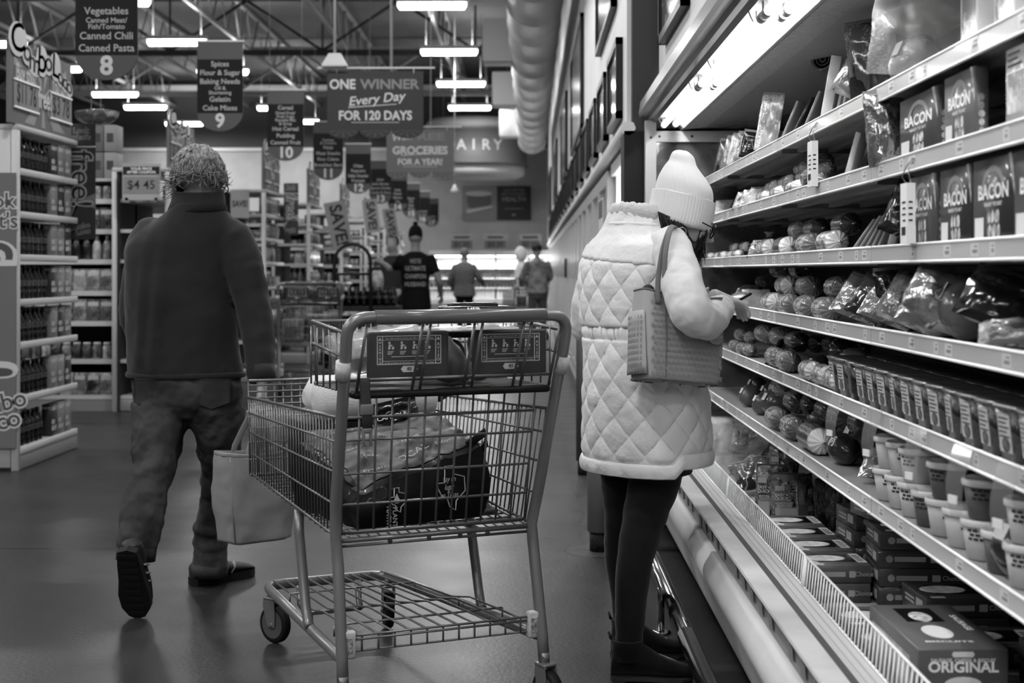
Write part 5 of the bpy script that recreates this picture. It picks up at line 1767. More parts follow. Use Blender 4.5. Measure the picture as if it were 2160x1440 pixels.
for L, dx in ((legN, .0), (legF, 0)):                     # feet inside the boots
    x, y, z, r = L[-1]
    limb(mb, [(x - .01, y, .10, .034), (x + .01, y, .06, .036), (x + .08, y, .045, .03), (x + .14, y, .032, .02)])
body = remeshed(mb, 'person', M_skin, None, .0055, 3)
tag(body, W_, 'person')
eyes(HM, body, .9)
# vest
def quilt(s, z):
    a, b = (s / .092 + z / .108), (s / .092 - z / .108)
    return abs(sin(pi * a) * sin(pi * b)) ** .33
def vest_pt(u, v):
    t = 2 * pi * u
    vent = 1 / (1 + math.exp(-(cos(t - pi * 1.62) - .55) * 26))       # back panel reaches lower than the front panels
    front = max(0, sin(t))
    z0 = .607 + .028 * max(0, min(1, (sin(t) + .28) * 8))
    z = z0 + (1.375 - z0) * v
    c, a, b = wc(z)
    n = lf * (cos(t) / a) + fw * (sin(t) / b)
    n.normalize()
    p = c + lf * (a * cos(t)) + fw * (b * sin(t))
    s = t * .19
    yoke = 1.235 + .015 * cos(t)
    d = 0
    if z < z0 + .035:
        d = .007 + .004 * sin((z - z0) / .035 * pi) + .002 * NZ.noise(V((s * 40, z * 30, 0)))
    elif z < .995:
        d = .0095 * quilt(s, z - .02) * min(1, (z - z0 - .035) / .02)
    elif z < 1.04:
        g = (z - .995) / .045
        d = -.004 + .009 * sin(pi * g) + .003 * sin(s * 260 + 4 * NZ.noise(V((s * 30, 0, 0))))
    elif z < yoke:
        d = .009 * quilt(s, z - .02) * min(1, (yoke - z) / .015 + .2)
    else:
        d = .008 + .003 * NZ.noise(V((s * 18, z * 10, 4))) + .0025 * NZ.noise(V((s * 70, z * 12, 9))) * max(0, 1 - (z - yoke) / .05)
    d += .003 * NZ.noise(V((s * 25, z * 25, 1))) + .006 * NZ.noise(V((s * 5, z * 6, 2)))
    return p + n * d
mb = MB().grid(vest_pt, 260, 260, close_u=True)
vest = mb.build('vest', mat('vest_nylon', .85, .42, bump=(38, .55, .008), sheen=.1), body)
sd = vest.modifiers.new('solid', 'SOLIDIFY')
sd.thickness = .008
sd.offset = -1
# fleece collar
mb = MB()
cc = V(P4(1360, 466, WY))
N, K = 90, 14
rings = []
for i in range(N):
    t = 2 * pi * i / N
    base = cc + lf * (.098 * cos(t)) + fw * (.088 * sin(t)) + V((0, 0, .012 - .012 * sin(t)))
    out = (lf * cos(t) + fw * sin(t)).normalized()
    rr = []
    for j in range(K):
        g = 2 * pi * j / K
        q = base + out * (.017 * cos(g)) + V((0, 0, 1)) * (.03 * sin(g))
        rr.append(q + (out * cos(g) + V((0, 0, sin(g)))) * (.006 * NZ.noise(q * 90) + .004 * NZ.noise(q * 220)))
    rings.append(rr)
mb.ring_tube(rings, closed=True)
mb.build('fleece_collar', mat('fleece', .74, .95, bump=(160, .8, .006), sheen=.3), body)
mb = MB()
mb.tube([cc + lf * (.118 * cos(t)) + fw * (.107 * sin(t)) + V((0, 0, -.022 - .012 * sin(t))) for t in [2 * pi * i / 60 for i in range(60)]], .008, 8, closed=True)
mb.build('collar_piping', mat('vest_nylon', .78), body)
# sweater sleeves
M_sweat = mat('sweater_knit', .79, .85, bump=(220, .2, .002), sheen=.2)
for nm, L, sd_ in (('sleeve', armR, 1), ('sleeve', armL, 5)):
    mb = MB()
    limb(mb, L, 6, 20, .004, sd_)
    o = remeshed(mb, nm, M_sweat, body, .007, 3)
    ts = bpy.data.textures.get('sleeve_folds') or bpy.data.textures.new('sleeve_folds', 'CLOUDS')
    ts.noise_scale = .055
    dm = o.modifiers.new('folds', 'DISPLACE')
    dm.texture, dm.strength, dm.texture_coords = ts, .016, 'GLOBAL'
    mb = MB()
    e, e2 = V(L[-1][:3]), V(L[-2][:3])
    d = (e - e2).normalized()
    mb.tube([e - d * .02, e + d * .02, e + d * .028], [L[-1][3] * 1.08, L[-1][3] * 1.02, L[-1][3] * .85], 18)
    mb.build('cuff', M_sweat, o)
# folds at the elbow
# trousers
mb = MB()
limb(mb, legN, 6, 22, .0035, 3)
limb(mb, legF, 6, 22, .0035, 8)
c, a, b = wc(.72)
loft(mb, [(V((c.x, WY, .60)), lf * .16, fw * .125), (V((c.x, WY, .75)), lf * .17, fw * .13), (V((c.x, WY, .9)), lf * .15, fw * .11)])
remeshed(mb, 'trousers', mat('trouser_cloth', .085, .8, bump=(90, .2, .003), sheen=.15), body, .007, 2)
# boots
def boot(x, y, yaw, m, ms, parent, shaft=True, s=1.0):
    Mb = Mx.Translation((x, y, 0)) @ Mx.Rotation(yaw, 4, 'Z')
    rings = []
    for q, top, hw_ in ((-.052, .06, .018), (-.047, .09, .030), (-.03, .105, .036), (.0, .112, .038), (.03, .112, .039), (.06, .096, .041), (.09, .076, .043), (.12, .062, .043), (.15, .054, .040), (.175, .046, .031), (.188, .034, .016)):
        rr = []
        for j in range(18):
            t = 2 * pi * j / 18
            zz = .013 + (top - .013) * (.5 + .5 * sin(t)) ** .8
            rr.append(Mb @ V((q * s, hw_ * s * cos(t) * (1 - .25 * max(0, sin(t))), zz * s)))
        rings.append(rr)
    mb = MB().ring_tube(rings)
    if shaft:
        mb.lathe([(.046 * s, .06), (.0455 * s, .10), (.047 * s, .118), (.043 * s, .119), (.042 * s, .09)], 22, Mb @ Mx.Translation((-.003, 0, 0)))
        mb.tube([Mb @ V((-.05, 0, .118)), Mb @ V((-.058, 0, .14)), Mb @ V((-.052, 0, .12))], .004, 6)
    b = mb.build('boot', m, parent)
    out = [(-.054, 0), (-.046, .03), (-.01, .04), (.05, .04), (.11, .047), (.155, .043), (.183, .022), (.191, 0)]
    out = out + [(px_, -py_) for px_, py_ in reversed(out[1:-1])]
    mb = MB()
    mb.prism([(px_ * s, py_ * s) for px_, py_ in out], .006, .0145, Mb)
    mb.prism([(px_ * s * .98, py_ * s * .95) for px_, py_ in out if px_ < .03] , .0005, .009, Mb)
    mb.prism([(px_ * s * .98, py_ * s * .95) for px_, py_ in out if px_ > .07], .0005, .009, Mb)
    mb.build('sole', ms, b)
M_suede = mat('boot_suede', .05, .9, bump=(150, .2, .002), sheen=.1)
M_sole = mat('boot_sole', .22, .6)
boot(legN[-1][0] - .003, 4.185, R(-3), M_suede, M_sole, body)
boot(legF[-1][0] - .003, 4.43, R(2), M_suede, M_sole, body)
for L in (legN, legF):
    MB().tube([(L[-1][0], L[-1][1], .10), (L[-1][0], L[-1][1], .16)], [.036, .036], 14).build('sock', mat('sock_white', .85, .9), body)
# beanie
BM = Mx.Translation(at(1431, 472, 4.23)) @ Mx.Rotation(R(4), 4, 'Z') @ Mx.Rotation(R(14), 4, 'Y')
rings = []
prof = [(.083, -.006, 0), (.094, .0, 0), (.0965, .02, 0), (.096, .05, -.001), (.0955, .078, -.003), (.0945, .085, -.003), (.086, .083, -.004), (.0865, .095, -.005), (.082, .118, -.009), (.069, .142, -.017), (.054, .162, -.026), (.042, .178, -.031), (.037, .192, -.034), (.031, .204, -.036), (.018, .212, -.037), (.004, .2145, -.037)]
S = spline(prof, 3)
n = 176
for i, (r, z, sh) in enumerate(S):
    rings.append([BM @ V((sh + r * (1 + .02 * sin(62 * 2 * pi * j / n)) * cos(2 * pi * j / n) * 1.0, r * (1 + .02 * sin(62 * 2 * pi * j / n)) * .93 * sin(2 * pi * j / n), z + .003 * NZ.noise(V((cos(2 * pi * j / n) * 2, sin(2 * pi * j / n) * 2, z * 20))))) for j in range(n)])
MB().ring_tube(rings).build('beanie', mat('beanie_knit', .84, .85, bump=(260, .25, .002), sheen=.2), body)
# hair under the hat
def hflow(rd):
    if rd.random() < .75:
        x0 = rd.uniform(1388, 1442)
        y0 = 446 + (x0 - 1388) * .42
        x1, y1 = 1408 + (x0 - 1388) * .85 + rd.uniform(-8, 10), rd.uniform(500, 556)
        Ya, Yb = 4.155 + rd.uniform(-.01, .03), 4.14 + rd.uniform(-.01, .05)
    else:
        x0, y0 = rd.uniform(1474, 1492), rd.uniform(478, 486)
        x1, y1 = x0 - rd.uniform(4, 20), rd.uniform(505, 560)
        Ya, Yb = 4.2 + rd.uniform(-.02, .06), 4.2 + rd.uniform(-.02, .06)
    a, b = V(P4(x0, y0, Ya)), V(P4(x1, y1, Yb))
    w, ph = rd.uniform(.003, .012), rd.uniform(0, 6)
    return [a.lerp(b, t) + V((w * sin(ph + 6 * t), w * cos(ph + 5 * t), 0)) * t for t in (0, .25, .5, .75, 1)]
mb = strands(None, hflow, 520, .0017, 4)
mb.ell(V(P4(1412, 486, 4.22)), (.034, .055, .05), 16, 10)
mb.ell(V(P4(1428, 512, 4.22)), (.02, .04, .04), 16, 10)
mb.build('hair', mat('hair_dark', .15, .5, bump=(90, .6, .004), stretch=(1, 1, .1)), body)
# glasses and earring
mb = MB()
for sg in (-1, 1):
    c = V((.102, sg * .034, -.002))
    mb.tube([HM @ (c * .92 + V((.0, .025 * cos(t), .02 * sin(t)))) for t in [2 * pi * i / 16 for i in range(16)]], .0024, 6, closed=True)
    mb.tube([HM @ V((.1, sg * .06, .006)), HM @ V((.0, sg * .08, .008)), HM @ V((-.02, sg * .078, -.01))], .002, 6)
mb.tube([HM @ V((.105, -.008, .004)), HM @ V((.105, .008, .004))], .0022, 6)
mb.build('glasses', mat('glasses_black', .04, .2), body)
MB().tube([HM @ (V((.0, -.087, -.045)) + V((.013 * cos(t), 0, .014 * sin(t)))) for t in [2 * pi * i / 18 for i in range(18)]], .0012, 6, closed=True).build('hoop_earring', mat('earring', .85, .15, .9), body)
# phone in her hand
o = empty('phone', hw + V((.035, .05, -.028)), R(20), 'slim phone held in the hand of the standing shopper in the beanie', 'phone')
MB().rbox((-.036, -.004, -.02), (.036, .004, .085), .003).build('phone_body', mat('phone_dark', .1, .2), o)
MB().box((-.033, .004, -.016), (.033, .0046, .081)).build('screen', mat('phone_screen', .05, .05), o)
o.rotation_euler = (R(-68), R(0), R(-58))
# handbag
hbag = empty('handbag', at(1424, 806, 4.04), 0, 'grey monogrammed tote handbag hanging from the shoulder of the shopper in the vest', 'handbag')
hbag.rotation_euler = (R(-7), R(6.5), R(24))
def hb_pt(u, v):
    """u round the section, v up"""
    t = 2 * pi * u
    w = .118 + .012 * v
    d = .062 - .022 * v
    cx, sy = cos(t), sin(t)
    e = .30
    x = w * math.copysign(abs(cx) ** e, cx)
    y = d * math.copysign(abs(sy) ** e, sy)
    bul = .008 * sin(pi * v)
    return V((x + bul * cx, y * (1 + .08 * sin(pi * v)) , .255 * v - .018 * v * (1 - abs(x) / .13)))
mb = MB().grid(hb_pt, 96, 24, close_u=True)
mb.add([hb_pt(i / 96, 0) for i in range(96)], [tuple(reversed(range(96)))], False)
bd = mb.build('bag_body', mat('bag_canvas', .62, .55, bump=(300, .1, .001)), hbag)
bd.modifiers.new('solid', 'SOLIDIFY').thickness = .004
mb = MB()
rd = 0
def bag_face(x, z, side=False):
    v = (z + .0) / .245
    return v
for i in range(14):
    for j in range(14):
        x, z = -.106 + i * .0165 + (.008 if j % 2 else 0), .014 + j * .0168
        if x > .112: continue
        v = z / .25
        y = -(.062 - .022 * v) * (1 + .08 * sin(pi * v)) - .0016 - .0
        add_text(mb, 'MK', .0185, orient((1, 0, 0), (0, .09, 1), (x, y, z)) @ Mx.Rotation(R(-14), 4, 'Z'), .015, wide=.6)
for i in range(6):
    for j in range(10):
        y, z = .034 - i * .0135, .022 + j * .0165
        v = z / .25
        x = -(.119 + .009 * v) - .009 * sin(pi * min(1, max(0, (.05 - y) / .1))) - .0075
        add_text(mb, 'MK', .0155, orient((0, -1, 0), (-.05, 0, 1), (x, y, z)), .02, wide=.62)
mb.build('monogram_print', mat('bag_mono', .56, .55), hbag)
mb = MB()
for z, r in ((.0, .0035), (.252, .003)):
    mb.tube([hb_pt(i / 64, z / .255) for i in range(64)], r, 6, closed=True)
mb.tube([V((-.066, -.062, .003)), V((-.068, -.061, .1)), V((-.07, -.052, .19)), V((-.072, -.044, .25))], .0015, 5)
mb.build('leather_trim', mat('bag_leather', .4, .5), hbag)
mb = MB().grid(lambda u, v: V((-.119 - .012 * .75 * v - .009 * sin(pi * u) - .0035, (-.056 + .112 * u) * (1 - .2 * v), .012 + .178 * v)), 10, 6)
mb.build('side_pocket', mat('bag_canvas', .56), hbag).modifiers.new('solid', 'SOLIDIFY').thickness = .003
for px_ in (-.09, -.05, .04, .09):
    MB().lathe([(.007, -.007), (.008, -.003), (.008, 0)], 12, Mx.Translation((px_, -.03 if px_ in (-.05, .09) else .03, 0))).build('metal_foot', mat('bag_metal', .8, .2, .9), hbag)
MB().lathe([(.024, -.002), (.026, 0), (.024, .003), (.001, .003)], 26, orient((1, 0, 0), (0, .15, 1), (.085, -.07, .135))).build('disc_charm', mat('charm_metal', .62, .25, .5), hbag)
MB().rbox((-.066, -.066, .185), (-.052, -.054, .25), .004).build('strap_buckle', mat('bag_dark_leather', .18, .4), hbag)
inv = (Mx.Translation(hbag.location) @ hbag.rotation_euler.to_matrix().to_4x4()).inverted()
for sgn, pts in ((0, [P4(1388, 640, 3.99), P4(1388, 590, 4.0), P4(1397, 530, 4.02), P4(1410, 488, 4.06), P4(1420, 476, 4.12), P4(1428, 484, 4.19)]), (1, [P4(1412, 648, 3.98), P4(1402, 590, 3.985), P4(1404, 530, 4.0), P4(1413, 487, 4.045), P4(1423, 477, 4.11), P4(1432, 486, 4.19)])):
    MB().tube([inv @ V(p) for p in [tuple(q) for q in spline(pts, 4)]], [(.0028, .0075)] * 21, 10, up=tuple(inv.to_3x3() @ V((0, 1, 0)))).build('strap', mat('bag_leather', .4), hbag)
mb = MB().ell((-.1, .0, .24), (.02, .03, .03), 14, 8).ell((-.11, -.02, .235), (.012, .02, .02), 10, 8)
a = mb.build('glove', mat('glove_dark', .16, .8))
a.location, a.rotation_euler = hbag.location, hbag.rotation_euler
tag(a, 'dark knitted glove tucked in the top of the grey handbag', 'glove')

# ================= the man walking away
M_Y = 5.25
MAN = 'grey-haired person walking away in a dark jacket and worn jeans, carrying a cloth bag'
HM2 = Mx.Translation(at(424, 384, 5.3)) @ Mx.Rotation(R(78), 4, 'Z') @ Mx.Rotation(R(12), 4, 'Y') @ Mx.Rotation(R(-5), 4, 'X')
mb = MB()
head_mesh(mb, HM2, 1.03)
h2 = V(HM2.translation)
TR = [(790, 392, .214, .135), (690, 383, .207, .13), (600, 381, .205, .128), (530, 386, .208, .122), (492, 398, .19, .112), (467, 408, .15, .1), (447, 414, .115, .09), (430, 417, .092, .084)]
mr = []
for py, cx, a, b in TR:
    c = at(cx, py, M_Y)
    mr.append((c, V((-1, 0, 0)) * a, V((0, 1, 0)) * b))
loft(mb, [(c, a * .82, b * .8) for c, a, b in mr])
limb(mb, [(mr[-2][0].x, M_Y + .0, mr[-2][0].z, .07), (h2.x - .01, h2.y - .03, h2.z - .09, .06), (h2.x, h2.y - .005, h2.z - .03, .06)])
mR = [P4(470, 488, 5.25, .066), P4(498, 520, 5.24, .076), P4(516, 575, 5.22, .074), P4(534, 640, 5.2, .067), P4(545, 720, 5.16, .060), P4(552, 792, 5.12, .051)]
mL = [P4(326, 486, 5.26, .064), P4(308, 520, 5.28, .072), P4(299, 565, 5.29, .068), P4(285, 640, 5.3, .062), P4(292, 695, 5.36, .056), P4(332, 735, 5.5, .046)]
for L in (mR, mL):
    limb(mb, [(x, y, z, r * .72) for x, y, z, r in L])
w = V(P4(553, 812, 5.12))
hand(mb, w, (-.02, -.02, -1), (-1, .1, 0), 1.0, .95, thumb=1)
w = V(P4(345, 756, 5.53))
hand(mb, w, (.4, .8, .1), (.3, 0, -1), 1.0, .7, thumb=1)
mLR = [P4(450, 815, 5.24, .108), P4(454, 870, 5.25, .104), P4(462, 941, 5.29, .080), P4(463, 1002, 5.34, .072), P4(458, 1062, 5.38, .068), P4(447, 1122, 5.41, .068), P4(443, 1200, 5.42, .066)]
mLL = [P4(346, 815, 5.24, .108), P4(340, 870, 5.22, .104), P4(329, 941, 5.18, .090), P4(325, 985, 5.14, .080), P4(309, 1030, 5.11, .076), P4(302, 1085, 5.08, .075), P4(290, 1140, 5.04, .072), P4(287, 1170, 5.03, .066)]
for L in (mLR, mLL):
    limb(mb, [(x, y, z, r * .72) for x, y, z, r in L])
man = remeshed(mb, 'person', M_skin, None, .006, 3)
tag(man, MAN, 'person')
eyes(HM2, man, 1.03)
# jacket: torso and sleeves in one cloth surface
mb = MB()
loft(mb, [(mr[0][0] + V((0, 0, .0)), mr[0][1] * 1.0, mr[0][2])] + [tuple(V(v) for v in (s_[0:3], s_[3:6], s_[6:9])) for s_ in spline([(*c_, *a_, *b_) for c_, a_, b_ in mr], 6)], 72)
def fold(p):
    d = 0
    for x0, z0, x1, z1, w, a in ((300, 520, 285, 770, .02, .016), (345, 500, 318, 775, .024, .016), (440, 520, 478, 600, .02, -.014), (480, 600, 470, 770, .022, -.012), (400, 640, 430, 780, .03, .01), (470, 520, 520, 640, .018, .012)):
        A, B = at(x0, z0, 5.12), at(x1, z1, 5.12)
        A, B, q_ = V((A.x, A.z)), V((B.x, B.z)), V((p.x, p.z))
        ab = B - A
        t = max(0, min(1, (q_ - A).dot(ab) / ab.length_squared))
        dd = (q_ - A - ab * t).length
        d += a * math.exp(-(dd / w) ** 2) * min(1, .2 + t * 1.2)
    return d
for p_ in mb.v:
    if p_.y < 5.25:
        p_.y -= fold(p_)
limb(mb, mR, 6, 22, .005, 2)
limb(mb, mL, 6, 22, .005, 6)
M_jack = mat('jacket_fleece', .15, .85, bump=(260, .25, .002), sheen=.12, var=(3, .012))
jk = remeshed(mb, 'jacket', M_jack, man, .009, 4)
tx = bpy.data.textures.new('folds', 'CLOUDS')
tx.noise_scale = .16
dm = jk.modifiers.new('folds', 'DISPLACE')
dm.texture = tx
dm.strength = .022
dm.mid_level = .5
dm.texture_coords = 'GLOBAL'
c = mr[-1][0]
mb = MB()
mb.ring_tube([[V((c.x + .0, M_Y, z)) + V((-(r) * cos(t), .86 * r * sin(t) + sh, .012 * sin(t))) for t in [2 * pi * j / 40 for j in range(40)]] for r, z, sh in ((.11, c.z - .02, 0), (.1, c.z + .01, .006), (.094, c.z + .045, .014), (.09, c.z + .052, .016), (.084, c.z + .046, .014), (.08, c.z - .02, .01))])
mb.build('collar', M_jack, jk)
mb = MB()
b0 = mr[0]
mb.tube([b0[0] + b0[1] * 1.01 * cos(t) + b0[2] * 1.01 * sin(t) + V((0, 0, .002)) for t in [2 * pi * j / 60 for j in range(60)]], [(.011, .006)] * 60, 8, closed=True)
mb.build('hem_band', M_jack, jk)
mb = MB()
for L in (mR, mL):
    e, e2 = V(L[-1][:3]), V(L[-2][:3])
    d = (e - e2).normalized()
    mb.tube([e - d * .03, e + d * .018, e + d * .02], [L[-1][3] * 1.06, L[-1][3], L[-1][3] * .8], 18)
mb.build('cuff', M_jack, jk)
# jeans
mb = MB()
limb(mb, mLR, 7, 24, .006, 4)
limb(mb, mLL, 7, 24, .007, 9)
c = at(394, 815, 5.25)
loft(mb, [((c.x, 5.25, c.z + .09), (.2, 0, 0), (0, .125, 0)), ((c.x, 5.25, c.z + .02), (.205, 0, 0), (0, .13, 0)), ((c.x + .003, 5.25, c.z - .06), (.2, 0, 0), (0, .128, 0)), ((c.x + .003, 5.25, c.z - .11), (.12, 0, 0), (0, .09, 0))], 30)
M_jean = mat('denim', .2, .8, bump=(120, .3, .003), var=(6, .1))
jn = remeshed(mb, 'jeans', M_jean, man, .008, 2)
tx2 = bpy.data.textures.new('creases', 'CLOUDS')
tx2.noise_scale = .07
dm = jn.modifiers.new('creases', 'DISPLACE')
dm.texture = tx2
dm.strength = .03
dm.texture_coords = 'GLOBAL'
for sx_, cxp in ((-1, 322), (1, 446)):
    mb = MB()
    ycl = 5.25 - .138
    pk = [at(cxp - 38, 800, ycl + .012), at(cxp + 38, 800, ycl + .012), at(cxp + 38, 848, ycl + .022), at(cxp, 862, ycl + .024), at(cxp - 38, 848, ycl + .022)]
    mb.add(pk + [p + V((0, .02, 0)) for p in pk], [(0, 4, 3, 2, 1), (0, 1, 6, 5), (1, 2, 7, 6), (2, 3, 8, 7), (3, 4, 9, 8), (4, 0, 5, 9)], False)
    mb.tube(pk, .0022, 5, closed=True)
    mb.build('back_pocket', M_jean, jn)
for L in (mLR, mLL):
    e, e2 = V(L[-1][:3]), V(L[-2][:3])
    d = (e - e2).normalized()
    MB().tube([e - d * .025, e + d * .02, e + d * .024, e + d * .0], [L[-1][3] * 1.07, L[-1][3] * 1.04, L[-1][3] * .9, L[-1][3] * .85], 20).build('trouser_cuff', M_jean, jn)
# shoes
M_shoe = mat('shoe_dark', .16, .6, bump=(60, .2, .003))
M_shoel = mat('shoe_pale', .5, .5)
def sneaker(Ms, parent):
    rings = []
    for q, top, hw_ in ((-.075, .05, .02), (-.068, .085, .034), (-.045, .095, .04), (-.01, .088, .042), (.03, .08, .044), (.07, .072, .05), (.11, .064, .052), (.15, .056, .05), (.185, .046, .04), (.205, .034, .022)):
        rr = []
        for j in range(18):
            t = 2 * pi * j / 18
            rr.append(Ms @ V((q, hw_ * cos(t) * (1 - .2 * max(0, sin(t))), .022 + (top - .022) * (.5 + .5 * sin(t)) ** .8)))
        rings.append(rr)
    s = MB().ring_tube(rings).build('shoe', M_shoe, parent)
    out = [(-.08, 0), (-.07, .033), (-.02, .04), (.05, .045), (.11, .055), (.165, .05), (.2, .028), (.212, 0)]
    out = out + [(a, -b) for a, b in reversed(out[1:-1])]
    mb = MB().prism(out, .0, .028, Ms)
    for q in range(9):
        a = -.06 + q * .03
        mb.prism([(a, -.03), (a + .016, -.03), (a + .016, .03), (a, .03)], -.002, .001, Ms)
    mb.build('sole', mat('shoe_sole', .09, .7), s)
    mb = MB()
    for q in range(3):
        a = .0 + .035 * q
        for sg in (-1, 1):
            mb.tube([Ms @ V((a, sg * .046, .03)), Ms @ V((a + .02, sg * .044, .055)), Ms @ V((a + .03, sg * .02, .078 - .006 * q))], [(.004, .009)] * 3, 6)
    mb.build('shoe_stripe', M_shoel, s)
p = onfloor(436, 1232)
sneaker(Mx.Translation((p.x, p.y + .03, .002)) @ Mx.Rotation(R(48), 4, 'Z'), man)
t0 = onfloor(290, 1303)
Ms = Mx.Translation((t0.x, t0.y, 0.006)) @ Mx.Rotation(R(88), 4, 'Z') @ Mx.Rotation(R(64), 4, 'Y') @ Mx.Translation((-.2, 0, 0))
sneaker(Ms, man)
MB().tube([P4(287, 1165, 5.03), P4(283, 1190, 5.0)], [.05, .045], 14).build('sock', mat('sock_dark', .12, .9), man)
# grey hair
def hair_pt(u, v):
    t = 2 * pi * u
    a = -.55 + (pi / 2 + .5) * v
    p = V((-.018 + 1.1 * .1 * cos(a) * cos(t), 1.13 * .082 * cos(a) * sin(t), .025 + 1.08 * .098 * sin(a)))
    if cos(t) > .35 and a < .75:
        p = V((-.018 + .85 * .1 * cos(a) * cos(t), .9 * .082 * cos(a) * sin(t), .025 + .95 * .098 * sin(a)))
    q = p * 1.03
    return HM2 @ (q + q.normalized() * (.008 * NZ.noise(q * 40) + .004 * sin(90 * u * 2 + 6 * NZ.noise(q * 22))))
mb = MB().grid(hair_pt, 100, 30, close_u=True)
rd = random.Random(5)
for i in range(900):
    t = rd.uniform(pi * .35, pi * 1.65)
    a = rd.uniform(-.55, 1.3)
    p = V((-.018 + .112 * cos(a) * cos(t), .094 * cos(a) * sin(t), .025 + .107 * sin(a))) * 1.03
    tang = V((-.25 * cos(t), -.25 * sin(t), -1)) + V((rd.uniform(-.5, .5), rd.uniform(-.5, .5), rd.uniform(-.2, .2)))
    if a < -.2:
        tang = V((rd.uniform(-.7, -.1), rd.uniform(-.8, .8), rd.uniform(-.6, .25)))
    tang.normalize()
    n_ = p.normalized()
    L = rd.uniform(.025, .055) if a > -.2 else rd.uniform(.04, .075)
    mb.tube([HM2 @ (p + tang * L * s + n_ * (.006 * sin(pi * s) + .003 * s)) for s in (0, .35, .7, 1)], [.0016, .0016, .0012, .0005], 4)
mb.build('hair', mat('hair_grey', .46, .55, var=(60, .14), bump=(140, .4, .002)), man)
mb = MB()
for sg in (-1, 1):
    mb.tube([HM2 @ V((.108, sg * .06, .006)), HM2 @ V((.0, sg * .086, .01)), HM2 @ V((-.03, sg * .084, -.012))], .0025, 6)
    mb.tube([HM2 @ (V((.112, sg * .034, -.002)) + V((0, .027 * cos(t), .02 * sin(t)))) for t in [2 * pi * i / 14 for i in range(14)]], .0022, 6, closed=True)
mb.build('glasses', mat('glasses_black', .04, .2), man)
# the cloth bag in his hand
tb = empty('tote_bag', at(538, 1136, 5.06), R(38), 'plain pale cloth tote bag carried low by the walking person in jeans', 'bag')
def tote(u, v):
    t = 2 * pi * u
    e = .45
    w, d = .125 + .02 * v, .075 - .015 * v
    cx, sy = cos(t), sin(t)
    x = w * math.copysign(abs(cx) ** e, cx)
    y = d * math.copysign(abs(sy) ** e, sy)
    q = V((x, y, .315 * v - .012 * v * (1 - (x / .145) ** 2) + .01 * (1 - v) * NZ.noise(V((t, 0, 2)))))
    nz = .009 * NZ.noise(V((q.x * 16, q.y * 16, q.z * 9))) + .004 * NZ.noise(V((q.x * 40, q.y * 40, q.z * 24)))
    return q + V((cx, sy, 0)) * (nz + .01 * sin(pi * v))
mb = MB().grid(tote, 72, 30, close_u=True)
mb.add([tote(i / 72, 0) for i in range(72)], [tuple(reversed(range(72)))], True)
o = mb.build('bag_body', mat('canvas', .52, .9, bump=(300, .3, .002), var=(5, .03)), tb)
o.modifiers.new('solid', 'SOLIDIFY').thickness = .003
mb = MB()
mb.tube([tote(i / 72, 1.0) for i in range(72)], [(.008, .0025)] * 72, 6, closed=True)
for s in (.125, .625):
    mb.tube([tote(s, .02), tote(s, .4), tote(s, .98)], .0025, 5)
mb.build('hem_seam', mat('canvas', .6), tb)
tinv = (Mx.Translation(tb.location) @ Mx.Rotation(R(38), 4, 'Z')).inverted()
wp = tinv @ V(P4(553, 836, 5.11))
for sg in (-1, 1):
    a_, b_ = V((-.06, sg * .062, .26)), V((.06, sg * .062, .26))
    mb = MB().tube([a_, V((-.05, sg * .058, .33)), wp + V((-.02, sg * .008, -.02)), wp + V((0, sg * .006, .002)), wp + V((.02, sg * .008, -.02)), V((.05, sg * .058, .33)), b_], [(.0022, .012)] * 7, 8, up=(0, 1, 0))
    mb.build('carry_strap', mat('canvas', .6), tb)
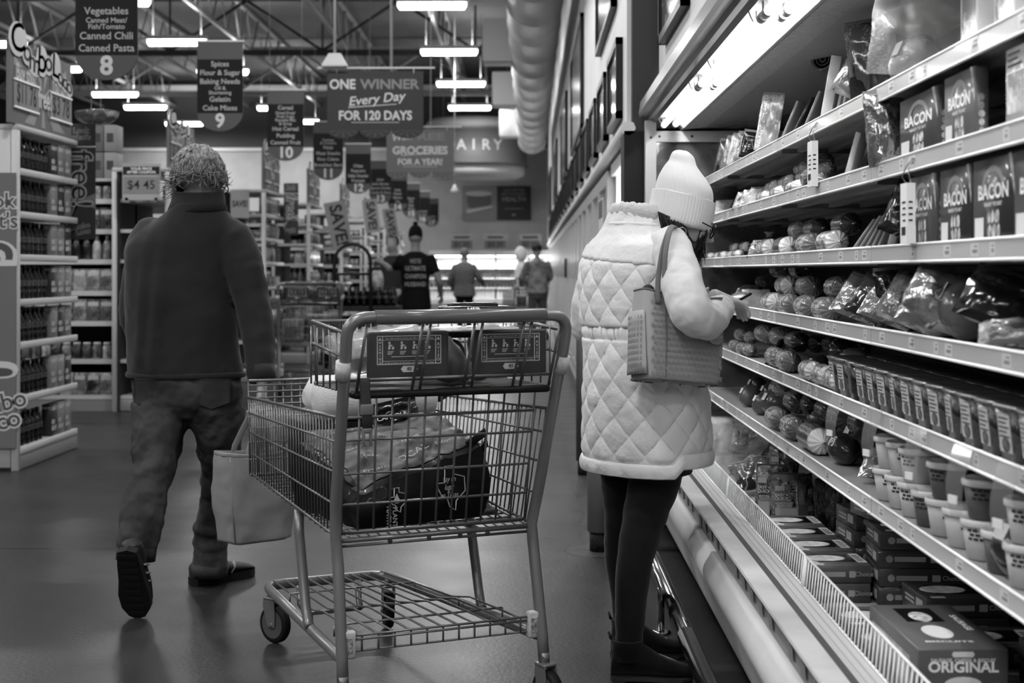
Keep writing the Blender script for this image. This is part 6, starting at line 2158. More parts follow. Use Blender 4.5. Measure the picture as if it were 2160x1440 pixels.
# ------------------------------------------------------------------ shelving displays, goods and hanging signs on the aisle side
M_shelf = mat('gondola_white', .68, .45)
M_lipg = mat('gondola_lip', .72, .4)
M_backg = mat('gondola_back', .2, .7)
M_wht, M_drk = mat('print_white', .93, .4), mat('print_dark', .15, .4)
M_signg = mat('sign_grey', .4, .5)
M_signl = mat('sign_pale', .6, .5)
LV = [.135, .445, .77, 1.03, 1.30, 1.56, 1.82]
LVN = ['bottom', 'second', 'third', 'fourth', 'fifth', 'sixth', 'top']
WHICH = ['first', 'second', 'third', 'fourth', 'fifth', 'sixth', 'seventh', 'eighth']
GY = [8.5, 12.1, 15.3, 18.4, 21.6, 24.8, 28.0, 31.2]
GX = [-3.07, -3.07, -2.85, -2.85, -2.85, -2.85, -2.85, -2.85]
for i, (gy, gx) in enumerate(zip(GY, GX)):
    r = empty('shelf_display', (gx, gy, 0), 0, 'white shelving display at an aisle end, %s one from the camera' % WHICH[i], 'shelving', 'aisle-end shelving displays')
    D, Wd = 1.1, 4.2
    MB().box((-.5, .02, .0), (-.44, D, 2.06)).box((-Wd, .5, .0), (-.44, .56, 2.0)).build('back_board', M_backg, r)
    mb = MB()
    pl = [(-.46, 0)] + [(-.46 + .46 * (1 - (1 - t / 6) ** 2.2) if t < 6 else 0, .0 + .012 * t) for t in range(1, 7)]
    mb.rbox((-.5, .03, 0), (.0, D + .02, .1), .01)
    mb.box((-Wd, .08, 0), (-.5, .98, .1))
    mb.build('kick_base', mat('kick_pale', .5, .45), r)
    for z in LV:
        mb = MB()
        mb.box((-.46, .04, z - .03), (-.012, D, z))
        mb.m = 1
        mb.rbox((-.014, .035, z - .04), (.004, D + .005, z + .002), .003, 1)
        mb.build('shelf', [M_shelf, M_lipg], r)
        if i:
            mb = MB()
            mb.box((-Wd, .09, z - .03), (-.5, .5, z))
            mb.m = 1
            mb.box((-Wd, .08, z - .04), (-.5, .09, z + .002))
            mb.build('side_shelf', [M_shelf, M_lipg], r)
    mb = MB().rbox((-.5, 0, 2.05), (.0, D + .02, 2.085), .004, 1)
    mb.build('top_cap', M_shelf, r)
    mb = MB().rbox((-.045, -.005, .0), (.0, .03, 2.05), .004, 1)
    if i == 0:
        mb.rbox((-.5, .0, .02), (-.05, .028, 2.05), .003, 1)
    else:
        mb.rbox((-.5, -.005, 0), (-.46, .03, 2.05), .004, 1)
    mb.build('upright', M_lipg, r)
# --- goods prototypes
GP = {}
def good(kind, x, y, z, rz, desc, place, key, end='the near end', cat=None):
    v = kind[-1]
    if kind not in GP:
        k = kind[:-1]
        if k == 'bottle':
            root = empty('cola_bottle', (0, 0, 0))
            MB().lathe([(.030, 0), (.034, .006), (.034, .05), (.031, .06), (.034, .07), (.034, .118), (.028, .145), (.015, .172), (.0125, .188)], 14).build('bottle', mat('cola_dark', .02, .12, coat=.1, spec=.35), root)
            MB().lathe([(.0345, .078), (.0345, .112)], 14, caps=False).build('wrap_label', mat('cola_label', .2, .3, var=(60, .14)), root)
            MB().lathe([(.0145, .186), (.0145, .202), (.012, .204)], 10).build('cap', mat('cap_dark', .2, .4), root)
        elif k == 'cracker':
            root = empty('cracker_box', (0, 0, 0))
            MB().rbox((-.03, -.065, 0), (.03, .065, .205), .002, 1).build('carton', mat('cracker_carton' + v, (.2, .46)[int(v)], .4), root)
            F = orient((0, 1, 0), (0, 0, 1), (.03, 0, .1))
            mb = MB()
            add_text(mb, 'CHEEZ IT', .03, F @ Mx.Translation((0, .075, 0)), .03, fit=.11)
            G = orient((1, 0, 0), (0, 0, 1), (0, -.065, .1))
            add_text(mb, 'CHEEZ IT', .02, G @ Mx.Translation((0, .08, 0)), .03, fit=.05)
            mb.build('lettering', mat('cracker_white', .8, .4), root)
            mb = MB()
            for q in range(5):
                cx, cy = -.035 + .03 * (q % 3), -.05 + .04 * (q // 3)
                mb.prism([(cx - .018, cy - .012), (cx + .012, cy - .018), (cx + .018, cy + .012), (cx - .012, cy + .018)], .0003, .0006 + .0001 * q, F)
            mb.build('cracker_print', mat('cracker_pic', .62, .4, var=(50, .1)), root)
        else:
            nm = {'carton': 'food_carton', 'jar': 'food_jar', 'can': 'food_can', 'pack': 'snack_pack', 'jug': 'drink_bottle'}[k]
            d, l = ((.06, .5), (.12, .75), (.25, .85))[int(v)]
            m = pack_mat('shelf_%s_%s' % (k, v), d, l, hash(k) % 7 + int(v) * 3, .35, 3, 3, rnd=.5)
            mb = MB()
            root = empty(nm, (0, 0, 0))
            if k == 'carton':
                mb.rbox((-.055, -.03, 0), (.055, .03, .19), .002, 1).build('carton', m, root)
                MB().box((-.045, -.0306, .13), (.045, -.03, .165)).box((.055, -.02, .13), (.0556, .02, .165)).build('name_band', mat('band_pale', .7, .4), root)
            elif k == 'jar':
                mb.lathe([(.036, 0), (.04, .006), (.04, .1), (.03, .12)], 12).build('jar', m, root)
                MB().lathe([(.033, .118), (.033, .14), (.03, .142)], 12).build('lid', mat('lid_pale', .7, .4), root)
            elif k == 'can':
                mb.lathe([(.037, 0), (.038, .003), (.038, .108), (.036, .11)], 14).build('can', m, root)
                MB().lathe([(.0385, .106), (.0385, .112), (.034, .113)], 14).build('rim', mat('can_rim', .6, .3, .8), root)
            elif k == 'jug':
                mb.lathe([(.036, 0), (.04, .008), (.04, .12), (.03, .15), (.014, .178), (.014, .19)], 12).build('bottle', m, root)
                MB().lathe([(.016, .188), (.016, .206)], 10).build('cap', mat('lid_pale', .7, .4), root)
            else:
                pillow_mesh(.12, .17, .06, 5, .1, 8).build('pack', m, root)
                MB().box((-.058, -.001, .165), (.058, .001, .178)).build('sealed_edge', mat('seal_edge', .5, .25, coat=.4), root)
        o = GP[kind] = remember(root)
    else:
        o = copy_tree(GP[kind])
    o.location = (x, y, z + .0008)
    o.rotation_euler = (0, 0, rz)
    k = kind[:-1]
    later(o, desc, place, key, cat or {'bottle': 'bottle', 'cracker': 'box', 'carton': 'box', 'jar': 'jar', 'can': 'can', 'pack': 'snack pack', 'jug': 'bottle'}[k], end)
    return o
# first display: cola bottles and cracker boxes
gx, gy = GX[0], GY[0]
for li, z in enumerate(LV):
    pl = '%s shelf, first display' % LVN[li]
    for q in range(7 if li else 6):
        good('bottle0', gx - .06 - .004 * (q % 2), gy + .1 + q * .08, z, 0, 'dark cola bottle in the front row', pl, q)
    for q in range(4):
        good('cracker0', gx - .2, gy + .13 + q * .135, z, 0, 'dark cracker box behind the cola', pl, q)
    for q in range(3):
        good('cracker%d' % (1 if (q + li) % 3 else 0), gx - .05, gy + .70 + q * .138, z, 0, 'cracker box in the front row', pl, q)
KINDS_ = ['carton', 'jar', 'can', 'jug', 'pack']
rd = random.Random(11)
Zw = {1: 9, 2: 6, 3: 5, 4: 4, 5: 3, 6: 3, 7: 3}
for i in range(1, 8):
    gx, gy = GX[i], GY[i]
    for li, z in enumerate(LV):
        hgap = (LV[li + 1] - z) if li < 6 else .24
        k = KINDS_[(li * 2 + i * 3) % 5] if i > 1 else ('carton', 'jar', 'carton', 'carton', 'jug', 'carton', 'can')[li]
        pl = 'shelf side of %s display, %s shelf' % (WHICH[i], LVN[li])
        sp = .115 if k in ('carton', 'pack') else .088
        for q in range(Zw[i]):
            if k == 'jug' and hgap < .26: k = 'jar'
            good('%s%d' % (k, (q // 2 + li + i) % 3), gx - .58 - q * sp, gy + .14, z, 0, {'carton': 'small food carton', 'jar': 'lidded food jar', 'can': 'food can', 'jug': 'drink bottle', 'pack': 'snack pack'}[k], pl, q, 'the aisle end')
        k = KINDS_[(li + i * 2) % 5]
        if k == 'jug' and hgap < .26: k = 'can'
        pl = 'aisle end of %s display, %s shelf' % (WHICH[i], LVN[li])
        sp = .13 if k in ('carton', 'pack') else .1
        n = int(.95 / sp)
        if i > 4: n = n // 2
        for q in range(n):
            good('%s%d' % (k, (q // 3 + li) % 3), gx - .05, gy + .1 + q * (.95 / n), z, R(90) if k in ('carton', 'pack') else 0, {'carton': 'small food carton', 'jar': 'lidded food jar', 'can': 'food can', 'jug': 'drink bottle', 'pack': 'snack pack'}[k], pl, q)
# big cartons on top of the second display
for q, (px, z) in enumerate(((205, 2.0), (232, 2.0), (205, 2.24), (232, 2.24))):
    p = at(px, 400, 12.35)
    o = empty('case_carton', (p.x, 12.45, z + .004), 0, '%s plain shipping carton above the second display, %s' % (('lower', 'lower', 'upper', 'upper')[q], ('outer side', 'aisle side')[q % 2]), 'box', 'shipping cartons above the second display')
    MB().rbox((-.052, -.1, 0), (.052, .12, .232), .003, 1).build('carton', mat('ship_carton_%d' % (q % 2), (.4, .52)[q % 2], .6), o)
    MB().box((-.03, -.1008, .08), (.03, -.1, .16)).build('carton_print', mat('carton_print', .25, .6), o)
MB()
o = MB().box((-4.2, 12.2, 1.975), (-3.6, 12.59, 2.0)).build('top_plank', M_shelf)
tag(o, 'narrow white top board under the shipping cartons on the second display', 'shelf')
# --- promotional boards
def combo_text(mb, mb2, F, s):
    for t, x, y, sz, rot in (('C', -.40, .03, .36, 8), ('o', -.245, -.02, .27, 4), ('m', -.12, -.07, .27, -6), ('b', .01, -.04, .34, -4), ('o', .13, -.03, .27, 4), ('L', .26, -.04, .32, -4), ('o', .355, -.09, .22, -8), ('c', .44, -.11, .22, -8), ('o', .53, -.13, .22, -8)):
        Mt = F @ Mx.Translation((x * s, y * s, 0)) @ Mx.Rotation(R(rot), 4, 'Z')
        sz *= .66
        lw = sz * s * (.62 if t in 'mC' else .46)
        lh = sz * s * (.43 if t in 'CLb' else .34)
        mb2.prism([(lw * cos(q * pi / 10), lh * sin(q * pi / 10) - (.0 if t in 'CLb' else .12 * sz * s)) for q in range(20)], .0, .003, Mt @ Mx.Translation((0, 0, .001 * (1 + rot % 3))))
        add_text(mb, t, sz * s, Mt, .012, wide=1.45, rise=.006)
def promo_board(gi, y0, w, zb, h, p1, p2, lab):
    gx = GX[gi] - .02
    r = empty('promotion_board', (gx, y0, zb), 0, lab, 'sign', 'promotion boards on the displays')
    MB().box((-.025, 0, 0), (0, w, h)).build('board', M_signg, r)
    F = orient((0, 1, 0), (0, 0, 1), (.0006, w / 2, h / 2))
    mb = MB()
    c = (0, -h * .06)
    for k in range(7):
        a0, a1 = 2 * pi * (k + .1) / 7, 2 * pi * (k + .52) / 7
        pts = [c]
        for a in (a0, a1):
            t = min(abs(w * .5 / cos(a)) if abs(cos(a)) > .01 else 9, abs(h * (.5 if sin(a) > 0 else .44) / sin(a)) if abs(sin(a)) > .01 else 9) * .9
            pts.append((c[0] + t * cos(a), c[1] + t * sin(a)))
        mb.prism(pts, .0002, .0008, F)
    mb.build('ray_print', mat('ray_print', .56, .5), r)
    m1, m2 = MB(), MB()
    combo_text(m1, m2, F @ Mx.Translation((-.04 * w, h * .46, .002)), w * .92)
    m2.build('title_halo', mat('halo_pale', .74, .5), r)
    m1.build('lettering', mat('title_dark', .14, .5), r)
    for sx, t, pr in ((-.27, 'Buy this!', p1), (.3, 'You save!', p2)):
        mb = MB()
        cx = sx * w
        mb.prism([(cx - w * .19, -h * .3), (cx + w * .19, -h * .3), (cx + w * .19, h * .03), (cx - w * .19, h * .03)], .001, .006, F)
        q = mb.build('price_card', mat('card_grey', .5, .5), r)
        mb = MB()
        add_text(mb, pr, w * .15, F @ Mx.Translation((cx, -h * .13, .0062)), .01, fit=w * .3)
        mb.build('price_lettering', M_drk, q)
        mb = MB()
        mb.prism([(cx - w * .19, -h * .31), (cx + w * .19, -h * .31), (cx + w * .19, -h * .285), (cx - w * .19, -h * .285)], .001, .012, F)
        mb.prism([(cx - w * .19, h * .02), (cx + w * .19, h * .02), (cx + w * .19, h * .045), (cx - w * .19, h * .045)], .001, .012, F)
        mb.build('card_rail', M_wht, q)
        mb = MB()
        mb.prism([(cx - w * .18, h * .06), (cx + w * .18, h * .06), (cx + w * .18, h * .2), (cx - w * .18, h * .2)], .001, .003, F)
        k = mb.build('caption_panel', mat('caption_grey', .4, .5), r)
        mb = MB()
        add_text(mb, t, w * .12, F @ Mx.Translation((cx, h * .13, .003)), .02, fit=w * .3)
        mb.build('caption_lettering', mat('halo_pale', .74, .5), k)
    mb = MB()
    add_text(mb, 'free!', w * .16, F @ Mx.Translation((.02 * w, -h * .1, .008)), .03, fit=w * .22)
    mb.build('free_lettering', mat('halo_pale', .74, .5), r)
promo_board(0, 8.42, 1.12, 2.087, .5, '$11 76', '$3 78', 'large promotion board with title letters and two prices on the first display')
promo_board(1, 12.15, .9, 2.087, .42, '$5 98', '$1 98', 'promotion board with title letters on the second display, behind the walking person')
promo_board(2, 15.3, .95, 2.087, .45, '$7 50', '$2 50', 'promotion board with title letters on the third display')
promo_board(3, 18.4, .95, 2.087, .45, '$4 00', '$2 00', 'promotion board with title letters on the fourth display')
promo_board(4, 21.6, .95, 2.087, .45, '$6 00', '$3 00', 'promotion board with title letters on the fifth display')
promo_board(5, 24.8, .95, 2.087, .4, '$3 00', '$1 00', 'promotion board with title letters on the sixth display')
def free_flag(x, y, z0, w, h, lab):
    r = empty('free_banner', (x, y, z0), 0, lab, 'banner', 'upright free banners')
    MB().box((-w / 2, 0, 0), (w / 2, .006, h)).build('banner', mat('banner_grey', .27, .5), r)
    F = orient((1, 0, 0), (0, 0, 1), (0, -.0005, h / 2))
    mb = MB().prism([(-w * .5, -h * .28), (0, -h * .17), (w * .5, -h * .24), (w * .5, -h * .1), (-.1 * w, -h * .17), (-w * .5, -h * .4)], 0, .0004, F)
    mb.build('ray_print', mat('ray_print', .48), r)
    m1, m2 = MB(), MB()
    G = F @ Mx.Translation((0, h * .02, 0)) @ Mx.Rotation(R(-90), 4, 'Z')
    add_text(m2, 'free!', w * 1.0, G, .055, fit=h * .5, rise=.001)
    add_text(m1, 'free!', w * 1.0, G, .0, fit=h * .478, rise=.002)
    for t, yy in (('Look', .44), ('what\'s', .385)):
        add_text(m2, t, w * .26, F @ Mx.Translation((0, h * yy, 0)), .05, rise=.001)
        add_text(m1, t, w * .26, F @ Mx.Translation((0, h * yy, 0)), .005, rise=.002)
    for t, xx, yy in (('Combo', -.05, -.39), ('Loco', .08, -.435)):
        add_text(m2, t, w * .24, F @ Mx.Translation((w * xx, h * yy, 0)) @ Mx.Rotation(R(10), 4, 'Z'), .06, rise=.001)
        add_text(m1, t, w * .24, F @ Mx.Translation((w * xx, h * yy, 0)) @ Mx.Rotation(R(10), 4, 'Z'), .005, rise=.002)
    m2.build('halo_lettering', mat('halo_pale', .74), r)
    m1.build('lettering', mat('banner_ink', .2, .5), r)
    MB().tube([(-w / 2 - .14, .0, h * .8), (w / 2, .0, h * .8)], .006, 6).build('bracket', M_lipg, r)
free_flag(at(171, 400, 9.63).x, 9.626, 1.417, .2, .785, 'dark upright banner reading free hung at the first display')
free_flag(at(614, 440, 16.43).x, 16.426, 1.62, .17, .6, 'small dark upright banner reading free at the third display')
# side panel of the first display with big outlined letters
r = empty('side_poster', (-3.32, 8.49, .12), 0, 'tall grey side poster with outlined letters on the first display', 'poster')
MB().box((-.28, -.012, .02), (.24, 0, 1.67)).build('panel', mat('banner_mid', .4, .5), r)
F = orient((1, 0, 0), (0, 0, 1), (0, -.0125, 0))
m1, m2 = MB(), MB()
for t, x, z, s in (('Look', .10, 1.5, .13), ('what\'s', .09, 1.38, .13)):
    add_text(m2, t, s, F @ Mx.Translation((x, z, 0)), .07, rise=.001)
    add_text(m1, t, s, F @ Mx.Translation((x, z, 0)), .01, rise=.002)
G = F @ Mx.Translation((.03, .85, 0)) @ Mx.Rotation(R(-90), 4, 'Z')
add_text(m2, 'free!', .5, G, .06, fit=.86, rise=.001)
add_text(m1, 'free!', .5, G, .0, fit=.835, rise=.002)
for t, x, z in (('Combo', .08, .27), ('Loco', .12, .17)):
    add_text(m2, t, .15, F @ Mx.Translation((x, z, 0)) @ Mx.Rotation(R(14), 4, 'Z'), .08, rise=.001)
    add_text(m1, t, .15, F @ Mx.Translation((x, z, 0)) @ Mx.Rotation(R(14), 4, 'Z'), .01, rise=.002)
m2.build('halo_lettering', mat('halo_pale', .74), r)
m1.build('lettering', mat('banner_mid_ink', .3, .5), r)
# price board over the second display
a, b = at(258, 422, 12.0), at(338, 345, 12.0)
r = empty('coupon_price_board', (a.x, 12.0, a.z), 0, 'pale price board reading 4 45 above the second display', 'sign')
w, h = b.x - a.x, b.z - a.z
MB().box((0, 0, 0), (w, .015, h)).build('board', mat('board_pale', .62, .5), r)
F = orient((1, 0, 0), (0, 0, 1), (w / 2, -.0005, h / 2))
MB().prism([(-w * .48, h * .2), (w * .48, h * .2), (w * .48, h * .42), (-w * .48, h * .42)], 0, .002, F).build('header_band', mat('header_dark', .14, .5), r)
MB().prism([(-w * .47, -h * .32), (w * .47, -h * .32), (w * .47, h * .14), (-w * .47, h * .14)], 0, .002, F).build('price_card', mat('card_grey', .5), r)
mb = MB()
add_text(mb, '$4 45', h * .34, F @ Mx.Translation((0, -h * .09, .0022)), .01, fit=w * .72)
mb.build('lettering', M_drk, r)
mb = MB()
add_text(mb, 'YOUR PRICE\nAFTER COUPON', h * .1, F @ Mx.Translation((0, h * .31, .0022)), .02, fit=w * .75)
mb.build('header_lettering', M_wht, r)
MB().box((.02, .0, .0), (.05, .2, .021)).box((w - .05, .0, .0), (w - .02, .2, .021)).build('stand', M_lipg, r)
# tilted SAVE cards
for i, (px, py, Y, w, h, rot, lab) in enumerate(((714, 475, 18.2, .27, .62, 12, 'tilted upright card reading SAVE at the fourth display'), (783, 455, 21.4, .22, .5, 7, 'upright card reading SAVE at the fifth display'), (824, 470, 24.6, .22, .5, 9, 'upright card reading SAVE at the sixth display'), (506, 430, 15.1, .2, .3, 0, 'small square card reading SAVE behind the walking person'))):
    p = at(px, py, Y)
    r = empty('save_card', p, 0, lab, 'sign', 'SAVE cards')
    r.rotation_euler = (0, R(-rot), 0)
    MB().box((-w / 2, 0, -h / 2), (w / 2, .01, h / 2)).build('card', mat('save_card', .52, .5), r)
    mb = MB()
    F = orient((1, 0, 0), (0, 0, 1), (0, -.0005, 0))
    if i < 3:
        add_text(mb, 'SAVE!', w * .8, F @ Mx.Rotation(R(-90), 4, 'Z'), .03, fit=h * .84)
    else:
        add_text(mb, 'SAVE!', w * .45, F, .03, fit=w * .8)
    mb.build('lettering', M_drk, r)
    MB().tube([(0, .012, 0), ((-2.9 if i < 3 else -3.2) - p.x, .2, 0)], .006, 6).build('bracket_arm', M_lipg, r)
# foil balloon bowl hanging in the gap
p = at(204, 236, 10.6)
r = empty('foil_balloon', p, 0, 'shiny foil bowl-shaped balloon hanging above the first display', 'balloon')
mb = MB()
mb.grid(lambda u, v: V((.165 * sin(v * pi / 2) * cos(2 * pi * u) * (1 + .02 * sin(22 * pi * u)), .1 * sin(v * pi / 2) * sin(2 * pi * u), -.1 * cos(v * pi / 2) ** .8 + .006 * sin(18 * pi * u) * v)), 60, 14, close_u=True)
mb.grid(lambda u, v: V((.165 * v * cos(-2 * pi * u), .1 * v * sin(-2 * pi * u), .02 * (1 - v * v) + .004 * sin(18 * pi * -u) * v)), 60, 8, close_u=True)
mb.build('foil_skin', mat('balloon_foil', .62, .2, .85, bump=(12, .4, .02)), r)
MB().tube([(-.04, 0, 0), (-.04, 0, 4.0)], .002, 4).tube([(.03, 0, 0), (.03, 0, 4.0)], .002, 4).build('string', M_lipg, r)
# --- hanging aisle signs
AS = {8: ['Vegetables', 'Canned Meat/', 'Fish/Tomato', 'Canned Chili', 'Canned Pasta'], 9: ['Spices', 'Flour & Sugar', 'Baking Needs', 'Oil &', 'Shortening', 'Gelatin', 'Cake Mixes'],
      10: ['Cereal', 'Dried Fruit/', 'Fruit Cups', 'Pancake Mix', '& Syrup', 'Hot Cereal', 'Pudding', 'Canned Fruit'], 11: ['Cookies', '& Crackers', 'Nuts', 'Meat Snacks', 'Rice Cakes', 'Breakfast Bars'],
      12: ['Chips', 'Popcorn', 'Salty Snacks', 'Pretzels'], 13: ['Juice', 'Juice Boxes', 'Sports Drinks', 'Candy & Gum'], 14: ['Soda', 'Water', 'Mixers', 'Tea'], 15: ['Paper', 'Foil', 'Bags', 'Plates'], 16: ['Pet Food', 'Pet Care'], 17: ['Laundry', 'Cleaning']}
SMALL = {'Canned Meat/', 'Fish/Tomato', 'Oil &', 'Shortening', 'Dried Fruit/', 'Fruit Cups', 'Pancake Mix', '& Syrup', 'Cookies', '& Crackers'}
for k, lines in AS.items():
    y = 8.6 + 3.16 * (k - 8)
    W = .38
    r = empty('aisle_sign', (-2.57, y, 2.36), 0, 'hanging aisle sign numbered %s with a rounded lower edge' % {8: 'eight', 9: 'nine', 10: 'ten', 11: 'eleven', 12: 'twelve', 13: 'thirteen', 14: 'fourteen', 15: 'fifteen', 16: 'sixteen', 17: 'seventeen'}[k], 'sign', 'hanging aisle signs')
    hw = W / 2
    H = W * 1.95
    out = [(hw * cos(t), W * .42 + hw * .84 * 1.0 * sin(t) * 1.0) for t in [pi + pi * i / 16 for i in range(17)]]
    out = [(x, z - W * .42 + hw * .84 + .0) for x, z in out]
    zc = hw * .84
    poly = [(x, z) for x, z in out] + [(hw, H), (-hw, H)]
    Fp = orient((1, 0, 0), (0, 0, 1), (0, 0, 0))
    MB().prism(poly, -.012, .0, Fp).build('panel', mat('aisle_panel', .3, .5), r)
    MB().prism([(-hw, W * .40), (hw, W * .40), (hw, W * 1.57), (-hw, W * 1.57)], .0, .002, Fp).build('list_panel', mat('aisle_black', .05, .4), r)
    mb = MB()
    n = len(lines)
    hs = [.52 if t in SMALL else 1 for t in lines]
    u = min(W * .195, W * 1.15 / sum(hs))
    zt = W * .41 + u * sum(hs)
    for t, hh in zip(lines, hs):
        s = u * hh * (.84 if hh == 1 else 1.15)
        add_text(mb, t, s, Fp @ Mx.Translation((0, zt - u * hh / 2, .0022)), .015)
        zt -= u * hh
    mb.build('list_lettering', mat('aisle_grey', .62, .5), r)
    mb = MB()
    add_text(mb, str(k), W * .42, Fp @ Mx.Translation((0, W * .22, .0012)), .03)
    mb.build('number_lettering', mat('aisle_pale', .74, .5), r)
    MB().box((-hw - .01, -.004, H), (hw + .01, .016, H + .014)).build('top_rail', M_lipg, r)
    mb = MB()
    for s in (-hw * .9, hw * .9):
        mb.tube([(s, .006, H), (s, .006, 4.07)], .002, 4)
    mb.build('hanger_wire', M_joist, r)
# --- scalloped hanging banners
def scallop(px0, px1, pyt, pyb, Y, lab, rows, grey):
    a, b = at(px0, pyb, Y), at(px1, pyt, Y)
    w, h = b.x - a.x, b.z - a.z
    r = empty('hanging_banner', (a.x, Y, a.z), 0, lab, 'banner', 'scalloped hanging banners')
    poly = []
    for s in range(3):
        for i in range(9):
            t = pi + pi * i / 8
            poly.append((w / 6 + s * w / 3 + w / 6 * cos(t), h * .13 + h * .13 * sin(t)))
    poly += [(w, h), (0, h)]
    Fp = orient((1, 0, 0), (0, 0, 1), (0, 0, 0))
    MB().prism(poly, -.008, 0, Fp).build('cloth_panel', mat('banner_panel_%d' % int(grey * 100), grey, .6), r)
    mb = MB()
    for cx in (w / 6, w / 2, w * 5 / 6):
        for k in range(5):
            t = pi + pi * (k + .5) / 5
            mb.prism([(cx, h * .13), (cx + w * .15 * cos(t - .1), h * .13 + h * .11 * sin(t - .1)), (cx + w * .15 * cos(t + .1), h * .13 + h * .11 * sin(t + .1))], 0, .0006, Fp)
    mb.build('ray_print', mat('banner_ray', grey + .06, .6), r)
    mb, m2 = MB(), MB()
    for t, x, y, s, f, sh, bo, dim in rows:
        add_text(m2 if dim else mb, t, s * h, Fp @ Mx.Translation((x * w, y * h, .0006)) @ Mx.Rotation(R(6 if sh else 0), 4, 'Z'), bo, shear=sh, fit=f * w)
    mb.prism([(w * .22, h * .455), (w * .72, h * .505), (w * .72, h * .515), (w * .22, h * .468)], 0, .001, Fp)
    mb.box((w * .25, -.0012, h * .235), (w * .75, -.0004, h * .242))
    mb.build('lettering', mat('aisle_pale', .74, .5), r)
    m2.build('outline_lettering', mat('banner_dim', .48, .5), r)
    mb = MB()
    mb.box((-w * .1, -.01, h + .02), (w * 1.12, .01, h + .035))
    for s in (.1, .9):
        mb.tube([(s * w, 0, h - .02), (s * w, 0, h + .03)], .005, 5)
    mb.build('hanging_rail', M_lipg, r)
    mb = MB()
    mb.tube([(w * .08, 0, h + .04), (w * .08, 0, 6.3 - a.z)], .012, 6)
    mb.tube([(w * .66, 0, h + .03), (w * .66, 0, 6.3 - a.z)], .006, 6)
    mb.build('drop_rod', M_lipg, r)
    return r, w, h
r, w, h = scallop(690, 893, 150, 292, 12.0, 'dark scalloped banner reading ONE WINNER every day for 120 days', [('ONE', .16, .8, .2, .27, 0, .03, 0), ('WINNER', .65, .8, .2, .62, 0, .03, 1), ('Every Day', .51, .585, .19, .6, .25, .015, 0), ('FOR 120 DAYS', .5, .335, .19, .76, 0, .03, 0)], .22)
MB().ring_tube([[V((w * .08 + sx * .5 * q, .0 + sy * q * .5, z)) for sx, sy in ((-.2, -.1), (.2, -.1), (.2, .1), (-.2, .1))] for z, q in ((h + .036, 1.05), (h + .05, 1.05), (h + .13, .6), (h + .15, .5))], smooth=False).build('power_pod', mat('pod_white', .7, .4), r)
scallop(815, 957, 272, 376, 17.2, 'pale grey scalloped banner reading win free groceries for a year', [('Win', .2, .83, .2, .24, .3, .02, 0), ('FREE', .6, .84, .2, .52, 0, .03, 1), ('GROCERIES', .5, .56, .22, .82, 0, .035, 0), ('FOR A YEAR!', .5, .33, .17, .66, 0, .03, 0)], .4)
# small pendant by the dairy wall
p = at(959, 405, 25)
r = empty('pendant_speaker', p, 0, 'small white pendant on a thin rod before the dairy wall', 'pendant')
MB().lathe([(.07, 0), (.075, .02), (.03, .1), (.02, .13)], 14).build('shade', mat('pod_white', .7), r)
MB().tube([(0, 0, .1), (0, 0, 6.3 - p.z)], .008, 5).build('rod', M_lipg, r)
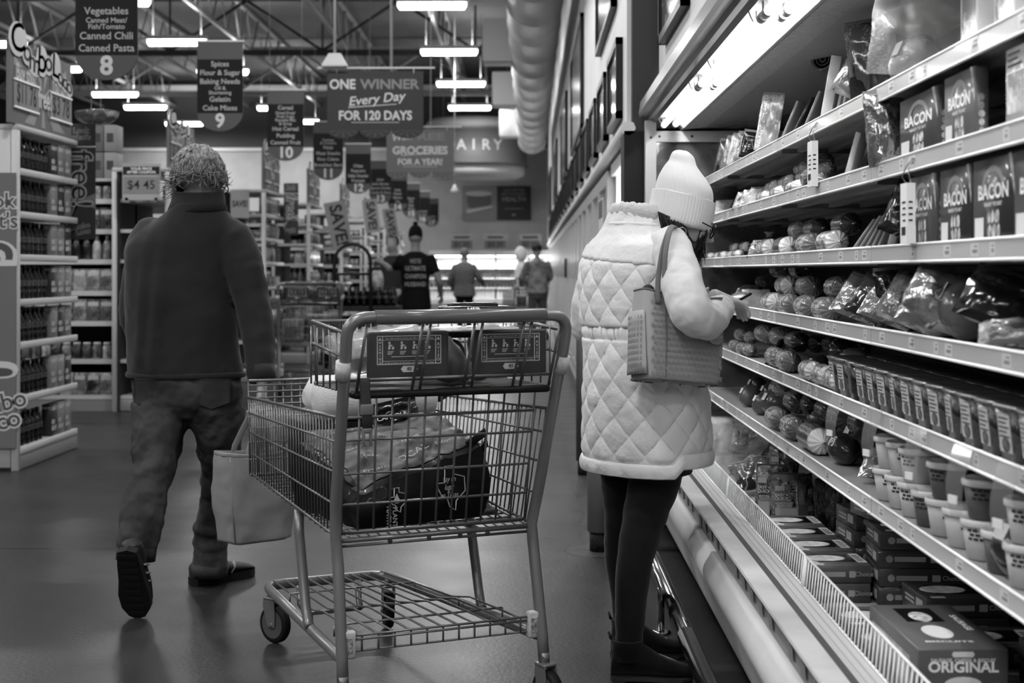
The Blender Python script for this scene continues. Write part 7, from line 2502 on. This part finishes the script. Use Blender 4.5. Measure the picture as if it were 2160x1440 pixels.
# ------------------------------------------------------------------ people and carts farther down the aisle
def figure(x, y, yaw, H, label, top, bottom, arms, hair, skin=.6, hood=None, lean=0, hat=None, hem=.50, top_name='shirt', long_sleeve=True, fat=1.0):
    """yaw: facing direction from +y, anticlockwise; arms: list of (side, elbow, wrist) in units of height in the local frame (x right, y forward, z up)"""
    Mz = Mx.Translation((x, y, 0)) @ Mx.Rotation(yaw, 4, 'Z')
    q = lambda a, b, c: Mz @ V((a * H, (b + lean * max(0, c - .5)) * H, c * H))
    ms = mat('skin_%d' % int(skin * 100), skin, .5)
    mb = MB()
    hd = Mz @ Mx.Translation((0, (.01 + lean * .43) * H, .932 * H)) @ Mx.Rotation(R(90), 4, 'Z') @ Mx.Rotation(R(8), 4, 'Y')
    head_mesh(mb, hd, H / 1.72)
    def ring(z, a, b, f=0):
        return (q(0, f, z), Mz.to_3x3() @ V((a * H * fat, 0, 0)), Mz.to_3x3() @ V((0, b * H * fat, 0)))
    TR = [(.47, .105, .075), (.53, .10, .072), (.60, .09, .066), (.68, .098, .068), (.75, .108, .066), (.80, .105, .056), (.825, .075, .045), (.845, .04, .036)]
    loft(mb, [ring(z, a * .84, b * .8) for z, a, b in TR])
    limb(mb, [(*q(0, 0, .83), .034 * H), (*q(0, .004, .87), .032 * H), (*q(0, .008, .91), .034 * H)])
    legs = []
    for s in (-1, 1):
        L = [(*q(s * .05, 0, .49), .052 * H), (*q(s * .053, .006, .38), .046 * H), (*q(s * .05, .01 * s, .27), .035 * H), (*q(s * .05, .0, .15), .033 * H), (*q(s * .052, -.01, .055), .026 * H)]
        legs.append(L)
        limb(mb, [(a, b, c, r * .82) for a, b, c, r in L])
        limb(mb, [(*q(s * .052, -.02, .03), .02 * H), (*q(s * .056, .05, .022), .018 * H), (*q(s * .058, .085, .018), .014 * H)])
    AL = []
    for s, el, wr in arms:
        L = [(*q(s * .10, 0, .80), .036 * H), (*q(s * .112, .0, .765), .036 * H), (*q(*el), .03 * H), (*q(*[(a + b) / 2 for a, b in zip(el, wr)]), .026 * H), (*q(*wr), .02 * H)]
        AL.append((s, L))
        limb(mb, [(a, b, c, r * .78) for a, b, c, r in L])
        d = V(L[-1][:3]) - V(L[2][:3])
        hand(mb, L[-1][:3], d, Mz.to_3x3() @ V((-s * .6, .2, -.7)), H / 1.75, .7, thumb=s)
    body = remeshed(mb, 'person', ms, None, .0085, 2)
    tag(body, label, 'person')
    eyes(hd, body, H / 1.72)
    mt, mbm = top, bottom
    mb = MB()
    loft(mb, [ring(hem, .112, .085), ring(hem + .03, .111, .083)] + [ring(z, a * 1.05, b * 1.1) for z, a, b in TR if z > hem + .04])
    for s, L in AL:
        limb(mb, [(a, b, c, r * 1.12) for a, b, c, r in (L if long_sleeve else [L[0], L[1], tuple((u + v) / 2 for u, v in zip(L[1], L[2]))])])
    if hood:
        mb.ring_tube([[hd @ (V((-.03 + .115 * cos(a) * cos(t), .095 * cos(a) * sin(t), .02 + .135 * sin(a)))) for t in [2 * pi * j / 20 for j in range(20)]] for a in [-1.4 + 2.9 * i / 10 for i in range(11)]])
    remeshed(mb, top_name, mt, body, .011, 2)
    mb = MB()
    for L in legs:
        limb(mb, L)
    loft(mb, [ring(.44, .09, .07), ring(.5, .105, .078), ring(.56, .098, .072)])
    remeshed(mb, 'trousers', mbm, body, .011, 2)
    for s in (-1, 1):
        mb = MB()
        limb(mb, [(*q(s * .052, -.025, .026), .024 * H), (*q(s * .056, .04, .026), .025 * H), (*q(s * .058, .09, .02), .018 * H)])
        for i, p in enumerate(mb.v):
            if p.z < .002: p.z = .002
        mb.build('shoe', mat('bg_shoe', .12, .6), body)
    if hair:
        mb = MB()
        def hp(u, v):
            t, a = 2 * pi * u, -.35 + (pi / 2 + .33) * v
            k = .82 if cos(t) > .4 and a < .8 else 1.08
            return hd @ (V((-.014 + k * .1 * cos(a) * cos(t), k * .08 * cos(a) * sin(t), .03 + (1.05 if k > 1 else .95) * .09 * sin(a))) * (H / 1.72) * (1 + .04 * NZ.noise(V((u * 14, v * 9, 1)))))
        mb.grid(hp, 40, 14, close_u=True).build('hair', hair, body)
    if hat == 'beanie':
        S = [(.094, .0), (.098, .03), (.094, .07), (.08, .11), (.05, .14), (.015, .152)]
        mb = MB().ring_tube([[hd @ V((-.012 + r * cos(t), r * .88 * sin(t), z + .02)) for t in [2 * pi * j / 24 for j in range(24)]] for r, z in S])
        mb.ring_tube([[hd @ V((-.02 + .03 * cos(a) * cos(t) * (1 + .1 * sin(7 * t)), .03 * cos(a) * sin(t), .185 + .028 * sin(a))) for t in [2 * pi * j / 16 for j in range(16)]] for a in [-1.5 + 3 * i / 8 for i in range(9)]])
        mb.build('knit_hat', mat('hat_black', .04, .9), body)
    if hat == 'cap':
        mb = MB().ring_tube([[hd @ V((-.008 + r * cos(t), r * .86 * sin(t), z + .05)) for t in [2 * pi * j / 24 for j in range(24)]] for r, z in ((.1, 0), (.098, .03), (.08, .06), (.03, .075))])
        mb.prism([(.08, -.07), (.15, -.05), (.165, 0), (.15, .05), (.08, .07)], .05, .056, hd)
        mb.build('cap', mat('cap_cloth', .2, .8), body)
    return body, q, Mz
cl = lambda n, v, **k: mat('cloth_' + n, v, .85, **k)
# stocker in the black shirt
b, q, Mz = figure(-1.37, 17.0, R(4), 1.70, 'person in black knit hat and black T-shirt with a printed back, by a stock cart', cl('black', .05), cl('black_trousers', .06),
                  [(-1, (-.17, .06, .72), (-.235, .10, .765)), (1, (.165, -.02, .64), (.18, .06, .54))], None, .5, hat='beanie', long_sleeve=False, lean=-.03, hem=.44, top_name='t_shirt')
mb = MB()
for t, z, f in (("WHO'S THE", .775, .13), ('ULTIMATE', .725, .24), ('CHAMPION', .67, .25), ('HUSBAND', .615, .25)):
    p = q(0, -.085, z)
    add_text(mb, t, .075, Mz.to_3x3().to_4x4() and (Mx.Translation(p) @ Mz.to_3x3().to_4x4() @ orient((1, 0, 0), (0, 0, 1), (0, 0, 0))), .03, fit=f)
mb.build('back_print', mat('shirt_print', .5, .7), b)
figure(-1.76, 18.2, R(172), 1.66, 'dark-haired person in a dark top facing the camera behind the stocker', cl('charcoal', .2), cl('black_trousers', .06),
       [(-1, (-.15, .04, .64), (-.1, .14, .58)), (1, (.15, .04, .64), (.09, .15, .62))], mat('bg_hair_dark', .08, .6), .62)
figure(-1.2, 26.0, R(-8), 1.62, 'stout person in a checked grey shirt seen from behind before the dairy coolers', cl('check', .36, var=(40, .06)), cl('dark_trousers', .08),
       [(-1, (-.16, .0, .64), (-.14, .08, .53)), (1, (.17, .02, .66), (.2, .14, .60))], mat('bg_hair_grey', .4, .6), .55, fat=1.18, hem=.46)
figure(-.17, 27.0, R(-75), 1.63, 'person in a white hooded coat with the hood up at the dairy coolers', cl('white_hood', .8), cl('dark_trousers', .08),
       [(-1, (-.14, .08, .66), (-.06, .17, .78)), (1, (.14, .06, .65), (.06, .17, .72))], None, .55, hood=True, hem=.44)
figure(.13, 24.25, R(14), 1.66, 'person in cap and grey jacket pushing a cart before the dairy coolers', cl('grey_jacket', .42, var=(9, .12)), cl('mid_trousers', .25),
       [(-1, (-.15, .05, .66), (-.12, .2, .62)), (1, (.15, .05, .66), (.12, .2, .62))], mat('bg_hair_dark', .08, .6), .5, hat='cap', lean=.06)
# carts (the same make as the front one)
CART = remember(cart)
def cart_copy(x, y, rz, lab):
    c = copy_tree(CART)
    c.location = (x, y, 0)
    c.rotation_euler = (0, 0, rz)
    return tag(c, lab, 'shopping cart')
cart_copy(.0, 24.95, R(14), 'distant shopping cart pushed by the person in the cap')
c2 = cart_copy(-2.12, 13.6, R(14), 'loaded dark shopping cart parked by the third display, behind the walking person')
rd = random.Random(2)
ca, sa = cos(R(14)), sin(R(14))
for i, (u, v, z, sx, sy, sz, m) in enumerate(((-.13, .25, .53, .2, .18, .2, 'shelf_carton_1'), (.12, .3, .53, .18, .2, .24, 'shelf_carton_2'), (-.1, .55, .55, .2, .2, .18, 'shelf_carton_0'), (.12, .6, .55, .2, .2, .22, 'shelf_carton_1'), (.0, .1, .91, .3, .12, .12, 'shelf_carton_2'))):
    o = MB().rbox((-sx / 2, -sy / 2, 0), (sx / 2, sy / 2, sz), .006).build('grocery_box', MATS[m], None, (-2.12 + u * ca - v * sa, 13.6 + u * sa + v * ca, z), (0, 0, R(14 + 10 * (i % 2))))
    tag(o, 'printed grocery box in the cart by the third display, %s' % ('rear outer', 'rear aisle side', 'front outer', 'front aisle side', 'on the child seat')[i], 'box', 'boxes in the parked cart')
# U-boat stock cart with bottles in front of the stocker
r = empty('stock_cart', (-1.95, 15.6, 0), 0, 'narrow stock cart with a tall black arched handle, loaded with drinks', 'stock cart')
mb = MB()
a = [(-.2, 0, .2), (-.2, 0, 1.2)] + [(-.2 * cos(t), 0, 1.3 + .2 * sin(t)) for t in [pi * i / 10 for i in range(11)]] + [(.2, 0, 1.2), (.2, 0, .2)]
mb.tube(a, .02, 10)
mb.tube([(-.2, 0, 1.17), (.2, 0, 1.17)], .015, 8)
mb.build('arched_handle', mat('cart_black', .1, .4), r)
MB().rbox((-.38, -.02, .17), (.55, .6, .21), .01).build('deck', mat('cart_black', .1, .4), r)
for sx in (-.3, .46):
    for sy in (.08, .5):
        MB().lathe([(.03, -.015), (.06, -.015), (.06, .015), (.03, .015)], 18, Mx.Translation((sx, sy, .0615)) @ Mx.Rotation(R(90), 4, 'Y')).build('wheel', mat('wheel_rubber', .09), r)
        MB().box((sx - .02, sy - .02, .06), (sx + .02, sy + .02, .17)).build('fork', mat('cart_black', .1), r)
for k in range(3):
    o = MB().rbox((-.36, .06, 0), (.5, .56, .2), .008).box((-.362, .058, .05), (.502, .562, .09)).build('drink_tray', mat('tray_dark', .08, .4), None, (-1.95, 15.6, .212 + k * .202))
    tag(o, 'dark drinks tray on the stock cart, %s of the pile' % ('lowest', 'middle one', 'topmost')[k], 'tray', 'drinks trays on the stock cart')
    MB().box((-.34, .0565, .1), (.48, .058, .14)).build('tray_print', mat('tray_print', .5, .5, var=(30, .3)), o)
for q in range(10):
    for s in (0, 1):
        good('bottle0', -1.95 - .3 + q * .082, 15.6 + .12 + s * .12, .82, 0, 'cola bottle on the stock cart', 'in the %s row' % ('front', 'second')[s], q, 'the outer end')
o = empty('ribbed_flask', (-1.72, 16.0, 1.02), 0, 'pale ribbed flask standing on the dark crate of the stock cart', 'flask')
MB().lathe([(.05, 0), (.07, .01), (.075, .12), (.06, .19), (.04, .23)], 18).build('flask_body', mat('flask_pale', .6, .4, var=(14, .2)), o)
MB().lathe([(.042, .228), (.05, .24), (.05, .265), (.02, .28)], 14).build('stopper', mat('flask_dark', .15, .4), o)
o = MB().rbox((-.3, -.12, 0), (.35, .12, .16), .01).box((-.305, -.125, .12), (.355, .125, .15)).build('drinks_crate', mat('crate_black', .05, .5), None, (-1.9, 16.02, .86 - .04), None)
o.location.z = .821
tag(o, 'black drinks crate behind the bottles on the stock cart', 'crate')
o2 = bpy.data.objects['ribbed_flask']
o2.location.z = .984
finish_labels()
